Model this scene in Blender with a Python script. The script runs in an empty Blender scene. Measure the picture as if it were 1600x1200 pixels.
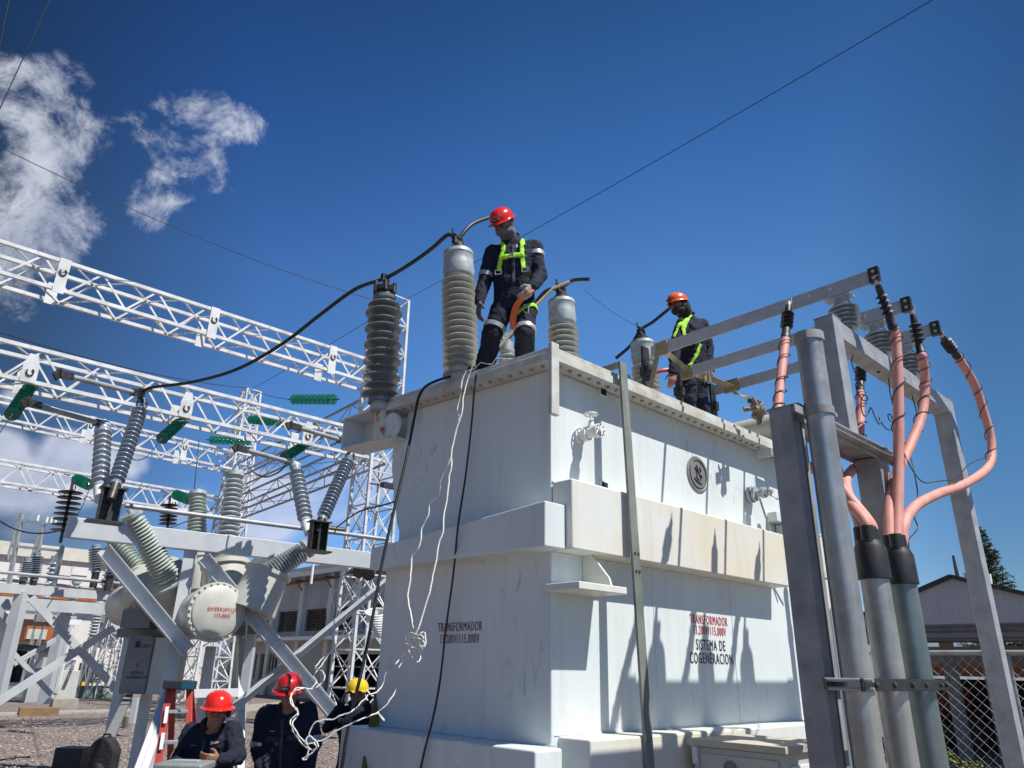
import bpy, bmesh, math, random
from mathutils import Vector, Matrix, noise
random.seed(7)
R = math.radians
sc = bpy.context.scene
# ---------------------------------------------------------------- camera
FPX, PITCH, ROLL, CZ = 1141.8, R(21.24), R(1.156), 1.75
_f = Vector((0, math.cos(PITCH), math.sin(PITCH)))
_u = Vector((0, -math.sin(PITCH), math.cos(PITCH)))
_x = Vector((1, 0, 0))
CX = _x*math.cos(ROLL) + _u*math.sin(ROLL)
CU = _u*math.cos(ROLL) - _x*math.sin(ROLL)
CAM = Vector((0, 0, CZ))
cd = bpy.data.cameras.new('camera')
cam = bpy.data.objects.new('camera', cd)
sc.collection.objects.link(cam)
cam.matrix_world = Matrix(((CX.x, CU.x, -_f.x, 0), (CX.y, CU.y, -_f.y, 0), (CX.z, CU.z, -_f.z, CZ), (0, 0, 0, 1)))
cd.sensor_width = 36
cd.lens = 36*FPX/1600
cd.clip_start = 0.1
cd.clip_end = 6000
sc.camera = cam
sc.render.resolution_x, sc.render.resolution_y = 1024, 768
# ---------------------------------------------------------------- exposure
sc.view_settings.view_transform = 'Standard'
sc.view_settings.look = 'None'
sc.view_settings.gamma = 1
sc.view_settings.exposure = 0.68
# ---------------------------------------------------------------- sun
SUN_AZ, SUN_EL = R(119), R(57.6)
sdir = Vector((math.sin(SUN_AZ)*math.cos(SUN_EL), math.cos(SUN_AZ)*math.cos(SUN_EL), math.sin(SUN_EL)))
sl = bpy.data.lights.new('sun', 'SUN')
sl.energy = 4.2
sl.angle = R(0.53)
sl.color = (1.0, 0.955, 0.88)
so = bpy.data.objects.new('sun', sl)
sc.collection.objects.link(so)
so.location = (20, -10, 30)
so.rotation_euler = sdir.to_track_quat('Z', 'Y').to_euler()
# ---------------------------------------------------------------- pixel helpers (photo pixels, 1600 x 1200)
def ray(px, py):
    return CX*((px-800)/FPX) - CU*((py-600)/FPX) + _f
def atz(px, py, z):
    d = ray(px, py); return CAM + d*((z-CZ)/d.z)
def at(px, py, Y):
    d = ray(px, py); return CAM + d*(Y/d.y)
def onp(px, py, P, n):
    d = ray(px, py); return CAM + d*((P-CAM).dot(n)/d.dot(n))
TH = R(43.06)
U = Vector((math.cos(TH), math.sin(TH), 0))
V = Vector((-math.sin(TH), math.cos(TH), 0))
Z = Vector((0, 0, 1))
_c0 = atz(862, 536, 4.1)
C0 = Vector((_c0.x, _c0.y, 0))
TM = Matrix(((U.x, V.x, 0, C0.x), (U.y, V.y, 0, C0.y), (0, 0, 1, 0), (0, 0, 0, 1)))
def T(a, b, z): return C0 + U*a + V*b + Z*z
def onb(px, py, b): return onp(px, py, T(0, b, 0), V)     # on a plane parallel to the tank's long face
def ona(px, py, a): return onp(px, py, T(a, 0, 0), U)     # on a plane parallel to the tank's short face
# ---------------------------------------------------------------- world
w = bpy.data.worlds.new("World"); sc.world = w; w.use_nodes = True
nt = w.node_tree; N = nt.nodes; L = nt.links; N.clear()
wo = N.new('ShaderNodeOutputWorld'); bg = N.new('ShaderNodeBackground'); sky = N.new('ShaderNodeTexSky')
sky.sky_type = 'NISHITA'; sky.sun_disc = False
sky.sun_elevation = SUN_EL; sky.sun_rotation = SUN_AZ
sky.altitude = 1500; sky.air_density = 1.0; sky.dust_density = 0.35; sky.ozone_density = 2.2
bg.inputs['Strength'].default_value = 0.085
tc = N.new('ShaderNodeTexCoord')
hs = N.new('ShaderNodeHueSaturation'); hs.inputs['Saturation'].default_value = 1.22; hs.inputs['Value'].default_value = 1.0
L.new(sky.outputs[0], hs.inputs['Color'])
def mth(op, a, b=None, c=None, clamp=False):
    n = N.new('ShaderNodeMath'); n.operation = op; n.use_clamp = clamp
    for i, x in enumerate((a, b, c)):
        if x is None: continue
        if isinstance(x, (int, float)): n.inputs[i].default_value = x
        else: L.new(x, n.inputs[i])
    return n.outputs[0]
def blob(px, py, rpx):
    d = ray(px, py).normalized()
    n = N.new('ShaderNodeVectorMath'); n.operation = 'DISTANCE'
    L.new(tc.outputs['Generated'], n.inputs[0]); n.inputs[1].default_value = d
    m = N.new('ShaderNodeMapRange'); m.interpolation_type = 'SMOOTHSTEP'
    L.new(n.outputs['Value'], m.inputs['Value'])
    m.inputs['From Min'].default_value = 0; m.inputs['From Max'].default_value = rpx/FPX
    m.inputs['To Min'].default_value = 1; m.inputs['To Max'].default_value = 0
    return m.outputs['Result']
def fbm(scale, det=9, rough=0.62, dist=0.6, off=(0, 0, 0)):
    mp = N.new('ShaderNodeMapping'); mp.inputs['Location'].default_value = off
    L.new(tc.outputs['Generated'], mp.inputs['Vector'])
    n = N.new('ShaderNodeTexNoise'); n.inputs['Scale'].default_value = scale; n.inputs['Detail'].default_value = det
    n.inputs['Roughness'].default_value = rough; n.inputs['Distortion'].default_value = dist
    L.new(mp.outputs[0], n.inputs['Vector']); return n.outputs['Fac']
HI = [(40,150,75),(95,130,60),(20,140,60),(55,200,70),(95,205,65),(130,205,55),(175,205,45),(225,202,55),(262,195,56),(290,182,58),(330,190,60),(375,182,52),(395,205,42),
      (290,230,58),(300,265,62),(335,288,52),(262,275,56),(215,298,50),(232,336,40),(275,300,45),
      (60,270,75),(20,300,80),(110,290,55),(60,350,90),(120,340,60),(10,370,80),(90,380,60),(30,450,70)]
LO = [(160,730,70),(120,735,60),(60,770,110),(0,740,70),(0,690,40),(215,720,40),(420,780,80),(450,800,80),(400,810,70),(520,760,60),(560,740,70),(600,760,80),(530,800,70),(380,760,40),
      (20,620,30),(100,690,40),(300,790,70)]
def combine(lst):
    acc = None
    for b in lst:
        o = blob(*b)
        acc = o if acc is None else mth('ADD', acc, o)
    return mth('MINIMUM', acc, 1.15)
n1 = fbm(12, 14, 0.70, 0.28); n1b = fbm(5.5, 4, 0.5, 0.3, (7, 2, 4)); n2 = fbm(6.0, 8, 0.55, 0.5, (3, 1, 2))
mhi = combine(HI); mlo = combine(LO)
hi = mth('ADD', mth('MULTIPLY', mhi, 0.60), mth('MULTIPLY', mth('ADD', mth('MULTIPLY', mth('SUBTRACT', n1, 0.5), 3.6), mth('MULTIPLY', mth('SUBTRACT', n1b, 0.5), 1.2)), mth('MINIMUM', mth('MULTIPLY', mhi, 2.0), 1.0)))
lo = mth('ADD', mth('MULTIPLY', mlo, 0.55), mth('MULTIPLY', mth('MULTIPLY', mth('SUBTRACT', n2, 0.5), 1.6), mth('MINIMUM', mth('MULTIPLY', mlo, 2.0), 1.0)))
def sstep(v, a, b, hi_=1):
    m = N.new('ShaderNodeMapRange'); m.interpolation_type = 'SMOOTHSTEP'; L.new(v, m.inputs['Value'])
    m.inputs['From Min'].default_value = a; m.inputs['From Max'].default_value = b
    m.inputs['To Max'].default_value = hi_; return m.outputs['Result']
dens_hi = sstep(hi, 0.32, 1.20, 0.86)
dens_lo = sstep(lo, 0.24, 0.78, 0.80)
def mixc(fac, a, b):
    m = N.new('ShaderNodeMix'); m.data_type = 'RGBA'
    L.new(fac, m.inputs['Factor'])
    for i, x in ((6, a), (7, b)):
        if isinstance(x, tuple): m.inputs[i].default_value = (*x, 1)
        else: L.new(x, m.inputs[i])
    return m.outputs[2]
shade = fbm(14, 5, 0.5, 0.2, (5, 5, 1))
ccol = mixc(sstep(shade, 0.35, 0.65), (3.2, 3.5, 4.5), (5.2, 5.5, 6.2))
sp = N.new('ShaderNodeSeparateXYZ'); L.new(tc.outputs['Generated'], sp.inputs[0])
def ramp(v, stops):
    r = N.new('ShaderNodeValToRGB'); L.new(v, r.inputs['Fac']); e = r.color_ramp.elements
    r.color_ramp.interpolation = 'B_SPLINE' if len(stops) == 6 else 'LINEAR'
    while len(e) < len(stops): e.new(0.5)
    for i, (p, c) in enumerate(stops): e[i].position = p; e[i].color = (*c, 1)
    return r.outputs['Color']
def vmul(a, b):
    n = N.new('ShaderNodeVectorMath'); n.operation = 'MULTIPLY'; L.new(a, n.inputs[0])
    if isinstance(b, tuple): n.inputs[1].default_value = b
    else: L.new(b, n.inputs[1])
    return n.outputs[0]
rz = ramp(sp.outputs['Z'], [(0.0, (0.72, 0.74, 0.78)), (0.13, (0.78, 0.82, 0.88)), (0.28, (0.92, 0.99, 1.0)), (0.47, (0.98, 1.0, 1.0)), (0.62, (0.60, 0.72, 0.82)), (0.75, (0.38, 0.48, 0.54)), (1.0, (0.32, 0.42, 0.48))])
rx = ramp(mth('MULTIPLY_ADD', sp.outputs['X'], 0.5, 0.5), [(0.22, (0.33, 0.28, 0.27)), (0.34, (0.68, 0.72, 0.82)), (0.50, (1, 1, 1)), (0.60, (1, 1, 1)), (0.695, (0.88, 0.88, 0.86)), (0.77, (0.52, 0.55, 0.54)), (0.86, (0.44, 0.48, 0.50))])
skyc = vmul(vmul(hs.outputs['Color'], rz), vmul(rx, (1.28, 1.30, 1.34)))
c1 = mixc(dens_hi, skyc, ccol)
c2 = mixc(dens_lo, c1, (5.0, 5.3, 6.3))
L.new(c2, bg.inputs['Color']); L.new(bg.outputs[0], wo.inputs[0])

# ---------------------------------------------------------------- mesh builder
class MB:
    def __init__(s, M=None): s.v = []; s.f = []; s.mi = []; s.M = M
    def add(s, vs, fs, mi=0):
        o = len(s.v)
        for p in vs:
            p = Vector(p); s.v.append(s.M @ p if s.M else p)
        for q in fs: s.f.append([i+o for i in q]); s.mi.append(mi)
        return s
    def box(s, x0, x1, y0, y1, z0, z1, mi=0):
        vs = [(x, y, z) for z in (z0, z1) for y in (y0, y1) for x in (x0, x1)]
        return s.add(vs, [(0,2,3,1),(4,5,7,6),(0,1,5,4),(2,6,7,3),(0,4,6,2),(1,3,7,5)], mi)
    def bar(s, p0, p1, w, h, up=Z, mi=0):
        p0 = Vector(p0); p1 = Vector(p1); d = (p1-p0).normalized(); up = Vector(up)
        if abs(d.dot(up)) > 0.98: up = Vector((0, 1, 0)) if abs(d.y) < 0.9 else Vector((1, 0, 0))
        sx = d.cross(up).normalized(); sy = sx.cross(d).normalized()
        vs = [p + sx*(i*w/2) + sy*(j*h/2) for p in (p0, p1) for j in (-1, 1) for i in (-1, 1)]
        return s.add(vs, [(0,1,3,2),(4,6,7,5),(0,4,5,1),(2,3,7,6),(0,2,6,4),(1,5,7,3)], mi)
    def angle(s, p0, p1, w, up=Z, t=0.008, out=None):
        p0 = Vector(p0); p1 = Vector(p1); d = (p1-p0).normalized(); up = Vector(up)
        sx = d.cross(up)
        if sx.length < 0.05: up = Vector((0, 1, 0)); sx = d.cross(up)
        sx.normalize(); sy = sx.cross(d).normalized()
        if out is not None and sx.dot(out) < 0: sx = -sx
        s.bar(p0 - sx*t/2, p1 - sx*t/2, t, w, sy)
        s.bar(p0 - sx*(w/2+t) + sy*(w/2-t/2), p1 - sx*(w/2+t) + sy*(w/2-t/2), w, t, sy)
        return s
    def tube(s, pts, r, n=8, cap=True, mi=0):
        pts = [Vector(p) for p in pts]; k = len(pts)
        rs = r if isinstance(r, (list, tuple)) else [r]*k
        tg = []
        for i in range(k):
            a = pts[max(i-1, 0)]; b = pts[min(i+1, k-1)]; d = (b-a)
            tg.append(d.normalized() if d.length > 1e-9 else Vector((0, 0, 1)))
        ref = Vector((0, 0, 1)) if abs(tg[0].z) < 0.9 else Vector((1, 0, 0))
        nx = tg[0].cross(ref).normalized(); vs = []
        for i in range(k):
            nx = (nx - tg[i]*nx.dot(tg[i])).normalized(); ny = tg[i].cross(nx)
            for j in range(n):
                a = 2*math.pi*j/n
                vs.append(pts[i] + (nx*math.cos(a) + ny*math.sin(a))*rs[i])
        fs = [(i*n+j, i*n+(j+1) % n, (i+1)*n+(j+1) % n, (i+1)*n+j) for i in range(k-1) for j in range(n)]
        if cap: fs += [tuple(range(n-1, -1, -1)), tuple(range((k-1)*n, k*n))]
        return s.add(vs, fs, mi)
    def lathe(s, p0, d, prof, n=24, mi=0):
        p0 = Vector(p0); d = Vector(d).normalized()
        ref = Vector((0, 0, 1)) if abs(d.z) < 0.9 else Vector((1, 0, 0))
        nx = d.cross(ref).normalized(); ny = d.cross(nx); vs = []; k = len(prof)
        for h, r in prof:
            for j in range(n):
                a = 2*math.pi*j/n
                vs.append(p0 + d*h + (nx*math.cos(a) + ny*math.sin(a))*max(r, 1e-4))
        fs = [(i*n+j, (i+1)*n+j, (i+1)*n+(j+1) % n, i*n+(j+1) % n) for i in range(k-1) for j in range(n)]
        fs += [tuple(range(n)), tuple(range(k*n-1, (k-1)*n-1, -1))]
        return s.add(vs, fs, mi)
    def cyl(s, p0, p1, r, n=20, r1=None, mi=0):
        p0 = Vector(p0); p1 = Vector(p1)
        return s.lathe(p0, p1-p0, [(0, r), ((p1-p0).length, r if r1 is None else r1)], n, mi)
    def prism(s, outline, origin, ex, ey, ez, depth, mi=0):
        n = len(outline); o = Vector(origin); ex = Vector(ex); ey = Vector(ey); ez = Vector(ez)
        vs = [o + ex*x + ey*y for x, y in outline] + [o + ex*x + ey*y + ez*depth for x, y in outline]
        fs = [tuple(range(n-1, -1, -1)), tuple(range(n, 2*n))] + [(i, (i+1) % n, n+(i+1) % n, n+i) for i in range(n)]
        return s.add(vs, fs, mi)
    def ell(s, c, ax, n=16, m=10, mi=0):
        # ax: three axis vectors (already scaled)
        c = Vector(c); A, B, Cc = [Vector(a) for a in ax]; vs = []; fs = []
        for i in range(1, m):
            ph = math.pi*i/m
            for j in range(n):
                th = 2*math.pi*j/n
                vs.append(c + A*(math.sin(ph)*math.cos(th)) + B*(math.sin(ph)*math.sin(th)) + Cc*math.cos(ph))
        top = len(vs); vs.append(c+Cc); vs.append(c-Cc)
        for i in range(m-2):
            for j in range(n): fs.append((i*n+j, (i+1)*n+j, (i+1)*n+(j+1) % n, i*n+(j+1) % n))
        for j in range(n):
            fs.append((top, j, (j+1) % n)); fs.append((top+1, (m-2)*n+(j+1) % n, (m-2)*n+j))
        return s.add(vs, fs, mi)
    def build(s, name, mat, parent=None, bevel=0, smooth=40, origin=None):
        me = bpy.data.meshes.new(name)
        if parent is not None: off = ORG[parent.name]
        elif origin is not None: off = Vector(origin)
        else:
            xs = [v.x for v in s.v]; ys = [v.y for v in s.v]; zs = [v.z for v in s.v]
            off = Vector(((min(xs)+max(xs))/2, (min(ys)+max(ys))/2, min(zs)))
        me.from_pydata([v-off for v in s.v], [], s.f)
        mats = mat if isinstance(mat, (list, tuple)) else [mat]
        for m in mats: me.materials.append(m)
        if len(mats) > 1: me.polygons.foreach_set('material_index', s.mi)
        bm = bmesh.new(); bm.from_mesh(me); bmesh.ops.recalc_face_normals(bm, faces=bm.faces); bm.to_mesh(me); bm.free()
        if smooth:
            me.polygons.foreach_set('use_smooth', [True]*len(me.polygons))
            me.set_sharp_from_angle(angle=R(smooth))
        me.update()
        o = bpy.data.objects.new(name, me); sc.collection.objects.link(o)
        if parent is not None: o.parent = parent; ORG[o.name] = off
        else: o.location = off; ORG[o.name] = off
        if bevel:
            b = o.modifiers.new('bevel', 'BEVEL'); b.width = bevel; b.segments = 2; b.limit_method = 'ANGLE'; b.angle_limit = R(40)
            b.harden_normals = True
        return o
ORG = {}
def thing(name, label, cat, loc, group=None):
    o = bpy.data.objects.new(name, None); sc.collection.objects.link(o)
    o.empty_display_size = 0.2
    o.location = Vector(loc); ORG[o.name] = Vector(loc)
    o['label'] = label; o['category'] = cat
    if group: o['group'] = group
    return o
def tag(o, label, cat, group=None):
    o['label'] = label; o['category'] = cat
    if group: o['group'] = group
    return o
def spline(pts, n=8):
    pts = [Vector(p) for p in pts]; out = []
    for i in range(len(pts)-1):
        p0 = pts[i-1] if i > 0 else pts[0]*2-pts[1]; p1 = pts[i]; p2 = pts[i+1]
        p3 = pts[i+2] if i+2 < len(pts) else pts[-1]*2-pts[-2]
        for k in range(n):
            t = k/n
            out.append(0.5*((2*p1) + (p2-p0)*t + (2*p0-5*p1+4*p2-p3)*t*t + (3*p1-p0-3*p2+p3)*t*t*t))
    out.append(pts[-1]); return out
def lerp(a, b, t): return a + (b-a)*t
# ---------------------------------------------------------------- materials
def mat(name, c, rough=0.5, metal=0.0, c2=None, scale=6, det=6, bump=0.0, bscale=None, streak=None, samt=0.5, spec=0.5, lo=0.35, hi=0.65, coat=0, sscale=(9, 9, 0.5), slo=0.5, shi=0.75, rvar=0.0, scuff=None):
    m = bpy.data.materials.new(name); m.use_nodes = True
    nt = m.node_tree; n = nt.nodes; l = nt.links
    b = n['Principled BSDF']
    b.inputs['Base Color'].default_value = (*c, 1); b.inputs['Roughness'].default_value = rough; b.inputs['Metallic'].default_value = metal
    b.inputs['Specular IOR Level'].default_value = spec
    if coat: b.inputs['Coat Weight'].default_value = coat; b.inputs['Coat Roughness'].default_value = 0.08
    t = n.new('ShaderNodeTexCoord'); col = None
    def noi(sc_, d=det, vec=None, dist=0.0):
        q = n.new('ShaderNodeTexNoise'); q.inputs['Scale'].default_value = sc_; q.inputs['Detail'].default_value = d; q.inputs['Distortion'].default_value = dist
        q.inputs['Roughness'].default_value = 0.6
        l.new(vec or t.outputs['Object'], q.inputs['Vector']); return q.outputs['Fac']
    def rng(v, a, bb, ma=1.0):
        q = n.new('ShaderNodeMapRange'); l.new(v, q.inputs['Value']); q.inputs['From Min'].default_value = a; q.inputs['From Max'].default_value = bb
        q.inputs['To Max'].default_value = ma; return q.outputs['Result']
    def mix(f, a, bb):
        q = n.new('ShaderNodeMix'); q.data_type = 'RGBA'; l.new(f, q.inputs['Factor'])
        for i, x in ((6, a), (7, bb)):
            if isinstance(x, tuple): q.inputs[i].default_value = (*x, 1)
            else: l.new(x, q.inputs[i])
        return q.outputs[2]
    if c2 is not None:
        col = mix(rng(noi(scale), lo, hi), c, c2)
    if streak is not None:
        mp = n.new('ShaderNodeMapping'); mp.inputs['Scale'].default_value = sscale; l.new(t.outputs['Object'], mp.inputs['Vector'])
        s_ = noi(1.0, 7, mp.outputs[0], 0.2)
        col = mix(rng(s_, slo, shi, samt), col if col is not None else c, streak)
    if scuff is not None:
        mp2 = n.new('ShaderNodeMapping'); mp2.inputs['Scale'].default_value = (5, 5, 2.4); l.new(t.outputs['Object'], mp2.inputs['Vector'])
        a_ = rng(noi(1.0, 9, mp2.outputs[0], 1.6), 0.585, 0.65, 0.42); g_ = rng(noi(0.75, 3), 0.47, 0.58)
        q = n.new('ShaderNodeMath'); q.operation = 'MULTIPLY'; l.new(a_, q.inputs[0]); l.new(g_, q.inputs[1])
        col = mix(q.outputs[0], col if col is not None else c, scuff)
    if col is not None: l.new(col, b.inputs['Base Color'])
    if rvar:
        q = n.new('ShaderNodeMapRange'); l.new(noi(scale*1.7), q.inputs['Value']); q.inputs['From Min'].default_value = 0.3; q.inputs['From Max'].default_value = 0.7
        q.inputs['To Min'].default_value = max(rough-rvar, 0.02); q.inputs['To Max'].default_value = min(rough+rvar, 1); l.new(q.outputs['Result'], b.inputs['Roughness'])
    if bump:
        bp = n.new('ShaderNodeBump'); bp.inputs['Strength'].default_value = min(bump, 1); bp.inputs['Distance'].default_value = 0.02
        l.new(noi(bscale or scale*3), bp.inputs['Height']); l.new(bp.outputs[0], b.inputs['Normal'])
    return m
M = {}
M['tank'] = mat('tank_paint', (0.60, 0.66, 0.67), 0.42, 0, (0.66, 0.71, 0.71), 1.1, streak=(0.42, 0.42, 0.38), samt=0.42, slo=0.50, shi=0.85, bump=0.12, bscale=2.2, rvar=0.1, scuff=(0.24, 0.27, 0.29))
M['cream'] = mat('cream_aged_paint', (0.64, 0.68, 0.67), 0.45, 0, (0.66, 0.60, 0.47), 0.9, streak=(0.50, 0.44, 0.34), samt=0.35, bump=0.08, bscale=3)
M['tankdirty'] = mat('tank_flange_paint', (0.56, 0.60, 0.58), 0.5, 0, (0.44, 0.40, 0.33), 5, streak=(0.20, 0.10, 0.05), samt=0.5, sscale=(5, 5, 5), slo=0.60, shi=0.75, bump=0.15)
M['rust'] = mat('rusty_paint', (0.58, 0.58, 0.52), 0.6, 0, (0.35, 0.13, 0.045), 9, lo=0.5, hi=0.62, bump=0.2)
M['galv'] = mat('galvanised_steel', (0.38, 0.40, 0.42), 0.5, 0.2, (0.27, 0.29, 0.31), 7, streak=(0.46, 0.47, 0.48), samt=0.4, bump=0.06, bscale=40, rvar=0.12)
M['galvold'] = mat('weathered_galvanised_steel', (0.35, 0.36, 0.37), 0.6, 0.15, (0.21, 0.215, 0.215), 4, streak=(0.33, 0.33, 0.32), samt=0.5, bump=0.1, bscale=30, rvar=0.12)
M['pipe'] = mat('zinc_pipe', (0.43, 0.425, 0.405), 0.38, 0.55, (0.27, 0.27, 0.26), 4, streak=(0.55, 0.56, 0.54), samt=0.6, sscale=(14, 14, 0.7), bump=0.05, bscale=50, rvar=0.15)
M['pipeteal'] = mat('stained_teal_pipe', (0.15, 0.20, 0.21), 0.4, 0.65, (0.24, 0.28, 0.27), 4, streak=(0.26, 0.25, 0.12), samt=0.6, sscale=(10, 10, 0.6), bump=0.05, bscale=50, rvar=0.15)
M['alu'] = mat('busbar_aluminium', (0.46, 0.47, 0.49), 0.5, 0.15, (0.38, 0.39, 0.41), 12, streak=(0.45, 0.46, 0.48), samt=0.4, sscale=(3, 3, 30), rvar=0.1)
M['lattice'] = mat('white_lattice_steel', (0.66, 0.68, 0.70), 0.55, 0.05, (0.46, 0.47, 0.47), 2, streak=(0.36, 0.31, 0.24), samt=0.5, sscale=(4, 4, 4), slo=0.58, shi=0.72, rvar=0.1)
M['beamsteel'] = mat('grey_painted_beam', (0.52, 0.55, 0.58), 0.5, 0.15, (0.44, 0.47, 0.50), 3, streak=(0.60, 0.58, 0.50), samt=0.4, rvar=0.1)
M['blackins'] = mat('dark_porcelain', (0.12, 0.135, 0.15), 0.24, 0, (0.17, 0.185, 0.20), 8, spec=0.7, coat=0.3)
M['porc'] = mat('grey_porcelain', (0.24, 0.285, 0.33), 0.25, 0, (0.30, 0.34, 0.38), 8, spec=0.6, coat=0.2)
M['porcdk'] = mat('slate_porcelain', (0.14, 0.18, 0.24), 0.25, 0, (0.20, 0.24, 0.30), 8, spec=0.6, coat=0.2)
M['porclt'] = mat('pale_porcelain', (0.42, 0.46, 0.46), 0.28, 0, (0.34, 0.37, 0.37), 8, spec=0.6, coat=0.2)
M['porcgreen'] = mat('green_grey_porcelain', (0.42, 0.47, 0.42), 0.3, 0, (0.34, 0.38, 0.34), 9, streak=(0.2, 0.2, 0.18), samt=0.3)
M['bush'] = mat('bushing_porcelain', (0.46, 0.47, 0.44), 0.3, 0, (0.36, 0.37, 0.345), 9, spec=0.6, coat=0.15)
M['cap'] = mat('bushing_cap_metal', (0.42, 0.46, 0.47), 0.5, 0.1, (0.28, 0.32, 0.33), 14, bump=0.1, rvar=0.1)
M['black'] = mat('black_rubber', (0.012, 0.012, 0.013), 0.5, 0, (0.022, 0.022, 0.024), 12, bump=0.05)
M['blackmetal'] = mat('dark_fitting_metal', (0.035, 0.035, 0.038), 0.45, 0.5, (0.09, 0.085, 0.075), 16, bump=0.1)
M['pink'] = mat('salmon_cable_sheath', (0.56, 0.235, 0.195), 0.62, 0, (0.62, 0.30, 0.25), 7, streak=(0.36, 0.15, 0.12), samt=0.5, sscale=(20, 20, 3), bump=0.06, bscale=60)
M['strap'] = mat('tan_webbing', (0.34, 0.28, 0.17), 0.8, 0, (0.22, 0.17, 0.10), 18, bump=0.3, bscale=120)
M['woodplank'] = mat('weathered_strip', (0.13, 0.15, 0.13), 0.7, 0.1, (0.22, 0.24, 0.22), 3, streak=(0.36, 0.38, 0.36), samt=0.6, sscale=(30, 30, 1.5), slo=0.55, shi=0.72, bump=0.2, bscale=20)
M['grating'] = M['galvold']
M['rope'] = mat('white_rope', (0.78, 0.77, 0.72), 0.8, 0, (0.60, 0.58, 0.52), 60, bump=0.4, bscale=200)
M['red'] = mat('red_helmet_shell', (0.72, 0.022, 0.012), 0.22, 0, (0.62, 0.018, 0.010), 10, coat=0.4)
M['redd'] = mat('crimson_helmet_shell', (0.42, 0.012, 0.016), 0.3, 0, (0.34, 0.012, 0.014), 10, coat=0.3)
M['orange'] = mat('orange_helmet_shell', (0.82, 0.13, 0.015), 0.28, 0, (0.72, 0.10, 0.012), 10, coat=0.3)
M['yellow'] = mat('yellow_helmet_shell', (0.72, 0.50, 0.01), 0.22, 0, (0.62, 0.42, 0.01), 10, coat=0.4)
M['skin'] = mat('skin', (0.31, 0.155, 0.10), 0.5, 0, (0.25, 0.115, 0.07), 30, spec=0.4, bump=0.05, bscale=150)
M['navy'] = mat('navy_coverall', (0.010, 0.013, 0.027), 0.85, 0, (0.016, 0.020, 0.037), 14, bump=0.8, bscale=26, spec=0.25)
M['hair'] = mat('black_hair', (0.010, 0.008, 0.007), 0.6, 0, (0.02, 0.016, 0.013), 80, bump=0.4, bscale=150)
M['lime'] = mat('lime_webbing', (0.36, 0.74, 0.03), 0.7, 0, (0.29, 0.62, 0.02), 40, bump=0.2, bscale=150)
M['refl'] = mat('reflective_tape', (0.42, 0.44, 0.46), 0.35, 0.3, (0.34, 0.36, 0.38), 40)
M['glove'] = mat('grey_glove', (0.30, 0.29, 0.26), 0.85, 0, (0.20, 0.19, 0.17), 30, bump=0.3, bscale=90)
M['darkglove'] = mat('dark_glove', (0.06, 0.062, 0.065), 0.8, 0, (0.10, 0.10, 0.10), 30, bump=0.3, bscale=90)
M['boot'] = mat('boot_leather', (0.035, 0.03, 0.027), 0.6, 0, (0.07, 0.062, 0.055), 20, bump=0.2)
M['graycloth'] = mat('grey_neck_cloth', (0.14, 0.145, 0.165), 0.85, 0, (0.09, 0.095, 0.11), 20, bump=0.4, bscale=40)
M['blackcloth'] = mat('black_hood_cloth', (0.010, 0.010, 0.012), 0.85, 0, (0.02, 0.02, 0.022), 20, bump=0.5, bscale=40)
M['orangestrap'] = mat('orange_lanyard', (0.62, 0.13, 0.02), 0.7, 0, (0.48, 0.09, 0.015), 30, bump=0.3, bscale=90)
M['lens'] = mat('dark_lens', (0.008, 0.008, 0.01), 0.08, 0, spec=0.8)
M['white'] = mat('white_paint', (0.72, 0.73, 0.72), 0.5, 0, (0.64, 0.65, 0.65), 4)
M['offwhite'] = mat('breaker_paint', (0.50, 0.51, 0.47), 0.45, 0, (0.44, 0.44, 0.40), 2.2, streak=(0.36, 0.35, 0.31), samt=0.3, rvar=0.08)
M['grey'] = mat('grey_cabinet_paint', (0.17, 0.17, 0.175), 0.5, 0, (0.21, 0.21, 0.21), 3, rvar=0.08)
M['textred'] = mat('red_lettering', (0.42, 0.03, 0.035), 0.5)
M['textdark'] = mat('black_lettering', (0.012, 0.012, 0.015), 0.5)
M['textbrown'] = mat('dark_red_lettering', (0.20, 0.018, 0.022), 0.5)
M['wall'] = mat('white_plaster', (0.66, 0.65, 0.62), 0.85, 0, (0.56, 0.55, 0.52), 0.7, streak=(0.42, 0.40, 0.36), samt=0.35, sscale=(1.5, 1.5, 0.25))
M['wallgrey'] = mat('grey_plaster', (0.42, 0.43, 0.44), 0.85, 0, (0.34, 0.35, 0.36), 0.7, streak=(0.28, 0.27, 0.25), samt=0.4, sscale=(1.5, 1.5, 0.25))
M['roof'] = mat('pale_sheet_roof', (0.60, 0.58, 0.52), 0.6, 0, (0.50, 0.48, 0.42), 1.0, bump=0.1)
M['roofred'] = mat('rust_trim', (0.18, 0.06, 0.045), 0.7, 0, (0.10, 0.04, 0.03), 4)
M['glass'] = mat('window_glass', (0.012, 0.014, 0.016), 0.07, 0, (0.045, 0.045, 0.042), 2.0, spec=0.7)
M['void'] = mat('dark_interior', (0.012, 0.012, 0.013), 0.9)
M['concrete'] = mat('concrete', (0.34, 0.31, 0.27), 0.9, 0, (0.24, 0.22, 0.19), 2.5, bump=0.3, bscale=30)
M['brick'] = mat('orange_brickwork', (0.42, 0.17, 0.09), 0.85, 0, (0.56, 0.27, 0.15), 9, bump=0.4)
M['rustorange'] = mat('orange_paint', (0.40, 0.11, 0.025), 0.5, 0, (0.30, 0.08, 0.02), 3)
M['ladder'] = mat('orange_fibreglass', (0.45, 0.055, 0.03), 0.45, 0, (0.34, 0.04, 0.025), 10)
M['laddery'] = mat('dark_yellow_fibreglass', (0.20, 0.16, 0.015), 0.5, 0, (0.08, 0.07, 0.02), 14)
M['blueplastic'] = mat('blue_plastic', (0.012, 0.10, 0.17), 0.5)
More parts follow.
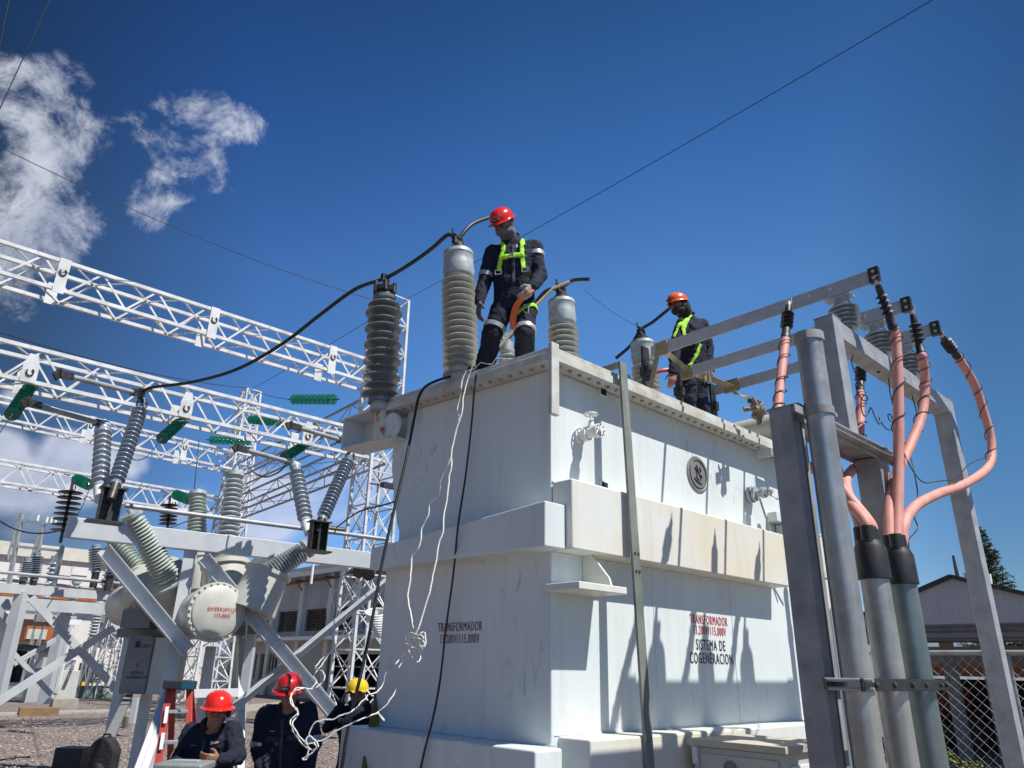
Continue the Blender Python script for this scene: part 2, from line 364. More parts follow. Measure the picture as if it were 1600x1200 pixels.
M['blackplastic'] = mat('black_plastic_case', (0.012, 0.013, 0.016), 0.45, 0, (0.02, 0.02, 0.023), 10)
M['greyplastic'] = mat('grey_plastic_lid', (0.16, 0.18, 0.18), 0.5, 0, (0.22, 0.24, 0.23), 10)
M['kerb'] = mat('painted_green_kerb', (0.11, 0.15, 0.14), 0.85, 0, (0.19, 0.23, 0.21), 6, bump=0.2)
M['plate'] = mat('emblem_metal', (0.27, 0.27, 0.27), 0.45, 0.3, (0.20, 0.20, 0.20), 12)
M['sheet'] = mat('grey_corrugated_sheet', (0.52, 0.51, 0.54), 0.6, 0.05, (0.44, 0.44, 0.46), 1.2, streak=(0.24, 0.23, 0.24), samt=0.5, sscale=(2, 2, 0.3))
M['boxtop'] = mat('sun_faded_lid', (0.50, 0.46, 0.38), 0.6, 0, (0.42, 0.38, 0.31), 4, bump=0.1)
g = bpy.data.materials.new('green_glass'); g.use_nodes = True
b_ = g.node_tree.nodes['Principled BSDF']; b_.inputs['Base Color'].default_value = (0.02, 0.26, 0.18, 1); b_.inputs['Roughness'].default_value = 0.06
b_.inputs['Transmission Weight'].default_value = 0.6; b_.inputs['IOR'].default_value = 1.5
M['gglass'] = g
# ================================================================ ground and hills
def gravel_mat():
    m = bpy.data.materials.new('gravel'); m.use_nodes = True; nt = m.node_tree; n = nt.nodes; l = nt.links; b = n['Principled BSDF']
    b.inputs['Roughness'].default_value = 0.9
    t = n.new('ShaderNodeTexCoord'); v = n.new('ShaderNodeTexVoronoi'); v.inputs['Scale'].default_value = 14; l.new(t.outputs['Object'], v.inputs['Vector'])
    r = n.new('ShaderNodeValToRGB'); l.new(v.outputs['Color'], r.inputs['Fac'])
    e = r.color_ramp.elements; e[0].position = 0.1; e[0].color = (0.075, 0.06, 0.055, 1); e[1].position = 0.9; e[1].color = (0.31, 0.265, 0.24, 1)
    x = r.color_ramp.elements.new(0.5); x.color = (0.20, 0.16, 0.145, 1)
    q = n.new('ShaderNodeTexNoise'); q.inputs['Scale'].default_value = 0.35; q.inputs['Detail'].default_value = 6; l.new(t.outputs['Object'], q.inputs['Vector'])
    mr = n.new('ShaderNodeMapRange'); l.new(q.outputs['Fac'], mr.inputs['Value']); mr.inputs['From Min'].default_value = 0.4; mr.inputs['From Max'].default_value = 0.65; mr.inputs['To Max'].default_value = 0.45
    mx = n.new('ShaderNodeMix'); mx.data_type = 'RGBA'; l.new(mr.outputs['Result'], mx.inputs['Factor']); l.new(r.outputs['Color'], mx.inputs[6]); mx.inputs[7].default_value = (0.15, 0.125, 0.11, 1)
    l.new(mx.outputs[2], b.inputs['Base Color'])
    bp = n.new('ShaderNodeBump'); bp.inputs['Strength'].default_value = 1; bp.inputs['Distance'].default_value = 0.06; l.new(v.outputs['Distance'], bp.inputs['Height']); bp.invert = True
    l.new(bp.outputs[0], b.inputs['Normal']); return m
M['gravel'] = gravel_mat()
def struct(o): o['kind'] = 'structure'; return o
m = MB(); m.add([(-900, -300, 0), (900, -300, 0), (900, 1500, 0), (-900, 1500, 0)], [(0, 1, 2, 3)])
struct(m.build('ground', M['gravel'], smooth=0, origin=(0, 0, 0)))
# concrete paths and the low green kerb in the yard, all parallel to the plant's grid
def strip(name, p, q, wdt, h, mt, z0=0.004):
    m = MB(); p = Vector((p.x, p.y, 0)); q = Vector((q.x, q.y, 0)); d = (q-p).normalized(); s = Vector((-d.y, d.x, 0))
    m.add([p, q, q+s*wdt, p+s*wdt], [(0, 1, 2, 3)])
    m2 = MB(); b = [p, q, q+s*wdt, p+s*wdt]
    m2.add([x+Z*z0 for x in b]+[x+Z*(z0+h) for x in b], [(0,3,2,1),(4,5,6,7),(0,1,5,4),(1,2,6,5),(2,3,7,6),(3,0,4,7)])
    return struct(m2.build(name, mt, smooth=0))
strip('path', atz(-60, 1122, 0), atz(440, 1106, 0), 1.3, 0.06, M['concrete'])
strip('path', atz(330, 1120, 0), atz(500, 1100, 0)+V*0, 2.0, 0.05, M['concrete'])
strip('kerb', atz(-80, 1094, 0), atz(190, 1090, 0), 0.3, 0.55, M['kerb'])
hm = mat('hill_forest', (0.10, 0.14, 0.20), 0.95, 0, (0.13, 0.17, 0.23), 0.004)
m = MB()
def hill(x0, x1, y, hgt, seed, steps=60):
    vs = []; fs = []
    for i in range(steps+1):
        x = lerp(x0, x1, i/steps)
        e = math.sin(math.pi*i/steps)**0.6
        h = hgt*e*(0.62 + 0.5*noise.fractal((x*0.0022+seed, seed, 0), 1.0, 2.0, 5))
        vs += [(x, y-350, -2), (x, y, max(h, 3)), (x, y+500, -2)]
    for i in range(steps):
        a = i*3; fs += [(a, a+3, a+4, a+1), (a+1, a+4, a+5, a+2)]
    m.add(vs, fs)
hill(300, 2300, 2400, 330, 3.3); hill(-2600, -300, 2700, 160, 8.1)
struct(m.build('hills', hm, smooth=60, origin=(0, 2400, 0)))
# loose stones of the yard in front of the far kerb
def pebbles():
    m = MB(); rnd = random.Random(3)
    pts = []
    while len(pts) < 9000:
        y = 8.5 + 17*rnd.random()**1.5; x = -y*rnd.uniform(0.08, 0.82)
        pts.append((x, y))
    for x, y in pts:
        s = rnd.uniform(0.018, 0.042); c = Vector((x, y, s*0.35)); a = rnd.uniform(0, 6.28)
        ex = Vector((math.cos(a), math.sin(a), 0))*s; ey = Vector((-math.sin(a), math.cos(a), 0))*s*rnd.uniform(0.6, 0.95); ez = Z*s*rnd.uniform(0.5, 0.8)
        m.add([c+ex, c+ey, c-ex, c-ey, c+ez+ex*0.15], [(0, 1, 4), (1, 2, 4), (2, 3, 4), (3, 0, 4)], rnd.randrange(3))
    o = m.build('gravel_stones', [mat('stone_pale', (0.33, 0.28, 0.25), 0.9), mat('stone_mid', (0.21, 0.165, 0.15), 0.9), mat('stone_dark', (0.10, 0.08, 0.075), 0.9)], smooth=0, origin=(-6, 12, 0))
    o['kind'] = 'stuff'; o['label'] = 'loose pinkish grey gravel stones spread over the yard'; o['category'] = 'gravel'
pebbles()
# ================================================================ lettering
def text(body, origin, ex, ey, size, mt, parent, name='lettering', sx=0.72, bold=0.012, label=None, spacing=1.0, align='CENTER', line=1.0, depth=0.0022):
    cu = bpy.data.curves.new('txt', 'FONT'); cu.body = body; cu.size = size; cu.align_x = align; cu.offset = 0.0
    cu.space_character = spacing; cu.space_line = line; cu.resolution_u = 3; cu.extrude = 0
    to = bpy.data.objects.new('txt', cu); sc.collection.objects.link(to)
    bpy.context.view_layer.update()
    me = bpy.data.meshes.new_from_object(to.evaluated_get(bpy.context.evaluated_depsgraph_get()))
    bpy.data.objects.remove(to); bpy.data.curves.remove(cu)
    origin = Vector(origin); off = ORG[parent.name]; nrm = ex.cross(ey)
    vs = [v.co.copy() for v in me.vertices]; fs = [list(p.vertices) for p in me.polygons]; bpy.data.meshes.remove(me)
    V_ = []; F_ = []
    for i, k in enumerate((-1, 0, 1)):          # three overlaid copies make the stencil strokes bold
        o0 = len(V_); V_ += [origin + ex*(v.x*sx + k*bold*size) + ey*v.y + nrm*(depth + 0.0004*i) - off for v in vs]; F_ += [[a+o0 for a in f] for f in fs]
    me = bpy.data.meshes.new(name); me.from_pydata(V_, [], F_); me.materials.append(mt); me.update()
    o = bpy.data.objects.new(name, me); sc.collection.objects.link(o); o.parent = parent; ORG[o.name] = off
    if label: o['label'] = label
    return o
# ================================================================ ribbed insulators
def shed_profile(length, rc, rs, n, thick=0.35, alt=None, base=0.06, taper=0.0):
    """porcelain column: n sheds with undersides, alt = radius of every second shed"""
    pr = [(0, rc*1.25), (base*0.7, rc*1.25), (base, rc)]
    p = (length-2*base)/n
    for i in range(n):
        h = base + p*i; k = 1 - taper*(i/n); r = (rs if (alt is None or i % 2 == 0) else alt)*k; c = rc*k
        pr += [(h+p*0.10, c), (h+p*0.22, c*1.05+0.3*(r-c)), (h+p*0.30, r*0.985), (h+p*(0.34+0.1*thick), r), (h+p*(0.42+0.15*thick), r*0.965), (h+p*0.80, c*1.08), (h+p*0.95, c)]
    pr += [(length-base, rc*(1-taper)), (length-base*0.7, rc*1.2*(1-taper)), (length, rc*1.2*(1-taper))]
    return pr
def insulator(name, p0, p1, rc, rs, n, mt, parent, alt=None, seg=28, base=0.05, taper=0.0, origin=None):
    m = MB(); p0 = Vector(p0); p1 = Vector(p1)
    m.lathe(p0, p1-p0, shed_profile((p1-p0).length, rc, rs, n, alt=alt, base=base, taper=taper), seg)
    return m.build(name, mt, parent, smooth=50)
# ================================================================ transformer
tk = thing('power_transformer', 'huge pale grey power transformer tank with stencilled lettering, workers standing on its lid', 'transformer', T(2, 1.2, 0))
TS = TM @ Matrix(((1,0,0,0),(0,1,0,0),(0,0.055,1,0),(0,0,0,1)))   # the lid falls a little towards the long face
def tb(name, boxes, mt, bevel=0.01, parent=None, **k):
    m = MB(TS if name in ('lid','flange','upper_tank') else TM)
    for b in boxes: m.box(*b)
    return m.build(name, mt, parent or tk, bevel=bevel, **k)
tb('upper_tank', [(0.17, 3.92, 0.17, 2.12, 2.62, 3.97)], M['tank'], 0.012)
tb('lower_tank', [(0.155, 3.94, 0.155, 2.26, 0.15, 2.62)], M['tank'], 0.015)
tb('base_skid', [(0.05, 4.0, 0.0, 0.3, 0.0, 0.16), (0.05, 4.0, 2.0, 2.35, 0.0, 0.16)], M['tank'])
# lid with its two bolted flanges
tb('lid', [(0.02, 4.0, 0.02, 2.34, 4.045, 4.09)], M['tankdirty'], 0.006)
tb('flange', [(0.0, 4.02, 0.0, 2.36, 3.97, 4.04)], M['tankdirty'], 0.006)
def bolts():
    for i in range(33):
        a = 0.17 + i*0.118
        m = MB(TM); m.lathe((a, 0.075, 3.969 - 0.012), (0, 0, 1), [(0, 0.012), (0.003, 0.017), (0.013, 0.017)], 10); m.build('flange_bolt', M['galvold'], tk, smooth=0)
    for i in range(17):
        b = 0.17 + i*0.125
        m = MB(TS); m.lathe((0.075, b, 3.969 - 0.012), (0, 0, 1), [(0, 0.012), (0.003, 0.017), (0.013, 0.017)], 10); m.build('flange_bolt', M['galvold'], tk, smooth=0)
bolts()
# near corner post hanging below the flange
m = MB(TM); m.box(-0.012, 0.075, -0.012, 0.03, 3.52, 4.11); m.build('corner_post', M['tankdirty'], tk, bevel=0.008)
# stiffener belts round the tank
def belt(b0, b1, z0, z1, nm='stiffener_belt', mt=None, a0=0.17, a1=3.35):
    m = MB(TM); m.box(a0, a1, b0, b1, z0, z1); return m.build(nm, mt or M['cream'], tk, bevel=0.016)
belt(-0.04, 0.16, 2.545, 3.06)
belt(-0.13, 0.16, 0.16, 1.33, a0=0.22, a1=3.95)
m = MB(TM); m.prism([(0.02, 2.545), (2.22, 2.55), (2.22, 2.74), (0.02, 2.865)], (-0.05, 0, 0), (0, 1, 0), (0, 0, 1), (1, 0, 0), 0.21); m.build('stiffener_belt', M['tank'], tk, bevel=0.010)
m = MB(TM); m.box(-0.10, 0.155, 0.05, 2.36, 0.16, 1.27); m.build('stiffener_belt', M['tank'], tk, bevel=0.018)
# gusset at the far left edge under the arrester bracket
m = MB(TM); m.prism([(2.05, 3.97), (2.38, 3.97), (2.36, 3.55), (2.20, 3.0), (2.12, 2.86), (2.05, 2.86)], (0.2, 0, 0), (0, 1, 0), (0, 0, 1), (1, 0, 0), 0.05)
m.build('gusset', M['tank'], tk)
# weld beads where the belts and the flange meet the sheets
def bead(p, q, r=0.007):
    rr = random.Random(int(p[0]*100+p[2]*10)); n = int((Vector(q)-Vector(p)).length/0.05)
    m = MB(TM); m.tube([lerp(Vector(p), Vector(q), i/n) for i in range(n+1)], [r*rr.uniform(0.7, 1.3) for i in range(n+1)], 6); m.build('weld_bead', M['tank'], tk)
bead((0.18, 0.165, 3.065), (3.35, 0.165, 3.065)); bead((0.18, 0.155, 2.54), (3.35, 0.155, 2.54)); bead((0.18, 0.155, 1.335), (3.9, 0.155, 1.335)); bead((0.155, 0.1, 2.545), (0.155, 2.2, 2.548)); bead((0.155, 0.1, 1.275), (0.155, 2.2, 1.275))
bead((0.165, 0.165, 1.35), (0.165, 0.165, 2.53), 0.009)
# hairline weld seams on the long face
for a in (1.36, 2.55):
    m = MB(TM); m.box(a-0.004, a+0.004, 0.150, 0.158, 1.34, 2.54); m.build('weld_seam', M['tank'], tk)
# lifting lug shelf below the belt
m = MB(TM); m.box(0.10, 0.62, -0.16, 0.16, 2.26, 2.31); sh = m.build('jacking_shelf', M['cream'], tk, bevel=0.006)
m = MB(TM)
m.prism([(0.15, 0), (-0.12, 0), (-0.10, 0.06), (0.06, 0.24), (0.15, 0.26)], (0.49, 0.0, 2.31), (0, 1, 0), (0, 0, 1), (1, 0, 0), 0.02)
m.build('gusset', M['cream'], tk, bevel=0.004)
# two small dark slots behind the hanging strip
for px, py in ((941, 612), (943, 761)):
    p = onb(px, py, 0.165); q = TM.inverted() @ p
    m = MB(TM); m.box(q.x-0.045, q.x+0.045, 0.150, 0.168, q.z-0.045, q.z+0.045); fr = m.build('slot_frame', M['tank'], tk, bevel=0.003)
    m = MB(TM); m.box(q.x-0.036, q.x+0.036, 0.148, 0.1495, q.z-0.034, q.z+0.034); m.build('slot', M['void'], tk)
# valve
vv = T(0.50, 0.17, 3.50)
m = MB(); o_ = -V
def va(t, dz=0): return vv + o_*t + Z*dz
m.cyl(va(0), va(0.02), 0.062, 20); m.cyl(va(0.02), va(0.055), 0.036, 16); m.cyl(va(0.055), va(0.075), 0.058, 20); m.cyl(va(0.08), va(0.10), 0.058, 20)
m.cyl(va(0.10), va(0.17), 0.043, 16); m.cyl(va(0.17), va(0.19), 0.056, 20); m.cyl(va(0.194), va(0.215), 0.056, 20); m.cyl(va(0.215), va(0.235), 0.02, 8)
m.cyl(va(0.125, 0.03), va(0.125, 0.10), 0.030, 14, 0.020); m.cyl(va(0.125, 0.10), va(0.125, 0.155), 0.009, 8)
vb_ = m.build('valve', M['white'], tk, smooth=35)
m = MB(); m.tube([va(0.125, 0.15) + U*(0.052*math.cos(a)*1) + V*(0.052*math.sin(a)) for a in [i*math.pi/10 for i in range(21)]], 0.008, 6)
for a in (0, math.pi/3, 2*math.pi/3): m.tube([va(0.125, 0.15)+U*0.05*math.cos(a)+V*0.05*math.sin(a), va(0.125, 0.15)-U*0.05*math.cos(a)-V*0.05*math.sin(a)], 0.006, 6)
m.build('handwheel', M['white'], vb_)
m = MB()
for i in range(8):
    a = i*math.pi/4; c = va(0.185) + U*0.044*math.cos(a) + Z*0.044*math.sin(a); m.cyl(c, c+o_*0.042, 0.005, 6)
m.build('stud', M['blackmetal'], vb_)
# round embossed emblem
ec = onb(1090, 741, 0.165); q = TM.inverted() @ ec
m = MB(TM); ex_ = (q.x, 0.168, q.z)
m.lathe(ex_, (0, -1, 0), [(0, 0.175), (0.008, 0.175), (0.011, 0.168), (0.011, 0.155), (0.008, 0.150), (0.008, 0.0)], 48); em = m.build('emblem', M['plate'], tk, smooth=30)
m = MB(TM)
def ring(r, t, z=-0.012):
    pts = [(q.x + r*math.cos(a), 0.168+z, q.z + r*math.sin(a)) for a in [i*math.pi/20 for i in range(41)]]
    m.tube(pts, t, 6)
ring(0.135, 0.004); 
for pl in ([(-0.055, 0.06), (-0.02, 0.02), (-0.03, -0.03), (0.0, -0.06)], [(-0.02, 0.085), (0.0, 0.03), (0.03, -0.02), (0.02, -0.075)], [(0.03, 0.07), (0.045, 0.03), (0.06, 0.055)], [(-0.07, -0.045), (-0.03, -0.075), (0.05, -0.09)], [(0.045, 0.0), (0.06, -0.03)]):
    m.tube(spline([(q.x+x, 0.156, q.z+z) for x, z in pl], 5), 0.0055, 6)
m.build('relief', M['blackmetal'], em)
# lettering on both faces (long face reads along +U, short face along -V)
lab = (('TRANSFORMADOR', 2.245, 0.108, M['textred']), ('13,200V/115,000V', 2.135, 0.104, M['textred']), ('SISTEMA DE', 1.985, 0.125, M['textdark']), ('COGENERACION', 1.855, 0.125, M['textdark']))
p = TM.inverted() @ onb(1108, 975, 0.155)
cx_ = p.x
zz = [(TM.inverted() @ onb(1108, y, 0.155)).z for y in (976, 992, 1016, 1037)]
for (s_, z_, sz, mt_), zv, wd in zip(lab, zz, (0, 0, 0, 0)):
    text(s_, T(cx_, 0.1545, zv), U, Z, sz, mt_, tk, sx=0.56 if mt_ is M['textred'] else 0.60, bold=0.009, spacing=1.20)
p = TM.inverted() @ ona(718, 978, 0.155)
zv = [(TM.inverted() @ ona(718, y, 0.155)).z for y in (986, 1005)]
for s_, z_ in (('TRANSFORMADOR', zv[0]), ('13,200V/115,000V', zv[1])):
    text(s_, T(0.1545, p.y, z_), -V, Z, 0.098, M['textbrown'], tk, sx=0.58, bold=0.012, spacing=1.16)
# high-voltage bushings on the lid
def hv_bushing(ptop, base, cap_h, sc_=1.0):
    ptop = Vector(ptop); base = Vector(base); d = (ptop-base).normalized(); Lh = (ptop-base).length
    o = insulator('hv_bushing', base + d*0.18, ptop - d*(cap_h+0.02), 0.10*sc_, 0.172*sc_, 14, M['bush'], tk, seg=36)
    m = MB(); m.lathe(base, d, [(0, 0.19*sc_), (0.03, 0.19*sc_), (0.035, 0.14*sc_), (0.15, 0.13*sc_), (0.155, 0.17*sc_), (0.18, 0.17*sc_)], 28); m.build('turret', M['tankdirty'], o, smooth=35)
    m = MB(); c = ptop - d*(cap_h+0.03)
    m.lathe(c, d, [(0, 0.145*sc_), (0.05, 0.158*sc_), (cap_h*0.5, 0.150*sc_), (cap_h-0.05, 0.150*sc_), (cap_h-0.04, 0.157*sc_), (cap_h, 0.150*sc_), (cap_h+0.012, 0.06)], 32)
    m.build('expansion_cap', M['cap'], o, smooth=35)
    m = MB(); t0 = c + d*(cap_h+0.01)
    m.lathe(t0, d, [(0, 0.085*sc_), (0.05, 0.085*sc_), (0.055, 0.06*sc_), (0.09, 0.06*sc_), (0.095, 0.022), (0.17, 0.020)], 16)
    for i in range(6):
        a = i*math.pi/3; m.cyl(t0+U*0.07*math.cos(a)+V*0.07*math.sin(a), t0+U*0.07*math.cos(a)+V*0.07*math.sin(a)+d*0.065, 0.012, 6)
    t1 = t0 + d*0.13
    m.bar(t1-U*0.06, t1+U*0.06, 0.05, 0.07); m.bar(t1-V*0.03+d*0.02, t1+V*0.03+d*0.09, 0.07, 0.03); m.bar(t1-U*0.07+d*0.05, t1-U*0.07+d*0.12, 0.02, 0.02)
    m.build('terminal_clamp', M['blackmetal'], o, smooth=30)
    return t1 + d*0.04
H1t = at(716, 392, 6.40); H1b = T(0.27, 1.42, 4.14)
ht1 = hv_bushing(H1t, H1b, 0.27)
H2t = at(877, 468, 7.36); H2b = T(1.73, 1.42, 4.14)
ht2 = hv_bushing(H2t, H2b, 0.27)
H3t = at(1003, 532, 8.45); H3b = T(3.27, 1.44, 4.14)
ht3 = hv_bushing(H3t, H3b, 0.27)
# low-voltage bushings at the inner end of each busbar
def lv_bushing(a, b, h=0.42, blk=True):
    p0 = T(a, b, 4.09); o = insulator('lv_bushing', p0, p0+Z*h*0.62, 0.055, 0.095, 4, M['bush'], tk, seg=24, base=0.02)
    m = MB(); m.cyl(p0+Z*h*0.6, p0+Z*h*0.85, 0.035, 12); m.bar(p0+Z*h*0.78, p0+Z*(h+0.32), 0.03, 0.10, U); m.bar(p0+Z*(h+0.05)-V*0.05, p0+Z*(h+0.05)+V*0.05, 0.07, 0.10)
    m.build('terminal', M['blackmetal'], o)
for a_, b_2 in ((1.90, 0.50), (2.60, 0.58), (3.27, 0.58)): lv_bushing(a_, b_2)
lv_bushing(0.95, 0.85, 0.25); 
# small fittings on the lid: lifting eyes, vent cap, relief pipe
for a_, b_2 in ((0.28, 0.24), (1.15, 0.16)):
    m = MB(); p0 = T(a_, b_2, 4.09)
    m.prism([(-0.08, 0), (0.08, 0), (0.06, 0.08), (0.03, 0.13), (-0.03, 0.13), (-0.06, 0.08)], p0, U, Z, V, 0.025); m.build('lifting_lug', M['rust'] if a_ < 1 else M['blackmetal'], tk)
m = MB(); p0 = T(2.95, 0.35, 4.09); m.cyl(p0, p0+Z*0.12, 0.035, 14); m.cyl(p0+Z*0.12, p0+Z*0.15, 0.045, 14); m.build('vent_cap', M['white'], tk)
# conservator vessel and its mess of fittings at the far right of the lid
m = MB(); p0 = T(3.75, 0.35, 4.32); m.cyl(p0-V*0.5, p0+V*1.1, 0.16, 28); m.cyl(p0-V*0.52, p0-V*0.5, 0.18, 28); cons = m.build('conservator', M['offwhite'], tk, smooth=35)
m = MB(); m.bar(T(3.7, 0.2, 4.09), T(3.7, 0.2, 4.22), 0.2, 0.1); m.bar(T(3.7, 1.0, 4.09), T(3.7, 1.0, 4.22), 0.2, 0.1); m.build('support_foot', M['offwhite'], cons)
m = MB(); c = at(1185, 640, 6.9)
for k in range(14):
    r_ = random.Random(k); d_ = Vector((r_.uniform(-1, 1), r_.uniform(-1, 1), r_.uniform(-1, 1)))*0.06
    m.cyl(c+d_, c+d_+Vector((r_.uniform(-1, 1), r_.uniform(-1, 1), r_.uniform(-1, 1))).normalized()*0.09, r_.uniform(0.014, 0.035), 8)
m.cyl(c-Z*0.16, c+Z*0.05, 0.03, 10)
m.build('relief_valve', mat('brown_grime', (0.16, 0.11, 0.06), 0.7, 0, (0.30, 0.26, 0.18), 30), tk)
# bracket under the far end of the flange
m = MB(TM); m.bar((3.35, 0.17, 3.93), (3.35, -0.02, 3.93), 0.03, 0.09); m.bar((3.35, -0.02, 3.93), (3.75, -0.04, 3.93), 0.03, 0.09); m.build('bracket', M['tank'], tk, bevel=0.004)
# lever valve and linkage near the far end of the long face
m = MB(); p0 = onb(1172, 773, 0.15); 
m.cyl(p0, p0-V*0.03, 0.085, 24); m.cyl(p0-V*0.03, p0-V*0.05, 0.06, 20); m.cyl(p0-V*0.05, p0-V*0.07, 0.075, 24); m.cyl(p0-V*0.07, p0-V*0.2, 0.035, 16); m.cyl(p0-V*0.13, p0-V*0.17, 0.055, 20)
m.cyl(p0-V*0.2, p0-V*0.25, 0.022, 10)
lvv = m.build('drain_valve', M['cap'], tk, smooth=35)
m = MB(); q0 = p0-V*0.22; m.bar(q0-U*0.02, q0+U*0.26+Z*0.0, 0.02, 0.09, Z); m.cyl(q0+U*0.22-V*0.02, q0+U*0.22+V*0.05, 0.045, 18); m.cyl(q0+U*0.22-Z*0.03, q0+U*0.22-Z*0.13, 0.018, 10)
m.build('lever', M['white'], lvv, smooth=35)
m = MB(); m.tube(spline([p0-V*0.1-Z*0.05, p0+U*0.08-V*0.12-Z*0.3, p0+U*0.28-V*0.12-Z*0.62, p0+U*0.5-V*0.12-Z*0.85]), 0.010, 8)
m.tube([q0+U*0.22-Z*0.12, q0+U*0.34-Z*0.5, q0+U*0.42-Z*0.66], 0.009, 8)
m.build('linkage_rod', M['galv'], lvv)
m = MB(TM); q = TM.inverted() @ onb(1213, 812, 0.15); m.box(q.x-0.18, q.x+0.16, 0.05, 0.155, q.z-0.05, q.z+0.05); m.box(q.x-0.02, q.x+0.16, 0.0, 0.155, q.z-0.22, q.z-0.06); m.build('junction_box', M['tank'], tk, bevel=0.006)
# marshalling cabinet standing at the foot of the tank
cb = thing('control_cabinet', 'squat grey cabinet with sun-faded lid and round gauge at the foot of the transformer', 'cabinet', T(1.6, -0.55, 0))
CA0, CA1, CB0, CB1, CZT = 1.27, 1.95, -0.90, -0.20, 1.30
m = MB(TM); m.box(CA0, CA1, CB0, CB1, 0.1, CZT-0.05); cbody = m.build('body', M['offwhite'], cb, bevel=0.006)
m = MB(TM); m.box(CA0-0.03, CA1+0.03, CB0-0.03, CB1+0.03, CZT-0.047, CZT); m.build('lid', M['boxtop'], cb, bevel=0.006)
m = MB(TM); m.box(CA0+0.06, CA1-0.06, CB0-0.012, CB0-0.002, 0.2, CZT-0.12); m.build('door', M['white'], cb, bevel=0.004)
m = MB(TM); m.box(CA0-0.012, CA0-0.002, CB0+0.04, CB1-0.06, 0.2, CZT-0.09); sd = m.build('side_panel', M['offwhite'], cb, bevel=0.004)
m = MB(TM); m.lathe((CA0-0.014, -0.50, CZT-0.17), (-1, 0, 0), [(0, 0.05), (0.012, 0.05), (0.012, 0.042), (0.006, 0.042), (0.006, 0)], 28); m.build('gauge', M['grey'], sd, smooth=30)
m = MB(TM); m.bar((CA0-0.02, CB0+0.0, CZT-0.3), (CA0-0.02, CB0+0.0, CZT-0.45), 0.03, 0.03); m.build('hinge', M['white'], sd)
m = MB(TM); m.bar((CA0-0.02, CB1-0.03, CZT-0.05), (CA0-0.02, CB1-0.03, CZT-0.16), 0.03, 0.04); m.build('hinge', M['white'], sd)
# arrester bracket off the far short edge and its arrester
gx0, gx1, gb0, gb1, gz0, gz1 = 0.02, 0.30, 2.14, 3.08, 3.70, 4.02
bk = MB(TS)
bk.box(gx0, gx1, gb0, gb1, gz1, gz1+0.018); bk.box(gx0, gx1, gb0, gb1, gz0-0.018, gz0); bk.box(gx1-0.02, gx1, gb0, gb1, gz0, gz1); bk.box(gx0, gx1-0.02, gb1-0.018, gb1, gz0, gz1)
ab = bk.build('arrester_bracket', M['tank'], tk, bevel=0.003)
bk = MB(TS); bk.box(gx0-0.035, gx0, 2.27, 2.42, gz0-0.02, gz1+0.05); bk.build('end_plate', M['rust'], ab, bevel=0.003)
bk = MB(TS); bk.lathe((gx0+0.2, 2.17, gz0+0.10), (-1, 0, 0), [(0.17, 0.13), (0.20, 0.13), (0.2, 0.0)], 28); bk.build('end_cap', M['tank'], ab, smooth=30)
m = MB(); A0 = at(594, 642, 6.85); A1 = at(601, 462, 6.85)
d = (A1-A0).normalized()
m.lathe(A0, d, [(0, 0.10), (0.05, 0.10), (0.06, 0.085), (0.10, 0.09)], 24)
arr = insulator('surge_arrester', A0+d*0.08, A1-d*0.02, 0.10, 0.192, 12, M['blackins'], tk, alt=0.168, seg=40)
m.build('base_fitting', M['cap'], arr, smooth=35)
m = MB(); m.lathe(A1-d*0.02, d, [(0, 0.09), (0.05, 0.085), (0.06, 0.105), (0.10, 0.12), (0.11, 0.11), (0.115, 0.05), (0.15, 0.04)], 18)
for i in range(6):
    a = i*math.pi/3; c = A1+U*0.11*math.cos(a)+V*0.11*math.sin(a); m.cyl(c+d*0.02, c+d*0.13, 0.022, 8)
m.build('head_fitting', M['blackmetal'], arr, smooth=35)
m = MB(); c = A1 + d*0.08; m.bar(c, c+d*0.16, 0.05, 0.07); m.bar(c+d*0.13-U*0.045, c+d*0.13+U*0.045, 0.05, 0.08); m.build('line_clamp', M['blackmetal'], arr)
ARRTOP = c + d*0.13
# far-side radiator bank and pipe seen between the posts
m = MB(TM)
for i in range(9): m.box(4.05, 4.75, 0.3+i*0.16, 0.34+i*0.16, 0.9, 2.7)
m.build('radiator', M['tank'], tk)
# ================================================================ busbar frame beside the long face
gf = thing('steel_portal', 'galvanised portal frame carrying three post insulators right of the transformer', 'steel frame', T(2.6, -1.5, 0))
AN, AF, BB = 1.53, 4.06, -1.5
ZB = 4.25
def tube_sq(name, p0, p1, w, h, up=Z, mt=None, parent=None, bev=0.008):
    m = MB(); m.bar(p0, p1, w, h, up); return m.build(name, mt or M['galv'], parent, bevel=bev, smooth=30)
tube_sq('post', T(AN, BB, 3.36), T(AN, BB, ZB+0.07), 0.15, 0.15, U, parent=gf)
tube_sq('post', T(AF, BB, 0), T(AF, BB, ZB+0.06), 0.15, 0.15, U, parent=gf)
tube_sq('crossbeam', T(AN+0.078, BB, ZB-0.02), T(AF-0.078, BB, ZB-0.02), 0.148, 0.15, Z, parent=gf)

for a_ in (AN, AF):
    m = MB(TM); m.box(a_-0.076, a_+0.076, BB-0.076, BB+0.076, (ZB+0.071) if a_ == AN else ZB+0.061, (ZB+0.077) if a_ == AN else ZB+0.067); m.build('end_plate', M['galv'], gf)
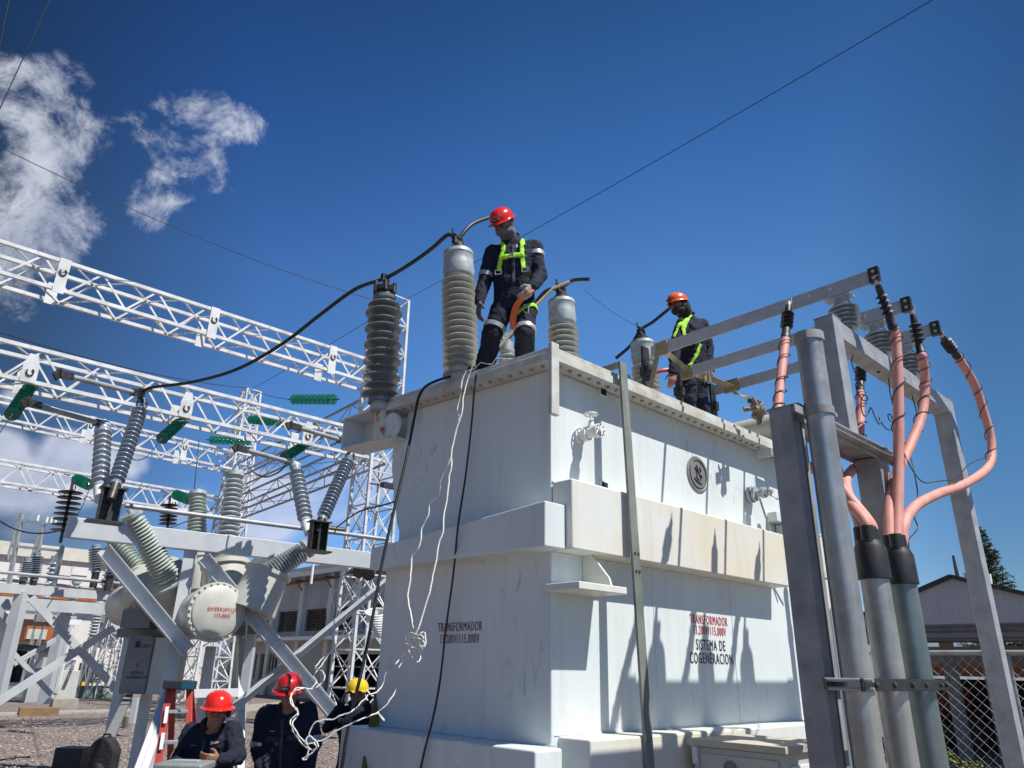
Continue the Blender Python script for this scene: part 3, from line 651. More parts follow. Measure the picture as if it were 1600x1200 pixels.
# lower stand: two posts and a channel shelf on which the near post stands
ls = thing('cable_stand', 'low steel stand of two weathered posts under a channel shelf, right of the transformer', 'steel stand', T(1.2, -1.5, 0))
def hpost(a, b, z1, par, w=0.15):
    m = MB(TM); m.box(a-w/2, a-w/2+0.012, b-w/2, b+w/2, 0, z1); m.box(a+w/2-0.012, a+w/2, b-w/2, b+w/2, 0, z1); m.box(a-w/2+0.012, a+w/2-0.012, b-0.008, b+0.008, 0, z1)
    return m
m = MB(TM); A1_ = 0.61; m.box(A1_-0.075, A1_+0.03, -1.58, -1.43, 0, 3.34); m.box(A1_+0.055, A1_+0.10, -1.58, -1.40, 0, 3.28); m.box(A1_+0.03, A1_+0.055, -1.515, -1.495, 0, 3.28)
m.build('post', M['galvold'], ls, bevel=0.004)
m = MB(TM); A2_ = 1.93; m.box(A2_-0.09, A2_+0.09, -1.60, -1.42, 0, 3.27); m.build('post', M['galvold'], ls, bevel=0.006)
m = MB(TM); m.box(A1_-0.05, 2.12, -1.62, -1.40, 3.348, 3.358); m.box(A1_-0.02, 2.12, -1.60, -1.588, 3.25, 3.348); m.box(A1_-0.02, 2.12, -1.42, -1.408, 3.25, 3.348); m.box(A1_+0.1, 2.16, -1.66, -1.38, 3.275, 3.281)
m.build('shelf', M['galvold'], ls, bevel=0.002)
# three busbars
BZ = 4.75
bars = []
bardef = ((1.895, 0.42, -1.80, 'upper'), (2.60, 0.54, -1.79, 'mid'), (3.275, 0.55, -1.80, 'low'))
blab = ('nearest flat aluminium busbar, its inner end wrapped in tan webbing', 'middle flat aluminium busbar passing in front of the orange-helmet worker', 'farthest flat aluminium busbar, with the webbing sling knotted round it')
for (a, b1, b0, _), lb in zip(bardef, blab):
    bt = thing('busbar', lb, 'busbar', T(a, -0.6, BZ), 'flat busbars between the transformer lid and the frame')
    m = MB(TM); m.box(a-0.006, a+0.006, b0, b1, BZ-0.062, BZ+0.062); m.build('flat_bar', M['alu'], bt, bevel=0.002)
    m = MB(TM)
    m.box(a-0.022, a-0.007, b0-0.02, b0+0.06, BZ-0.065, BZ+0.070); m.box(a+0.007, a+0.022, b0-0.02, b0+0.06, BZ-0.065, BZ+0.070); m.build('end_clamp', M['blackmetal'], bt, bevel=0.002)
    for zz_ in (-0.03, 0.03):
        for bb_ in (b0+0.02,):
            m = MB(TM); m.lathe((a-0.022, bb_, BZ+zz_), (-1, 0, 0), [(0, 0.014), (0.012, 0.012)], 8); m.build('bolt', M['alu'], bt)
    for bb_ in (-1.42, -1.24):
        m = MB(TM); m.lathe((a-0.007, bb_, BZ), (-1, 0, 0), [(0, 0.017), (0.010, 0.017), (0.014, 0.010)], 10); m.build('bolt', M['alu'], bt)
    bars.append(bt)
# post insulators between beam and bars
ilab = ('grey ribbed post insulator under the nearest busbar', 'grey ribbed post insulator under the middle busbar', 'grey ribbed post insulator under the farthest busbar')
for (a, b1, b0, _), lb in zip(bardef, ilab):
    it = thing('post_insulator', lb, 'insulator', T(a, BB, ZB+0.057), 'post insulators on the frame beam')
    insulator('porcelain', T(a, BB, ZB+0.11), T(a, BB, BZ-0.17), 0.068, 0.118, 5, M['porc'], it, base=0.012, seg=36)
    m = MB(); m.cyl(T(a, BB, ZB+0.057), T(a, BB, ZB+0.112), 0.042, 20); m.build('foot', M['galvold'], it)
    m = MB(); m.cyl(T(a, BB, BZ-0.18), T(a, BB, BZ-0.105), 0.058, 20); m.build('head', M['galvold'], it)
    m = MB(TM); m.box(a-0.05, a+0.05, BB-0.09, BB+0.13, BZ-0.104, BZ-0.092); m.box(a+0.007, a+0.018, BB-0.07, BB+0.10, BZ-0.092, BZ+0.03); m.build('bar_support', M['alu'], it, bevel=0.002)
# black lead hooks under the beam
# ---------------------------------------------------------------- cable terminations
def termination(name, pts, mt_r=None): pass
def cable(label, path_top, dirv, path, r, coil=None, grp='salmon power cables', top_len=0.38, k=1.0, seg=14, tip=None):
    """path_top: lug position on the bar; dirv: way the termination leaves; path: points of the salmon sheath"""
    ct = thing('power_cable', label, 'cable', path_top, grp)
    p = Vector(path_top); d = Vector(dirv).normalized()
    m = MB(); m.bar(p + Z*0.02, p + d*0.05, 0.05, 0.012, U); m.cyl(p+d*0.02, p+d*0.08, 0.020, 14); m.build('lug', M['alu'], ct)
    pr = [(0, 0.022), (0.02, 0.026), (0.08, 0.028)]
    for i in range(4):
        h = 0.085 + i*0.045; pr += [(h, 0.027), (h+0.014, 0.047), (h+0.018, 0.051), (h+0.021, 0.046), (h+0.024, 0.028)]
    pr += [(0.27, 0.029), (0.28, 0.034), (0.33, 0.032), (0.335, 0.037), (top_len, 0.036)]
    pr = [(h_*k, r_) for h_, r_ in pr]; m = MB(); m.lathe(p+d*0.06, d, pr, 28); m.build('termination', M['black'], ct, smooth=50)
    q = p + d*(0.06+top_len*k-0.01)
    pts = spline([q, q+d*0.04] + list(path), 10)
    m = MB(); m.tube(pts, r, 18); m.build('sheath', M['pink'], ct)
    if coil:
        i0, i1, turns = coil; n = int(turns*16); cp = []
        for k in range(n+1):
            t = k/n; f = i0 + (i1-i0)*t; i = int(f*(len(pts)-1)); i = min(i, len(pts)-2); fr = f*(len(pts)-1)-i
            c = lerp(pts[i], pts[i+1], fr); tg = (pts[i+1]-pts[i]).normalized(); nx = tg.cross(Vector((0.3, 0.9, 0.1))).normalized(); ny = tg.cross(nx)
            a = 2*math.pi*turns*t; rr = r + 0.009 + 0.008*math.sin(3*a*0.37)
            t = t + 0.012*math.sin(a*0.61); f = i0 + (i1-i0)*min(max(t, 0), 1); i = min(int(f*(len(pts)-1)), len(pts)-2); c = lerp(pts[i], pts[i+1], f*(len(pts)-1)-i)
            cp.append(c + (nx*math.cos(a)+ny*math.sin(a))*rr)
        m = MB(); m.tube(cp, 0.0042, 6); m.build('earth_lead', M['black'], ct)
    return ct, pts
RC = 0.038
P3 = (1.60, -1.70); P2 = (1.10, -1.70); BTZ = 2.62
def lugp(a, b): return T(a-0.02, b, BZ-0.03)
# three right-hand cables into the second boot
def pb(px, py, b): return onb(px, py, b)
c1p = [pb(1402, 560, -1.78), pb(1404, 640, -1.74), pb(1404, 720, -1.70), pb(1403, 790, -1.68), pb(1402, 860, -1.68), pb(1402, 900, -1.68)]
t1 = lugp(1.895, -1.79); d1 = (pb(1390, 470, -1.80)-t1)
cable('salmon cable from the nearest busbar, running straight down in a black coil', t1, pb(1397, 500, -1.80)-pb(1375, 438, -1.80), c1p, RC, (0.10, 0.52, 5))
t2 = pb(1424, 482, -1.80)
cable('salmon cable from the middle busbar, bending left behind the straight one', t2, pb(1441, 560, -1.80)-pb(1424, 482, -1.80), [pb(1445, 600, -1.76), pb(1440, 650, -1.72), pb(1418, 705, -1.66), pb(1398, 750, -1.63), pb(1390, 800, -1.63), pb(1391, 860, -1.64), pb(1393, 890, -1.64)], RC, (0.10, 0.42, 5))
t3 = pb(1468, 520, -1.80)
cable('salmon cable from the farthest busbar, sweeping out right in a wide loop', t3, pb(1507, 572, -1.80)-pb(1468, 520, -1.80), [pb(1522, 600, -1.80), pb(1536, 640, -1.80), pb(1549, 690, -1.80), pb(1545, 728, -1.78), pb(1510, 755, -1.76), pb(1465, 772, -1.74), pb(1432, 790, -1.72), pb(1414, 815, -1.71), pb(1409, 850, -1.70), pb(1408, 890, -1.70)], RC, (0.06, 0.44, 6))
# inner cables dropping from the bars behind the stand, into the first boot
t4 = onb(1233, 470, -1.12)
cable('salmon cable hanging from the nearest busbar behind the left stand post', t4, onb(1224, 560, -1.12)-t4, [onb(1219, 600, -1.14), onb(1216, 650, -1.16), onb(1226, 700, -1.22), onb(1262, 728, -1.34), onb(1302, 750, -1.50), onb(1334, 786, -1.62), T(1.178, -1.712, 2.66), T(1.176, -1.715, 2.58), T(1.176, -1.715, 2.42)], RC*0.95, (0.10, 0.34, 6))
t5 = onb(1285, 520, -1.10)
cable('salmon cable from the middle busbar, mostly hidden behind the tall pipe', t5, onb(1290, 600, -1.10)-t5, [onb(1292, 640, -1.14), onb(1296, 690, -1.22), onb(1312, 745, -1.46), onb(1322, 778, -1.56), T(1.120, -1.700, 2.68), T(1.108, -1.715, 2.58), T(1.108, -1.715, 2.42)], RC*0.95, (0.12, 0.4, 5))
t6 = onb(1345, 556, -1.12)
cable('salmon cable from the farthest busbar, half hidden right behind the near frame post', t6, onb(1344, 640, -1.12)-t6, [onb(1344, 680, -1.14), onb(1340, 720, -1.26), onb(1322, 750, -1.50), onb(1330, 785, -1.57), T(1.150, -1.655, 2.68), T(1.142, -1.655, 2.58), T(1.142, -1.655, 2.42)], RC*0.95, (0.12, 0.34, 5))
# loose black earth wires under the beam
def wire(name, pts, r, mt, label, cat='wire', grp=None, n=8, sp=8):
    m = MB(); m.tube(spline(pts, sp), r, n); o = m.build(name, mt); tag(o, label, cat, grp); return o
B_ = -1.5
cu = []
for k in range(70):
    t = k/69; a = t*math.pi*11
    c = lerp(onb(1343, 600, B_), onb(1352, 640, B_), min(t*3, 1)) if t < 0.33 else lerp(onb(1352, 640, B_), onb(1385, 665, B_), (t-0.33)/0.33) if t < 0.66 else lerp(onb(1385, 665, B_), onb(1404, 640, B_), (t-0.66)/0.34)
    cu.append(c + U*0.045*math.cos(a) + Z*0.05*math.sin(a) + V*0.02*math.sin(a*0.7))
wire('coiled_earth_wire', [onb(1343, 545, B_), onb(1330, 565, B_)] + cu, 0.0045, M['black'], 'loosely coiled black earth wire hanging under the frame beam', 'wire', None, 6, 3)
wire('earth_wire', [onb(1388, 590, B_), onb(1392, 620, B_), onb(1402, 650, B_-0.1), onb(1410, 690, B_-0.1), onb(1418, 720, B_-0.2), onb(1440, 752, B_-0.2), onb(1465, 752, B_-0.25), onb(1495, 746, B_-0.3), onb(1515, 725, B_-0.3), onb(1548, 712, B_-0.3)], 0.0048, M['black'], 'thin black earth wire looping across to the outer salmon cable', 'wire', None, 6, 6)
wire('earth_wire', [onb(1425, 618, B_), onb(1432, 650, B_), onb(1420, 690, B_-.1), onb(1428, 735, B_-0.2), onb(1434, 775, B_-0.2), onb(1428, 805, B_-0.2), onb(1434, 825, B_-0.2), onb(1421, 842, B_-0.22), onb(1420, 855, B_-0.22)], 0.0048, M['black'], 'thin black earth wire dropping kinked to the second pipe boot', 'wire', None, 6, 6)
for px, py in ((1333, 550), (1372, 579), (1424, 610)):
    p = onb(px, py, B_)
    m = MB(); m.cyl(p+Z*0.03, p-Z*0.02, 0.014, 8); m.bar(p-U*0.03, p+U*0.03, 0.02, 0.02); m.build('wire_bolt', M['blackmetal'], gf)
# ---------------------------------------------------------------- steel conduit pipes
def pipe(label, a, b, r, ztop, mt, cap=None, boot=None):
    pt = thing('conduit_pipe', label, 'pipe', T(a, b, 0), 'galvanised conduit pipes clamped side by side')
    m = MB(); m.cyl(T(a, b, 0), T(a, b, ztop), r, 40); m.build('tube', mt, pt, smooth=50)
    if cap:
        m = MB(); pr = [(0, r+0.006), (0.018, r+0.012)]
        m.lathe(T(a, b, ztop-0.05), Z, [(0, r+0.003), (0.002, r+0.012), (0.06, r+0.012), (0.064, r-0.01)], 12); m.build('end_cap', M['galvold'], pt, smooth=30)
    if boot:
        z0, z1 = boot
        m = MB(); m.lathe(T(a, b, z0), Z, [(0, r+0.005), (0.004, r+0.016), (z1-z0-0.10, r+0.012), (z1-z0-0.07, r*0.98), (z1-z0-0.05, r*0.9)], 32)
        for k in range(3):
            c = T(a, b, z1-0.09)+U*(-0.034, 0.036, 0.0)[k]+V*(-0.014, -0.014, 0.042)[k]; m.cyl(c, c+Z*0.13, 0.046, 18, 0.041)
        m.build('boot', M['black'], pt, smooth=50)
    return pt
pq = TM.inverted() @ onb(1263, 525, -1.72)
pipe('tall capped zinc conduit pipe, leftmost of the row and reaching above the shelf', pq.x, -1.72, 0.082, pq.z, M['pipe'], cap=True)
q2 = TM.inverted() @ onb(1356, 838, -1.70)
pipe('shorter zinc conduit pipe with black rubber boot, between its two neighbours', q2.x, -1.70, 0.084, q2.z-0.06, M['pipe'], boot=(q2.z-0.27, q2.z+0.02))
q3 = TM.inverted() @ onb(1400, 850, -1.70)
pipe('teal-stained conduit pipe with black rubber boot, rightmost of the row', q3.x, -1.70, 0.084, q3.z-0.06, M['pipeteal'], boot=(q3.z-0.27, q3.z+0.02))
print('pipes', pq, q2, q3)
# clamps
m = MB()
zc = (TM.inverted() @ onb(1263, 636, -1.72)).z
m.lathe(T(pq.x, -1.72, zc-0.025), Z, [(0, 0.084), (0, 0.091), (0.05, 0.091), (0.05, 0.084)], 36)
m.bar(T(pq.x-0.20, -1.655, zc), T(pq.x-0.06, -1.66, zc), 0.012, 0.05); m.bar(T(pq.x+0.08, -1.72, zc), T(pq.x+0.13, -1.72, zc), 0.03, 0.055); m.cyl(T(pq.x+0.11, -1.78, zc), T(pq.x+0.11, -1.66, zc), 0.016, 8)
cl = m.build('pipe_clamp', M['galvold'], smooth=35); tag(cl, 'single steel clamp band holding the tall pipe at the shelf', 'clamp')
cl = thing('pipe_clamp', 'long dark clamp strap bolted across all three conduit pipes', 'clamp', T(1.0, -1.8, 1.6))
zz_ = (TM.inverted() @ onb(1360, 1070, -1.79)).z
print('strap z', zz_)
m = MB(TM)
xs = [pq.x-0.22, pq.x-0.10] + [pq.x+0.10] + [q3.x+0.10]
m.box(pq.x-0.16, q3.x+0.14, -1.815, -1.803, zz_-0.032, zz_+0.032); m.build('strap', M['black'], cl, bevel=0.002)
m = MB(TM); m.box(pq.x-0.16, q3.x+0.14, -1.612, -1.604, zz_-0.03, zz_+0.03); m.build('backing_bar', M['blackmetal'], cl, bevel=0.002)
for a_ in (pq.x+0.01, (pq.x+q2.x)/2, q2.x+0.01, (q2.x+q3.x)/2, q3.x+0.02, q3.x+0.12):
    m = MB(TM); m.lathe((a_, -1.815, zz_), (0, -1, 0), [(0, 0.015), (0.012, 0.015), (0.016, 0.010)], 8); m.build('bolt', M['blackmetal'], cl)
for dz in (-0.022, 0.022):
    m = MB(TM); m.cyl((pq.x-0.13, -1.86, zz_+dz), (pq.x-0.13, -1.60, zz_+dz), 0.010, 8); m.build('threaded_rod', M['galv'], cl)
# pale downpipe behind the stand
m = MB(); p0 = onb(1277, 838, -0.2); p1 = onb(1318, 1060, -0.2)
m.cyl(Vector((p0.x, p0.y, 0.3)), p0, 0.045, 20); m.cyl(p0-Z*0.42, p0-Z*0.34, 0.055, 20); m.cyl(p0, p0+Z*0.02, 0.05, 20)
o = m.build('downpipe', M['white']); tag(o, 'white plastic downpipe seen between the stand post and the tall pipe', 'pipe')
# hanging flat strip in front of the long face
hs_ = MB(); 
p0 = onb(972, 556, -0.055); loc_ = TM.inverted() @ p0
m = MB(TM); m.prism([(-0.044, 4.165), (-0.066, 4.165), (-0.20, 0.0), (-0.178, 0.0)], (loc_.x-0.045, 0, 0), (0, 1, 0), (0, 0, 1), (1, 0, 0), 0.09); m.box(loc_.x-0.045, loc_.x+0.045, -0.043, 0.34, 4.145, 4.165)
o = m.build('steel_strip', M['woodplank'], bevel=0.003, origin=T(loc_.x, -0.05, 0)); tag(o, 'weathered flat strip hooked over the flange and hanging down the long tank face', 'strip')
m = MB(TM); 
for zz_ in ((TM.inverted() @ onb(977, 864, -0.07)).z, (TM.inverted() @ onb(978, 892, -0.07)).z):
    for da in (-0.018, 0.022): m.lathe((loc_.x+da, -0.066-(4.165-zz_)*0.0322, zz_), (0, -1, 0), [(0, 0.011), (0.008, 0.009)], 8)
mm = m.build('rivet', M['blackmetal'], o)
# tan webbing
def ribbon(name, pts, wd, mt, label, wv=None, th=0.004, grp=None, par=None):
    m = MB(); P = [Vector(p) for p in pts]
    for i in range(len(P)-1): m.bar(P[i], P[i+1], th, wd, wv or U)
    o = m.build(name, mt, par); 
    if par is None: tag(o, label, 'strap', grp)
    return o
ba, bb, bc = [x[0] for x in bardef]
def wrap(a, b0, b1, par=None, nm='webbing_wrap'):
    m = MB(TM); m.box(a-0.016, a+0.016, b0, b1, BZ-0.075, BZ+0.075); return m.build(nm, M['strap'], par, bevel=0.006)
sl1 = thing('webbing_sling', 'tan webbing sling tied round the inner busbar ends and ratcheted down', 'strap', T(2.4, 0.3, 4.6))
wrap(ba, 0.22, 0.36, sl1); wrap(bb, 0.40, 0.53, sl1); wrap(bc, 0.24, 0.42, sl1)
def tband(p0, p1, wd, tw=0.0, upv=Z):
    m = MB(); n = 10; P = [lerp(p0, p1, i/n) - Z*0.03*math.sin(math.pi*i/n)*0 for i in range(n+1)]
    vs = []; 
    for i, p in enumerate(P):
        d = (p1-p0).normalized(); s = d.cross(upv).normalized(); a = tw*i/n; u2 = s.cross(d)
        ww = (s*math.sin(a)+u2*math.cos(a))*wd/2; nn = (s*math.cos(a)-u2*math.sin(a))*0.002
        vs += [p+ww+nn, p-ww+nn, p-ww-nn, p+ww-nn]
    fs = [(i*4+j, i*4+(j+1) % 4, i*4+4+(j+1) % 4, i*4+4+j) for i in range(n) for j in range(4)]
    m.add(vs, fs + [(0, 1, 2, 3), (n*4+3, n*4+2, n*4+1, n*4)])
    return m.build('band', M['strap'], sl1)
A_ = T(ba, 0.30, BZ); B2 = T(bb, 0.46, BZ+0.02); C2 = T(bc, 0.32, BZ-0.02)
tband(A_ + Z*0.02, B2, 0.06, 1.0); tband(B2, C2, 0.07, 1.5); tband(C2-Z*0.05, at(1170, 622, 7.15), 0.055, 2.5)
tband(T(ba, 0.34, BZ-0.02), T(ba-0.05, 0.42, BZ-0.42), 0.05, 0.5); tband(A_+Z*0.07, T(ba+0.12, 0.12, BZ+0.085), 0.05, 0.3)
m = MB(); c = at(1175, 628, 7.15)
m.cyl(c-U*0.05, c+U*0.05, 0.025, 12); m.bar(c, c+Vector((0.08, 0.0, -0.12)), 0.05, 0.03); m.bar(c+Vector((0.01, 0, 0.02)), c+Vector((0.10, 0, -0.02)), 0.05, 0.02); m.build('ratchet', M['blackmetal'], sl1, smooth=35)
# stray red rag and dark tools by the bushings
m = MB(); p = [onb(1018, 586, 0.6), onb(1030, 580, 0.55), onb(1042, 578, 0.5), onb(1050, 577, 0.5)]
m.tube(p, [0.006, 0.02, 0.024, 0.02], 8); o = m.build('red_sleeve', mat('red_plastic', (0.45, 0.02, 0.03), 0.5)); tag(o, 'short red plastic sleeve pointing left behind the middle low bushing', 'sleeve')
# ================================================================ high-voltage jumper cables
def cablepts(name, pts, r, mt, label, cat='cable', grp=None, n=10, sp=10):
    m = MB(); m.tube(spline(pts, sp), r, n); o = m.build(name, mt); tag(o, label, cat, grp); return o
SWT = at(222, 612, 9.4)      # top clamp of the dark switch insulator
cablepts('jumper_cable', [SWT, at(240, 605, 9.2), at(300, 597, 8.8), at(370, 577, 8.3), at(440, 538, 7.9), at(500, 492, 7.5), at(555, 452, 7.15), ARRTOP, at(640, 413, 6.75), at(675, 388, 6.6), at(700, 367, 6.45), ht1, at(740, 349, 6.5), at(790, 332, 6.9), at(835, 318, 7.4)][:-1], 0.021, M['black'],
          'thick black jumper cable sagging from the switch up over the arrester to the first bushing')
cablepts('jumper_cable', [at(752, 575, 7.9), at(795, 528, 7.75), at(830, 482, 7.5), at(853, 455, 7.4), ht2, at(895, 438, 7.36), at(921, 436, 7.3)], 0.021, M['black'],
          'black jumper cable with a loose free end on the middle tall bushing')
cablepts('jumper_cable', [at(962, 560, 8.6), at(985, 540, 8.5), ht3, at(1020, 503, 8.4), at(1045, 483, 8.3), at(1062, 470, 8.2)], 0.021, M['black'],
          'black jumper cable from the farthest tall bushing running behind the orange helmet')
m = MB(); m.tube([at(772, 550, 7.2), at(800, 520, 7.2), at(840, 474, 7.2), at(865, 450, 7.2), at(890, 440, 7.2)], 0.016, 10); o = m.build('wooden_pole', mat('pale_wood', (0.55, 0.40, 0.24), 0.6, 0, (0.45, 0.32, 0.18), 12)); tag(o, 'pale wooden pole leaning from the lid to the middle tall bushing', 'pole')
# the second arrester glimpsed between the worker's legs
sa = thing('surge_arrester', 'small surge arrester seen between the legs of the worker in the lime harness', 'arrester', at(795, 590, 7.6))
insulator('porcelain', at(796, 600, 7.6), at(793, 548, 7.6), 0.07, 0.12, 5, M['porclt'], sa)
m = MB(); c = at(792, 544, 7.6); m.cyl(c-Z*0.03, c+Z*0.06, 0.08, 12); m.bar(c+Z*0.05, c+Z*0.18, 0.05, 0.06); m.bar(c+Z*0.1-U*0.08, c+Z*0.1+U*0.05, 0.03, 0.03); m.build('head_fitting', M['cap'], sa)
# black leads down the short face
fl = lambda px, py, a=0.06: ona(px, py, a)
cablepts('black_lead', [fl(744, 585, -0.03), fl(741, 610, -0.04), fl(737, 660, 0.06), fl(728, 740, 0.10), fl(716, 820, -0.10), fl(708, 900, 0.02), fl(697, 980, 0.08), fl(688, 1060, 0.05), fl(677, 1120, -0.12), fl(664, 1170, -0.13), fl(654, 1215, -0.13)], 0.0085, M['black'], 'thin black lead hanging down the middle of the short tank face', 'lead')
cablepts('black_hose', [at(705, 588, 6.15), at(685, 594, 6.15), at(665, 604, 6.18), at(654, 622, 6.15), at(648, 650, 6.1), at(634, 720, 6.0), at(615, 800, 5.9), at(597, 880, 5.85), at(583, 960, 5.8), at(567, 1040, 5.75), at(550, 1110, 5.7), at(540, 1160, 5.7), at(532, 1215, 5.7)], 0.0125, M['black'], 'thick black hose slanting down past the left edge of the tank', 'hose')
# white tag line hanging from the lid, knotted half way and looping down to the men
RP = 0.0048
rp = thing('rope', 'white rope hanging down the short tank face to a tangled knot above the men', 'rope', ona(735, 590, -0.05))
def rline(pts, r=RP, wob=0.012):
    rnd = random.Random(len(pts)*7); P = spline(pts, 3)
    P = [p + Vector((rnd.uniform(-1, 1), rnd.uniform(-1, 1), rnd.uniform(-1, 1)))*wob*0.3 for p in P]
    m = MB(); m.tube(P, r, 7); return m.build('strand', M['rope'], rp)
def F(lst, a=0): return [ona(x, y, a-0.07-0.53*max(y-580, 0)/420) for x, y in lst]
rline(F([(728, 580), (722, 595), (719, 618), (714, 640), (717, 652), (713, 672), (710, 684), (706, 697), (706, 704), (703, 718), (692, 745), (686, 765), (686, 775), (672, 787), (670, 805), (659, 825), (658, 842), (653, 858), (645, 868), (642, 890), (641, 905), (637, 930), (641, 955), (645, 975), (649, 990)]), 0.0056)
rline(F([(738, 572), (731, 592), (724, 622), (723, 640), (714, 668), (707, 700), (705, 715), (706, 728), (702, 745), (700, 772), (694, 800), (692, 830), (686, 850), (680, 885), (675, 905), (672, 925), (662, 955), (655, 980), (650, 990)], -0.01), 0.0056)
# knot tangle
kn = [(649, 990), (640, 990), (633, 998), (634, 1003), (645, 1001), (655, 992), (664, 989), (665, 1005), (660, 1010), (645, 1003), (638, 1005), (645, 1013), (655, 1008), (652, 997), (642, 1000), (650, 1012), (660, 1012), (655, 1018), (657, 1028), (652, 1034), (645, 1030), (640, 1018), (634, 1004)]
rnd = random.Random(5)
rline([ona(x, y, -0.59 - 0.04*rnd.random()) for x, y in kn])
kn2 = [(636, 1006), (645, 996), (660, 1000), (664, 1010), (650, 1008), (638, 1000), (648, 992), (662, 995), (655, 1004), (640, 1008)]
rline([ona(x, y, -0.59 - 0.04*rnd.random()) for x, y in kn2])
def G(lst): return [at(x, y, Y) for x, y, Y in lst]
rline([ona(642, 1000, -0.60)] + G([(630, 1022, 5.9), (615, 1042, 5.85), (602, 1052, 5.8), (598, 1070, 5.8), (588, 1082, 5.75), (575, 1086, 5.7), (560, 1103, 5.65), (548, 1112, 5.6), (535, 1117, 5.6), (520, 1124, 5.6), (500, 1126, 5.6), (488, 1134, 5.6), (482, 1150, 5.6), (476, 1160, 5.6)]))
rline([ona(634, 1008, -0.60)] + G([(630, 1030, 5.9), (622, 1045, 5.85), (621, 1065, 5.8), (617, 1080, 5.75), (605, 1100, 5.7), (592, 1112, 5.7), (580, 1118, 5.65), (560, 1125, 5.6), (540, 1135, 5.6), (525, 1142, 5.6), (508, 1155, 5.6), (492, 1160, 5.6), (482, 1162, 5.6)]))
rline(G([(590, 1113, 5.7), (594, 1120, 5.7), (600, 1125, 5.68), (598, 1121, 5.7), (589, 1115, 5.7)]))
rline(G([(572, 1078, 5.7), (578, 1084, 5.7), (583, 1088, 5.7)]))
rline(G([(520, 962, 6.6), (522, 948, 6.6), (519, 935, 6.6), (524, 923, 6.6), (529, 923, 6.6), (531, 931, 6.6), (540, 930, 6.6), (552, 922, 6.6), (565, 925, 6.6), (574, 934, 6.5)]))
rline(G([(511, 945, 6.6), (511, 962, 6.6), (520, 966, 6.6), (522, 972, 6.6), (519, 990, 6.55), (522, 1005, 6.5), (517, 1018, 6.45), (505, 1028, 6.4), (494, 1040, 6.35), (494, 1045, 6.3), (505, 1050, 6.25), (507, 1060, 6.2), (500, 1070, 6.15), (488, 1077, 6.1), (470, 1074, 6.05), (460, 1078, 6.0), (455, 1090, 6.0), (460, 1105, 5.95), (466, 1115, 5.9), (462, 1122, 5.9), (457, 1132, 5.85), (468, 1150, 5.8), (480, 1164, 5.7)]))
rline(G([(538, 982, 6.5), (538, 970, 6.5), (543, 960, 6.5), (552, 960, 6.5), (567, 962, 6.5)]))
rline(G([(536, 987, 6.5), (524, 986, 6.5), (519, 993, 6.5), (523, 1008, 6.45), (512, 1025, 6.4), (502, 1040, 6.35), (490, 1056, 6.3), (494, 1066, 6.2), (485, 1076, 6.15), (472, 1076, 6.05), (457, 1082, 6.0), (454, 1098, 5.95), (466, 1112, 5.9), (454, 1125, 5.88), (456, 1135, 5.85), (467, 1158, 5.8), (480, 1168, 5.7), (490, 1172, 5.65), (497, 1166, 5.6), (492, 1156, 5.6), (484, 1150, 5.6), (478, 1156, 5.6), (482, 1170, 5.6), (480, 1180, 5.6), (472, 1186, 5.6), (478, 1186, 5.6), (487, 1176, 5.6), (495, 1168, 5.6), (490, 1160, 5.6)]))
# rope ends on the lid edge
rline([T(-0.02, 1.0, 4.14), T(0.0, 0.90, 4.15), T(-0.03, 0.80, 4.16), T(0.02, 0.72, 4.14), T(-0.02, 0.62, 4.15), T(0.02, 0.55, 4.14)])
# ================================================================ disconnector stand (left)
ZS = 3.4
L0 = atz(104, 824, ZS); L1 = atz(612, 880, ZS)
ds = thing('disconnector_stand', 'grey steel stand with a long box beam and crossed braces carrying two V insulators', 'steel stand', Vector(((L0.x+L1.x)/2, (L0.y+L1.y)/2, 0)))
bd = (L1-L0).normalized(); bn = Vector((bd.y, -bd.x, 0))
m = MB(); m.bar(L0, L1+bd*0.4, 0.16, 0.27); m.build('box_beam', M['beamsteel'], ds, bevel=0.008)
def at_beam(px):   # point under the beam at this photo column
    a = atz(px, 850, ZS); t = (a-L0).dot(bd)
    # iterate so that the column is right
    best = min(range(0, 470), key=lambda k: abs((lambda q: 800 + FPX*(q.dot(CX)/q.dot(_f)))(L0+bd*k*0.01-CAM)-px))
    return L0 + bd*best*0.01
q = at_beam(300); m = MB(); m.bar(Vector((q.x, q.y, 0)), q-Z*0.13, 0.02, 0.17, bd); m.bar(Vector((q.x, q.y, 0))+bd*0.08-bn*0.03, q-Z*0.13+bd*0.08-bn*0.03, 0.14, 0.014, bd); m.build('post', M['beamsteel'], ds)
q = at_beam(395); m = MB(); m.bar(at(374, 1260, q.y-0.1), at(377, 985, q.y+0.6), 0.10, 0.10, bd); m.build('post', M['beamsteel'], ds)
def brace(pa, pb_, w, nm='diagonal_brace', up=None, mt='beamsteel'):
    m = MB(); d = (pb_-pa).normalized(); e = bn.cross(d).normalized()
    if e.z < 0: e = -e
    m.bar(pa, pb_, 0.012, w, e)
    for k in (-1, 1): m.bar(pa+e*k*(w/2+0.006)+bn*0.055, pb_+e*k*(w/2+0.006)+bn*0.055, 0.12, 0.010, e)
    return m.build(nm, M[mt], ds)
qa = at_beam(165); brace(qa-Z*0.24+bn*0.0, at(292, 1018, at_beam(292).y-0.02), 0.16)
qa = at_beam(318); brace(qa-Z*0.24+bn*0.08, at(548, 1150, at_beam(500).y-0.25), 0.16)
m = MB(); m.angle(at(330, 1135, at_beam(330).y-0.1), at(608, 905, L1.y-0.1), 0.13, Z, 0.012, out=-bn); m.build('diagonal_brace', M['beamsteel'], ds)
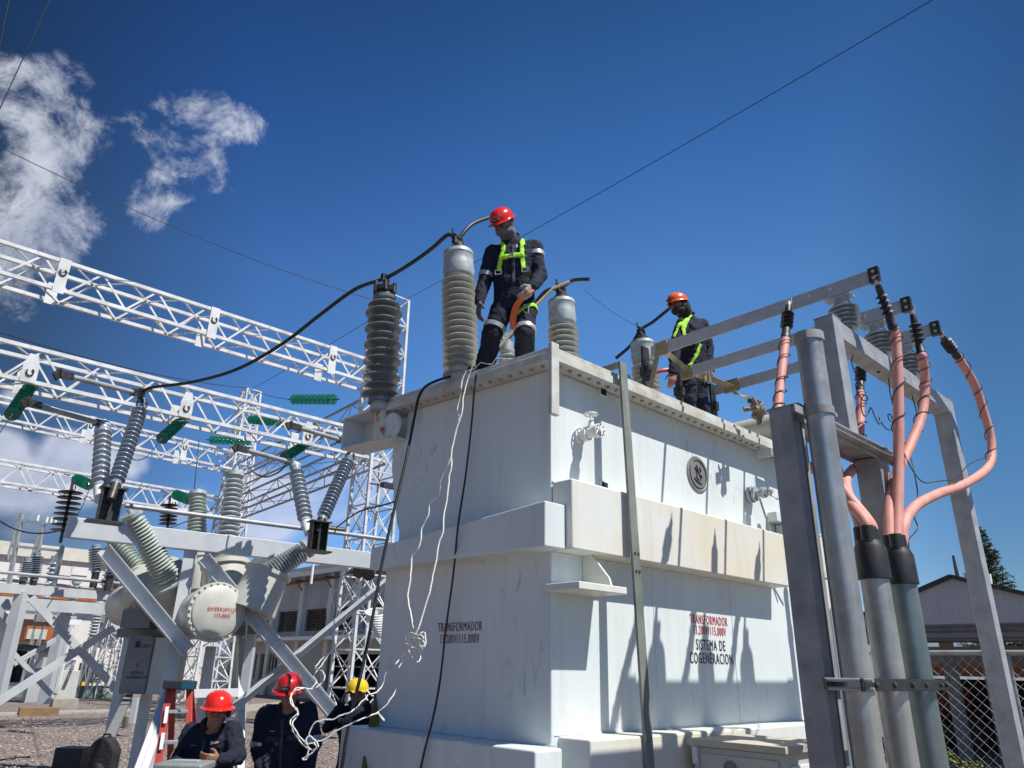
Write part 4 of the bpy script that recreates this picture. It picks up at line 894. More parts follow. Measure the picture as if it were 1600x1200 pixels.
# lower cross member and second bay legs seen behind cabinet and ladder
m = MB(); m.bar(at(288, 1084, 9.3), at(372, 1082, 9.6), 0.08, 0.09); m.build('tie_beam', M['white'], ds)
m = MB(); m.bar(at(262, 1080, 8.2), at(212, 1215, 7.4), 0.02, 0.13, bn); m.bar(at(262, 1080, 8.2)+bn*0.06, at(212, 1215, 7.4)+bn*0.06, 0.12, 0.015, bn); m.build('leg_brace', M['beamsteel'], ds)
# V-type switch poles
def vpole(label, px0, base, tops, Yb):
    b = at(px0[0], px0[1], Yb)
    t = thing('disconnector_pole', label, 'disconnector', b, 'V-shaped disconnector poles on the stand')
    m = MB(); m.bar(b-bd*0.20, b+bd*0.20, 0.26, 0.02); m.build('base_plate', M['blackmetal'], t)
    m = MB(); c_ = b+bd*0.02; m.bar(c_, c_+Z*0.40, 0.10, 0.03, bd); m.bar(c_-bd*0.11, c_-bd*0.11+Z*0.40, 0.14, 0.012, bd); m.bar(c_+bd*0.11, c_+bd*0.11+Z*0.40, 0.14, 0.012, bd); m.bar(c_-bn*0.05, c_-bn*0.05+Z*0.40, 0.012, 0.20, bd); m.bar(c_+Z*0.40, c_+Z*0.42, 0.20, 0.30, bd); m.build('bearing_box', M['blackmetal'], t)
    for (pt, pb_, Yt, Ybt, rc, rs, n, mt, alt) in tops:
        P = at(*pt, Yt); Q = at(*pb_, Ybt)
        o = insulator('insulator_column', Q, P, rc, rs, n, M[mt], t, alt=alt, seg=28, base=0.06)
        d = (P-Q).normalized()
        m = MB(); m.cyl(Q-d*0.22, Q, rc*0.8, 14, rc*1.2); m.build('lower_fitting', M['blackmetal'] if mt == 'porcdk' else M['white'], o)
        m = MB(); m.cyl(P, P+d*0.06, rc*1.35, 14); m.cyl(P+d*0.06, P+d*0.12, rc*0.7, 12); m.build('upper_fitting', M['blackmetal'] if mt == 'porcdk' else M['cap'], o)
    return t
vp1 = vpole('V-shaped switch pole at the left end of the box beam', (163, 816), None,
    [((221, 634), (180, 758), 9.35, 8.75, 0.055, 0.095, 17, 'porcdk', None), ((162, 668), (156, 762), 9.3, 8.9, 0.062, 0.105, 10, 'porc', None)], 8.75)
vp2 = vpole('V-shaped switch pole on the box beam next to the transformer', (492, 862), None,
    [((546, 715), (503, 812), 11.0, 10.4, 0.055, 0.100, 17, 'porcdk', None), ((462, 732), (478, 816), 10.9, 10.5, 0.064, 0.110, 11, 'porc', None)], 10.3)
def arm(p, q, Y0, Y1, par, r=0.034):
    P = at(*p, Y0); Q = at(*q, Y1); m = MB(); m.cyl(P, Q, r, 16); o = m.build('contact_arm', M['galvold'], par)
    m = MB(); d = (P-Q).normalized(); e = P + d*0.16 + Vector((0, 0, 0.0)); m.bar(P-d*0.04, P+d*0.15, 0.07, 0.08); m.bar(P+d*0.10+Z*0.04, P+d*0.20-Z*0.05, 0.03, 0.1); m.build('contact_jaw', M['blackmetal'], o)
    m = MB(); m.bar(Q-d*0.02, Q+d*0.07, 0.07, 0.09); m.build('hinge_clamp', M['blackmetal'], o)
arm((108, 588), (212, 614), 8.3, 9.35, vp1); arm((58, 633), (154, 661), 8.3, 9.25, vp1, 0.036)
arm((466, 668), (533, 688), 10.3, 11.0, vp2); arm((384, 703), (452, 722), 10.2, 10.85, vp2, 0.036)
m = MB(); c = SWT; m.bar(c-Z*0.12, c+Z*0.03, 0.05, 0.09); m.bar(c-bd*0.08, c+bd*0.12+Z*0.05, 0.04, 0.05); m.cyl(c+bd*0.02-bn*0.05, c+bd*0.02+bn*0.05, 0.02, 8); m.build('terminal_clamp', M['blackmetal'], vp1)
m = MB(); m.cyl(at(196, 790, 9.1), at(606, 843, 11.3), 0.030, 14); o = m.build('operating_rod', M['galv'], ds)
m = MB(); c0 = at(520, 827, 10.85); m.cyl(c0-bd*0.1, c0+bd*0.18, 0.05, 12); m.build('coupling', M['blackmetal'], o)
cablepts('black_lead', [at(395, 737, 10.9), at(405, 743, 10.9), at(418, 745, 10.8), at(435, 738, 10.8), at(447, 727, 10.8)], 0.012, M['black'], 'short black jumper between the disc bushing and the right V pole', 'lead')
cablepts('black_lead', [at(526, 824, 10.8), at(560, 800, 9.6), at(600, 789, 8.5), at(627, 780, 7.9)], 0.011, M['black'], 'thin black lead rising from the rod coupling to the tank edge', 'lead')
# ================================================================ dead-tank breaker behind the stand
bk_ = thing('circuit_breaker', 'cream dead-tank circuit breaker with bolted round end cover, lettering and slanting ribbed bushings', 'circuit breaker', Vector((-4.0, 11.5, 0)))
CC = at(337, 956, 10.8); RD = 0.39
def drum(c, r, back, front=0.0, name='drum', cover=True):
    m = MB(); m.lathe(c+V*back, -V, [(0, r*0.4), (0.02, r*0.9), (0.10, r*0.93), (back-0.05, r*0.93), (back-0.045, r*1.04), (back, r*1.04)], 44)
    o = m.build(name, M['offwhite'], bk_, smooth=35)
    if cover:
        m = MB(); m.lathe(c, -V, [(0, r*1.04), (0.045, r*1.04), (0.05, r*0.93), (0.075, r*0.90), (0.10, r*0.75), (0.125, r*0.45), (0.135, 0.0)], 48); cv = m.build('end_cover', M['offwhite'], o, smooth=35)
        for k in range(26):
            a = 2*math.pi*k/26; pc = c + (U*math.cos(a)+Z*math.sin(a))*r*0.985
            mm_ = MB(); mm_.lathe(pc-V*0.045, -V, [(0, 0.016), (0.022, 0.016), (0.026, 0.009)], 6); mm_.build('bolt', M['offwhite'], cv)
        return o, cv
    return o
dr, cover = drum(CC, RD, 1.9)
tc_ = CC - V*0.137
text('INTERRUPTOR', tc_ + Z*0.005 + U*0.03, U, Z, 0.075, M['textred'], cover, sx=0.74, bold=0.010, spacing=1.15)
text('115,000V', tc_ - Z*0.075 + U*0.05, U, Z, 0.075, M['textred'], cover, sx=0.74, bold=0.010, spacing=1.15)
CL = at(258, 938, 11.4); CR = at(412, 925, 12.0)
def turret(p0, p1, r0, r1, n=1):
    m = MB(); d = (p1-p0); l_ = d.length
    m.lathe(p0, d, [(0, r0), (l_*0.9, r1), (l_*0.91, r1*1.12), (l_, r1*1.12), (l_, r1*0.8)], 36); return m.build('turret', M['offwhite'], bk_, smooth=35)
def bush(p0, p1, rc, rs, n, mt):
    o = insulator('bushing', p0, p1, rc, rs, n, M[mt], bk_, seg=28, base=0.05, taper=0.25)
    d = (p1-p0).normalized(); m = MB(); m.cyl(p1-d*0.01, p1+d*0.05, rs*0.80, 20); m.cyl(p1+d*0.05, p1+d*0.12, 0.035, 10); m.build('cap', M['cap'], o, smooth=35)
dl = drum(CL+V*0.2, 0.36, 1.6, cover=False); d2 = drum(at(405, 945, 11.6)+V*0.3, 0.36, 1.4, cover=False)
turret(CL-V*0.1, at(247, 898, 10.9), 0.34, 0.33); bush(at(262, 905, 10.85), at(207, 806, 10.3), 0.125, 0.185, 19, 'porcgreen')
turret(CL+V*0.2-U*0.3, at(222, 905, 12.0), 0.24, 0.22); bush(at(232, 905, 12.0), at(158, 818, 12.0), 0.10, 0.155, 20, 'porcgreen')
turret(at(352, 960, 11.8), at(352, 880, 11.9), 0.36, 0.33); bush(at(352, 880, 12.4), at(367, 744, 12.6), 0.115, 0.19, 17, 'porclt')
turret(at(318, 945, 12.6), at(314, 868, 12.7), 0.26, 0.24); bush(at(306, 880, 12.7), at(309, 774, 12.9), 0.125, 0.185, 17, 'porcgreen')
turret(at(392, 955, 11.2), at(420, 893, 11.3), 0.36, 0.31); bush(at(408, 905, 11.4), at(478, 858, 11.7), 0.12, 0.195, 15, 'porclt')
turret(at(385, 930, 12.4), at(396, 892, 12.5), 0.22, 0.22); bush(at(388, 905, 12.4), at(425, 858, 12.8), 0.11, 0.165, 13, 'porcgreen')
m = MB()
for px, py in ((205, 985), (248, 985), (330, 1010), (395, 985)):
    p = at(px, py, 11.8); m.bar(p, Vector((p.x, p.y, 0)), 0.12, 0.12)
m.build('support_leg', M['beamsteel'], bk_)
m = MB(); m.bar(at(195, 990, 11.9), at(415, 985, 11.9), 0.5, 0.12); m.build('support_frame', M['grey'], bk_)
m = MB(); c = at(180, 965, 11.2); m.bar(at(200, 968, 11.5), at(244, 968, 11.5), 0.4, 0.26); m.build('mechanism_box', M['grey'], bk_)
m = MB(); m.tube([CC-V*0.05+U*0.40-Z*0.08, CC-V*0.05+U*0.46-Z*0.1, CC-V*0.05+U*0.47-Z*0.3, CC-V*0.05+U*0.42-Z*0.33], 0.014, 8); m.build('pipe', M['offwhite'], bk_)
# tall grey control cabinet on a post, tilted in view
cc = thing('control_cabinet', 'tall dark grey cabinet with stencil marks on an iron post beside the orange ladder', 'cabinet', Vector((-4.6, 9.0, 0)))
YC = 11.3
pa = at(199, 996, YC); pb_ = at(237, 994, YC); pc = at(184, 1084, YC); 
wd_ = (pb_-pa).length; top = pa.z; bot = at(184, 1084, YC).z
ex = (pb_-pa); ex.z = 0; ex.normalize(); ey = Vector((-ex.y, ex.x, 0))
ez = (pa-pc).normalized()
m = MB(); m.prism([(0, 0), (wd_*1.07, 0), (wd_*1.07, (pa-pc).length), (0, (pa-pc).length)], pc, ex, Z, ey, 0.45)
cbx = m.build('body', [M['grey']], cc, bevel=0.008)
m = MB(); m.prism([(0.02, 0.03), (wd_*1.05, 0.03), (wd_*1.05, (pa-pc).length-0.03), (0.02, (pa-pc).length-0.03)], pc-ey*0.014, ex, Z, ey, 0.012); dor = m.build('door', M['grey'], cc, bevel=0.003)
m = MB(); m.prism([(0, 0), (0.30, 0), (0.30, (pa-pc).length+0.01), (0, (pa-pc).length+0.01)], pc+ex*(wd_*1.07+0.004)+ey*0.02, ex, Z, ey, 0.5); m.build('side_box', M['offwhite'], cc, bevel=0.008)
text('115,000 V', pc-ey*0.015+ex*wd_*0.75+Z*0.62, ex, Z, 0.07, M['textdark'], dor, sx=0.8)
text('SISTEMA DE\nCOGENERACION', pc-ey*0.015+ex*wd_*0.62+Z*0.26, ex, Z, 0.06, M['textdark'], dor, sx=0.62)
m = MB(); m.prism([(0, 0), (0.07, 0), (0.07, 0.09), (0, 0.09)], pc-ey*0.0155+ex*0.12+Z*0.62, ex, Z, ey, 0.001); m.build('stencil_mark', M['textdark'], dor); m = MB(); m.prism([(0.03, 0), (0.06, 0.04), (0.04, 0.05), (0.055, 0.1), (0.02, 0.05), (0.035, 0.045)], pc-ey*0.0155+ex*0.17+Z*0.34, ex, Z, ey, 0.001); m.build('stencil_mark', M['textdark'], dor)
p = at(196, 1088, YC); m = MB(); m.bar(p+ey*0.1, at(168, 1160, 8.6), 0.05, 0.10, ex); m.build('post', M['grey'], cc)
# second far-left stand with cross braces
ls2 = thing('bus_support_stand', 'grey steel stand with crossed braces at the left edge', 'steel stand', at(60, 1088, 13.0))
def sbar(p, q, Yp, Yq, w, h, nm, mt='beamsteel', par=None):
    m = MB(); m.bar(at(*p, Yp), at(*q, Yq), w, h); return m.build(nm, M[mt], par or ls2)
sbar((-10, 918), (196, 933), 11.5, 13.6, 0.14, 0.14, 'crossbeam'); sbar((-10, 941), (180, 953), 12.5, 14.8, 0.13, 0.20, 'crossbeam')
sbar((35, 925), (-4, 1092), 11.9, 11.9, 0.14, 0.16, 'post'); sbar((102, 955), (68, 1100), 14.0, 14.0, 0.16, 0.16, 'post')
sbar((48, 934), (184, 1079), 12.0, 13.3, 0.03, 0.12, 'diagonal_brace'); sbar((-5, 1098), (212, 959), 11.6, 13.3, 0.03, 0.12, 'diagonal_brace')
sbar((14, 1042), (86, 1000), 12.8, 13.8, 0.03, 0.08, 'diagonal_brace'); sbar((-5, 950), (16, 975), 12.0, 12.6, 0.03, 0.12, 'diagonal_brace'); sbar((18, 1018), (80, 1085), 12.8, 13.8, 0.03, 0.08, 'diagonal_brace')
m = MB(); m.cyl(at(-10, 893, 11.5), at(202, 913, 13.4), 0.028, 10); m.build('bus_tube', M['galv'], ls2)
for p0, p1, Y, n, rs, mt in (((150, 895), (150, 852), 13.0, 9, 0.12, 'porc'), ((172, 900), (186, 850), 13.0, 11, 0.12, 'porcdk'), ((36, 908), (44, 872), 12.2, 9, 0.10, 'porc'), ((53, 908), (58, 864), 12.4, 10, 0.10, 'porcdk')):
    t = thing('bus_insulator', {150: 'short fat grey insulator on the left-edge stand', 172: 'dark slanting insulator behind the main box beam', 36: 'small ribbed insulator nearest the left edge', 53: 'small dark ribbed insulator second from the left edge'}[p0[0]], 'insulator', at(*p0, Y), 'insulators on the left-edge stand')
    insulator('porcelain', at(*p0, Y), at(*p1, Y), rs*0.5, rs, n, M[mt], t, seg=18); m = MB(); q = at(*p0, Y); m.cyl(q-Z*0.25, q, rs*0.5, 10); m.build('foot', M['blackmetal'], t)
for (px, py, bx) in ((52, 1112, 0), (86, 1098, 1), (10, 1108, 2)):
    pass
m = MB(); p = atz(97, 1112, 0); m.bar(p+Z*0.22-bd*0.40, p+Z*0.22+bd*0.40, 0.7, 0.44); o = m.build('footing', M['concrete'], bevel=0.02); tag(o, 'square pale concrete footing under the left-edge stand', 'footing')
m = MB(); p = atz(62, 1118, 0); m.bar(p+Z*0.12-bd*0.62, p+Z*0.12+bd*0.50, 0.5, 0.24); o = m.build('wooden_crate', mat('brown_board', (0.26, 0.16, 0.08), 0.8, 0, (0.18, 0.11, 0.06), 5)); tag(o, 'low brown box lying beside the pale concrete footing', 'box')
m = MB(); p = atz(205, 1137, 0); m.cyl(p, p+Z*0.30, 0.24, 16); o = m.build('footing', M['concrete']); tag(o, 'round stub footing under the cabinet frame leg', 'footing')
m = MB(); p = atz(206, 1130, 0.3); m.bar(p, at(213, 1090, p.y), 0.12, 0.12); o = m.build('stub_post', M['beamsteel']); tag(o, 'short grey stub post on the round footing', 'post')
# ================================================================ lattice gantries
def lattice(p0, p1, h, wv, n, par, ch=0.095, dg=0.05, mt='lattice', name='beam'):
    """square box truss: p0-p1 = upper front chord, h down, wv sideways vector to the rear chords"""
    p0 = Vector(p0); p1 = Vector(p1); dn = -Z*h; m = MB()
    for o1 in (Vector((0, 0, 0)), dn, wv, wv+dn): m.bar(p0+o1, p1+o1, ch, ch)
    for i in range(n):
        a = lerp(p0, p1, i/n); b = lerp(p0, p1, (i+1)/n); k = i % 2
        A, B = (a, b) if k else (b, a)
        m.bar(A, B+dn, dg*0.5, dg); m.bar(A+wv, B+wv+dn, dg*0.5, dg)
        m.bar(A+dn, B+dn+wv, dg, dg*0.5); m.bar(B, A+wv, dg, dg*0.5)
    return m.build(name, M[mt], par, smooth=0)
def tower(label, base, w0, top, w1, n, grp='lattice gantry towers', ch=0.09, dg=0.05, mt='lattice'):
    base = Vector(base); top = Vector(top); t = thing('lattice_tower', label, 'tower', base, grp)
    cs = [(-1, -1), (1, -1), (1, 1), (-1, 1)]
    def pt(f, c, w=None): 
        ww = lerp(w0, w1, f)/2; return lerp(base, top, f) + U*c[0]*ww + V*c[1]*ww
    m = MB()
    for c in cs: m.bar(pt(0, c), pt(1, c), ch, ch, U)
    m.build('corner_leg', M[mt], t, smooth=0)
    m = MB()
    for i in range(n):
        f0, f1 = i/n, (i+1)/n
        for k in range(4):
            c, d_ = cs[k], cs[(k+1) % 4]
            m.bar(pt(f1, c), pt(f1, d_), dg, dg); m.bar(pt(f0, c), pt(f1, d_), dg, dg*0.5); m.bar(pt(f0, d_), pt(f1, c), dg*0.5, dg)
    o = m.build('bracing', M[mt], t, smooth=0)
    return t
TAx = at(602, 560, 24.0); TA = Vector((TAx.x, TAx.y, 0)); ptop = at(625, 470, 24.0)
tower('white lattice tower rising directly behind the black surge arrester', TA, 1.15, Vector((TA.x, TA.y, ptop.z)), 0.95, 13, dg=0.04)
TB0 = at(380, 690, 35.0); TB = Vector((TB0.x, TB0.y, 0))
tower('white lattice tower further back, left of centre behind the glass insulators', TB, 1.6, Vector((TB.x, TB.y, at(388, 612, 35.0).z)), 0.7, 15)
def beam_(label, px, zz, Yend, h, n, hooks, kind, wv, z1=None):
    p0 = Vector(px[0]); p1 = Vector(px[1])
    t = thing('lattice_beam', label, 'lattice beam', lerp(p0, p1, 0.5), 'horizontal lattice gantry beams'); lattice(p0, p1, h, wv, n, t)
    d = (p1-p0).normalized()
    for f in hooks:
        c = lerp(p0, p1, f) - V*0.06
        m = MB(); w2 = 0.13
        if kind == 'u': ol = [(-w2, -h*1.15), (w2, -h*1.15), (w2, 0.06), (-w2, 0.06)]
        else: ol = [(-w2*1.3, -h*1.05), (w2*1.3, -h*1.05), (w2*1.3, -h*0.55), (w2*0.7, -h*0.2), (-w2*0.7, -h*0.2), (-w2*1.3, -h*0.55)]
        m.prism(ol, c, d, Z, -V, 0.02); hp = m.build('hanger_plate', M['lattice'], t)
        c2_ = c + wv - Z*h*0.2; m = MB(); m.prism([(-w2, -h*0.95), (w2, -h*0.95), (w2, -h*0.2), (-w2, -h*0.2)], c2_, d, Z, V, 0.02); m.build('hanger_plate', M['lattice'], t)
        m = MB(); cc_ = c - V*0.04 - Z*h*0.42 if kind == 'u' else c - V*0.04 - Z*h*0.75
        m.tube([cc_ + (d*math.cos(a)*0.075 + Z*math.sin(a)*0.09) for a in [R(60)-R(x) for x in range(0, 300, 25)]], 0.018, 6); m.build('hook', M['blackmetal'], hp)
    return t
WV = V*0.85
zt = 12.0
def onA(px, py): return onp(px, py, TAx - V*0.45, V)
def onB(px, py): return onp(px, py, TB0 - V*0.45, V)
def frac(p0, p1, px):
    f_ = lambda t: (lambda q: 800+FPX*(q.dot(CX)/q.dot(_f)))(lerp(p0, p1, t)-CAM)
    lo, hi = 0, 1
    for _ in range(40):
        mid = (lo+hi)/2
        if f_(mid) < px: lo = mid
        else: hi = mid
    return lo
def extend(p0, p1, k): return p0 + (p0-p1)*k
a0, a1 = onA(0, 377), onA(606, 572); a0 = extend(a0, a1, 0.1)
beam_('topmost white lattice beam with plates holding U hooks', (a0, a1), 0, 0, 0.80, 18, [frac(a0, a1, x) for x in (102, 336, 520)], 'u', WV)
a0, a1 = onA(0, 531), onA(604, 682); a0 = extend(a0, a1, 0.1)
beam_('second white lattice beam from the top, carrying green glass strings', (a0, a1), 0, 0, 0.86, 18, [frac(a0, a1, x) for x in (56, 296, 483)], 'h', WV)
a0, a1 = onB(0, 619), onB(392, 712); a0 = extend(a0, a1, 0.1)
beam_('third white lattice beam down, ending at the farther tower', (a0, a1), 0, 0, 0.85, 18, [frac(a0, a1, x) for x in (145, 290)], 'u', WV)
a0, a1 = onB(0, 718), onB(372, 782); a0 = extend(a0, a1, 0.1)
beam_('lowest white lattice beam with short green strings, ending at the farther tower', (a0, a1), 0, 0, 0.85, 18, [frac(a0, a1, x) for x in (120, 275)], 'h', WV)
for zA, zB, lb in ((10.5, 10.6, 'grey lattice beam running back between the two towers, upper one'), (8.9, 8.9, 'grey lattice beam running back between the two towers, lower one')):
    p0 = Vector((TA.x, TA.y, zA)) + U*0.35; p1 = Vector((TB.x, TB.y, zB)) + U*0.35
    t = thing('lattice_beam', lb, 'lattice beam', lerp(p0, p1, 0.5), 'horizontal lattice gantry beams'); lattice(p0, p1, 0.75, -U*0.75, 9, t, mt='galv', ch=0.07, dg=0.035)
# glass insulator strings
def gstring(label, p0, p1, n, rs=0.125, mt='gglass'):
    p0 = Vector(p0); p1 = Vector(p1); t = thing('insulator_string', label, 'insulator', lerp(p0, p1, 0.5), 'green glass insulator strings' if mt == 'gglass' else 'dark hanging insulators')
    L_ = (p1-p0).length; pr = []; pch = L_*0.92/n
    for i in range(n):
        h = L_*0.04 + pch*i; pr += [(h, 0.022), (h+pch*0.38, 0.024), (h+pch*0.44, rs*0.45), (h+pch*0.52, rs*0.93), (h+pch*0.58, rs), (h+pch*0.60, rs*0.85), (h+pch*0.57, rs*0.25), (h+pch*0.68, 0.022)]
    m = MB(); m.lathe(p0, p1-p0, pr, 20); m.build('discs', M[mt], t, smooth=30)
    m = MB(); m.cyl(p0-(p1-p0).normalized()*0.12, p1+(p1-p0).normalized()*0.12, 0.022, 8); m.build('link', M['blackmetal'], t)
    return t
gstring('green glass string hanging from the second beam at the left edge', at(52, 596, 17.9), at(16, 652, 15.6), 11, 0.16)
gstring('green glass string hanging from the second beam at its middle', at(290, 652, 20.4), at(250, 688, 18.0), 9, 0.155)
gstring('green glass string hanging below the second beam near the transformer bracket', at(481, 692, 23.0), at(441, 717, 20.5), 9, 0.155)
gstring('horizontal green glass string at the end of the overhead wire, left of the arrester', at(453, 624, 27.5), at(527, 624, 26.0), 10, 0.205)
gstring('horizontal green glass string half hidden behind the second beam', at(387, 655, 31.0), at(452, 661, 29.0), 10, 0.20)
gstring('horizontal green glass string farthest left, reaching the farther tower', at(325, 687, 34.0), at(393, 690, 33.0), 10, 0.20)
gstring('short curled green glass string on the lowest beam, left one', at(118, 748, 27.0), at(141, 758, 26.0), 6, 0.21)
gstring('short curled green glass string on the lowest beam, right one', at(273, 772, 31.0), at(296, 781, 30.0), 6, 0.22)
gstring('black ribbed insulator stack hanging left of the box beam end', at(112, 762, 10.6), at(97, 835, 10.6), 8, 0.165, 'black')
gstring('black ribbed insulator stack seen between the breaker bushings', at(265, 785, 13.0), at(262, 822, 13.0), 6, 0.15, 'black')
# overhead wires
def wpx(label, a, b, r=0.012, sag=0.0, name='overhead_wire'):
    P = at(*a); Q = at(*b); pts = [lerp(P, Q, i/16) - Z*sag*4*(i/16)*(1-i/16) for i in range(17)]
    m = MB(); m.tube(pts, r, 6); o = m.build(name, M['black']); tag(o, label, 'wire', 'thin overhead wires'); return o
wpx('thin overhead wire crossing the sky from the top right to the tower behind the arrester', (1470, -8, 9.0), (630, 470, 24.0), 0.009, 0.12)
wpx('thin wire falling from the nearer tower top to the farther tower top', (622, 472, 24.0), (392, 608, 35.0), 0.012, 0.1)
wpx('thin overhead wire from the left edge below the clouds to the tower top', (-8, 226, 14.0), (618, 478, 24.0), 0.010, 0.35)
wpx('steep thin wire across the top left corner', (82, -8, 9.0), (-6, 182, 9.0), 0.008)
wpx('very short thin wire at the extreme top left edge', (16, -8, 9.5), (-4, 90, 9.5), 0.007)
wpx('thin wire just above the second lattice beam', (-8, 517, 19.0), (388, 606, 34.8), 0.016, 0.3)
wpx('thin wire ending at the leftmost horizontal glass string clamp', (388, 606, 34.8), (452, 624, 27.5), 0.014, 0.1)
wpx('thin drop wire hanging at the left edge from the glass string', (16, 652, 15.6), (-6, 685, 13.0), 0.010)
wpx('thin drop wire from the middle glass string to the V pole', (249, 689, 18.0), (205, 716, 12.0), 0.010, 0.2)
wpx('thin vertical drop wire left of the upright green bushing', (311, 688, 20.0), (303, 770, 14.0), 0.010)
wpx('thin wire passing left behind the upright green bushing', (440, 718, 20.5), (250, 830, 14.0), 0.010, 0.25)
wpx('thin wire from the black insulator stack behind the box beam', (141, 760, 16.0), (120, 806, 12.0), 0.008, 0.1)
wpx('sagging thin wire over the far-left roof', (-8, 808, 20.0), (100, 827, 20.0), 0.02, 0.25)
wpx('very thin wire from the loose jumper end down to the far bushing', (912, 452, 7.4), (1003, 512, 8.4), 0.0025, 0.05)
# ================================================================ buildings
def wallbox(m, P, d, s0, s1, z0, z1, dep0, dep1, nrm):
    """box on a wall frame: along d from s0..s1, z0..z1, outward normal nrm from dep0..dep1"""
    o = Vector((P.x, P.y, 0)); vs = []
    for z in (z0, z1):
        for s in (s0, s1):
            for e in (dep0, dep1): vs.append(o + d*s + nrm*e + Z*z)
    m.add(vs, [(0,1,3,2),(4,6,7,5),(0,4,5,1),(2,3,7,6),(0,2,6,4),(1,5,7,3)])
def wcoord(px, py, P, d, nrm, dep=0):
    q = onp(px, py, Vector((P.x, P.y, 0))+nrm*dep, nrm); return (q-Vector((P.x, P.y, 0))).dot(d), q.z
# two-storey office, facade running along V and facing the camera's left
G0 = atz(600, 1102, 0); n0 = -U; d0 = V
of = thing('office_building', 'two-storey white office with barred windows and pale eaves behind the breaker', 'building', G0)
def W(px, py, dep=0): return wcoord(px, py, G0, d0, n0, dep)
zc = W(518, 995, 1.2)[1]; zr = W(543, 886, 0.6)[1]; zsill = W(510, 985)[1]; zhead = W(510, 950)[1]
print('office', G0, zc, zr, zsill, zhead, W(300, 1040), W(395, 1000))
S1 = 17.5; S0 = -7
wb = MB()
wins = []
for xa, xb in ((435, 466), (477, 511), (521, 551)):
    a, b = W(xb, 965)[0], W(xa, 965)[0]; wins.append((a, b))
wins.append((wins[0][1]+1.0, wins[0][1]+2.9)); wins.append((wins[0][1]+3.9, wins[0][1]+5.8))
wins.append((wins[2][0]-3.0, wins[2][0]-1.0))
wins.sort()
zt_ = zr
wallbox(wb, G0, d0, S0, S1, zhead, zt_, -0.3, 0, n0); wallbox(wb, G0, d0, S0, S1, zc+0.3, zsill, -0.3, 0, n0)
prev = S0
for a, b in wins: wallbox(wb, G0, d0, prev, a, zsill, zhead, -0.3, 0, n0); prev = b
wallbox(wb, G0, d0, prev, S1, zsill, zhead, -0.3, 0, n0)
# lower wall with openings
gz = W(450, 1022)[1]
lows = [(W(432, 1040)[0], W(405, 1040)[0]), (W(400, 1040)[0], W(378, 1040)[0]), (W(356, 1040)[0], W(332, 1040)[0]), (W(600, 1040)[0], W(508, 1040)[0])]
lows.sort(); prev = S0
wallbox(wb, G0, d0, S0, S1, gz, zc+0.3, -0.3, 0, n0)
for a, b in lows: wallbox(wb, G0, d0, prev, a, 0, gz, -0.3, 0, n0); prev = b
wallbox(wb, G0, d0, prev, S1, 0, gz, -0.3, 0, n0)
wallbox(wb, G0, d0, S0, S1, 0, zt_, -8.0, -7.7, n0)
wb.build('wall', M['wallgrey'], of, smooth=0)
m = MB()
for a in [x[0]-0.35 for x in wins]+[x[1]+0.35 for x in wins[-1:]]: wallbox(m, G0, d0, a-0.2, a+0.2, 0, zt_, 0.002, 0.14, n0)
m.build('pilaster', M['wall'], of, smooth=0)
m = MB(); wallbox(m, G0, d0, S0, S1, 0.02, zt_-0.1, -2.5, -2.4, n0); m.build('interior_shade_sheet', M['void'], of, smooth=0)  # near-black sheet, the dimness behind the openings put into its colour
for a, b in wins:
    m = MB(); nb = 5
    wallbox(m, G0, d0, a, b, zhead-0.06, zhead, -0.2, -0.12, n0); wallbox(m, G0, d0, a, b, zsill, zsill+0.06, -0.2, -0.12, n0)
    for k in range(nb+1): s = lerp(a, b, k/nb); wallbox(m, G0, d0, s-0.025, s+0.025, zsill+0.06, zhead-0.06, -0.2, -0.13, n0)
    for k in range(1, 9): z = lerp(zsill, zhead, k/9); wallbox(m, G0, d0, a, b, z-0.012, z+0.012, -0.12, -0.10, n0)
    w_ = m.build('window', M['blackmetal'], of, smooth=0)
    m = MB(); wallbox(m, G0, d0, a, b, zsill, zhead, -0.26, -0.25, n0); m.build('pane', M['glass'], w_, smooth=0)
for a, b in lows[:-1] if False else lows:
    if b-a > 5: 
        m = MB(); wallbox(m, G0, d0, a+0.1, b-0.1, gz*0.72, gz*0.75, -0.2, -0.1, n0); m.build('door_rail', M['galv'], of, smooth=0); continue
    m = MB(); nb = 4
    for k in range(nb+1): s = lerp(a, b, k/nb); wallbox(m, G0, d0, s-0.05, s+0.05, 0.1, gz, -0.18, -0.10, n0)
    w_ = m.build('window', M['galv'], of, smooth=0)
    m = MB(); wallbox(m, G0, d0, a, b, 0.9, gz, -0.24, -0.23, n0); m.build('pane', M['glass'], w_, smooth=0)
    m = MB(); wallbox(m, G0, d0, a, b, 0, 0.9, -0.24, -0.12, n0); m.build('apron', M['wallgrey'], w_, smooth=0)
m = MB(); wallbox(m, G0, d0, S0, S1, zc-0.12, zc+0.05, 0.0, 1.3, n0)
k = S0
while k < S1: wallbox(m, G0, d0, k, k+0.08, zc+0.052, zc+0.07, 0.02, 1.32, n0); k += 0.2
cn = m.build('canopy', M['white'], of, smooth=0)
m = MB(); zb_ = zr
pr = [(-8.2, zb_+0.3), (-4.0, zb_+1.25), (0.75, zb_+0.1), (0.75, zb_+0.32), (-4.0, zb_+1.45), (-8.2, zb_+0.5)]
m.prism(pr, G0+d0*S0-Z*G0.z, n0, Z, d0, S1-S0); rf = m.build('roof', M['roof'], of, smooth=0)
m = MB(); wallbox(m, G0, d0, S0, S1, zr-0.16, zr+0.08, 0.55, 0.78, n0); m.build('fascia', M['white'], rf, smooth=0)
m = MB(); wallbox(m, G0, d0, S0, S1, zr-0.42, zr-0.30, 0.15, 0.24, n0)
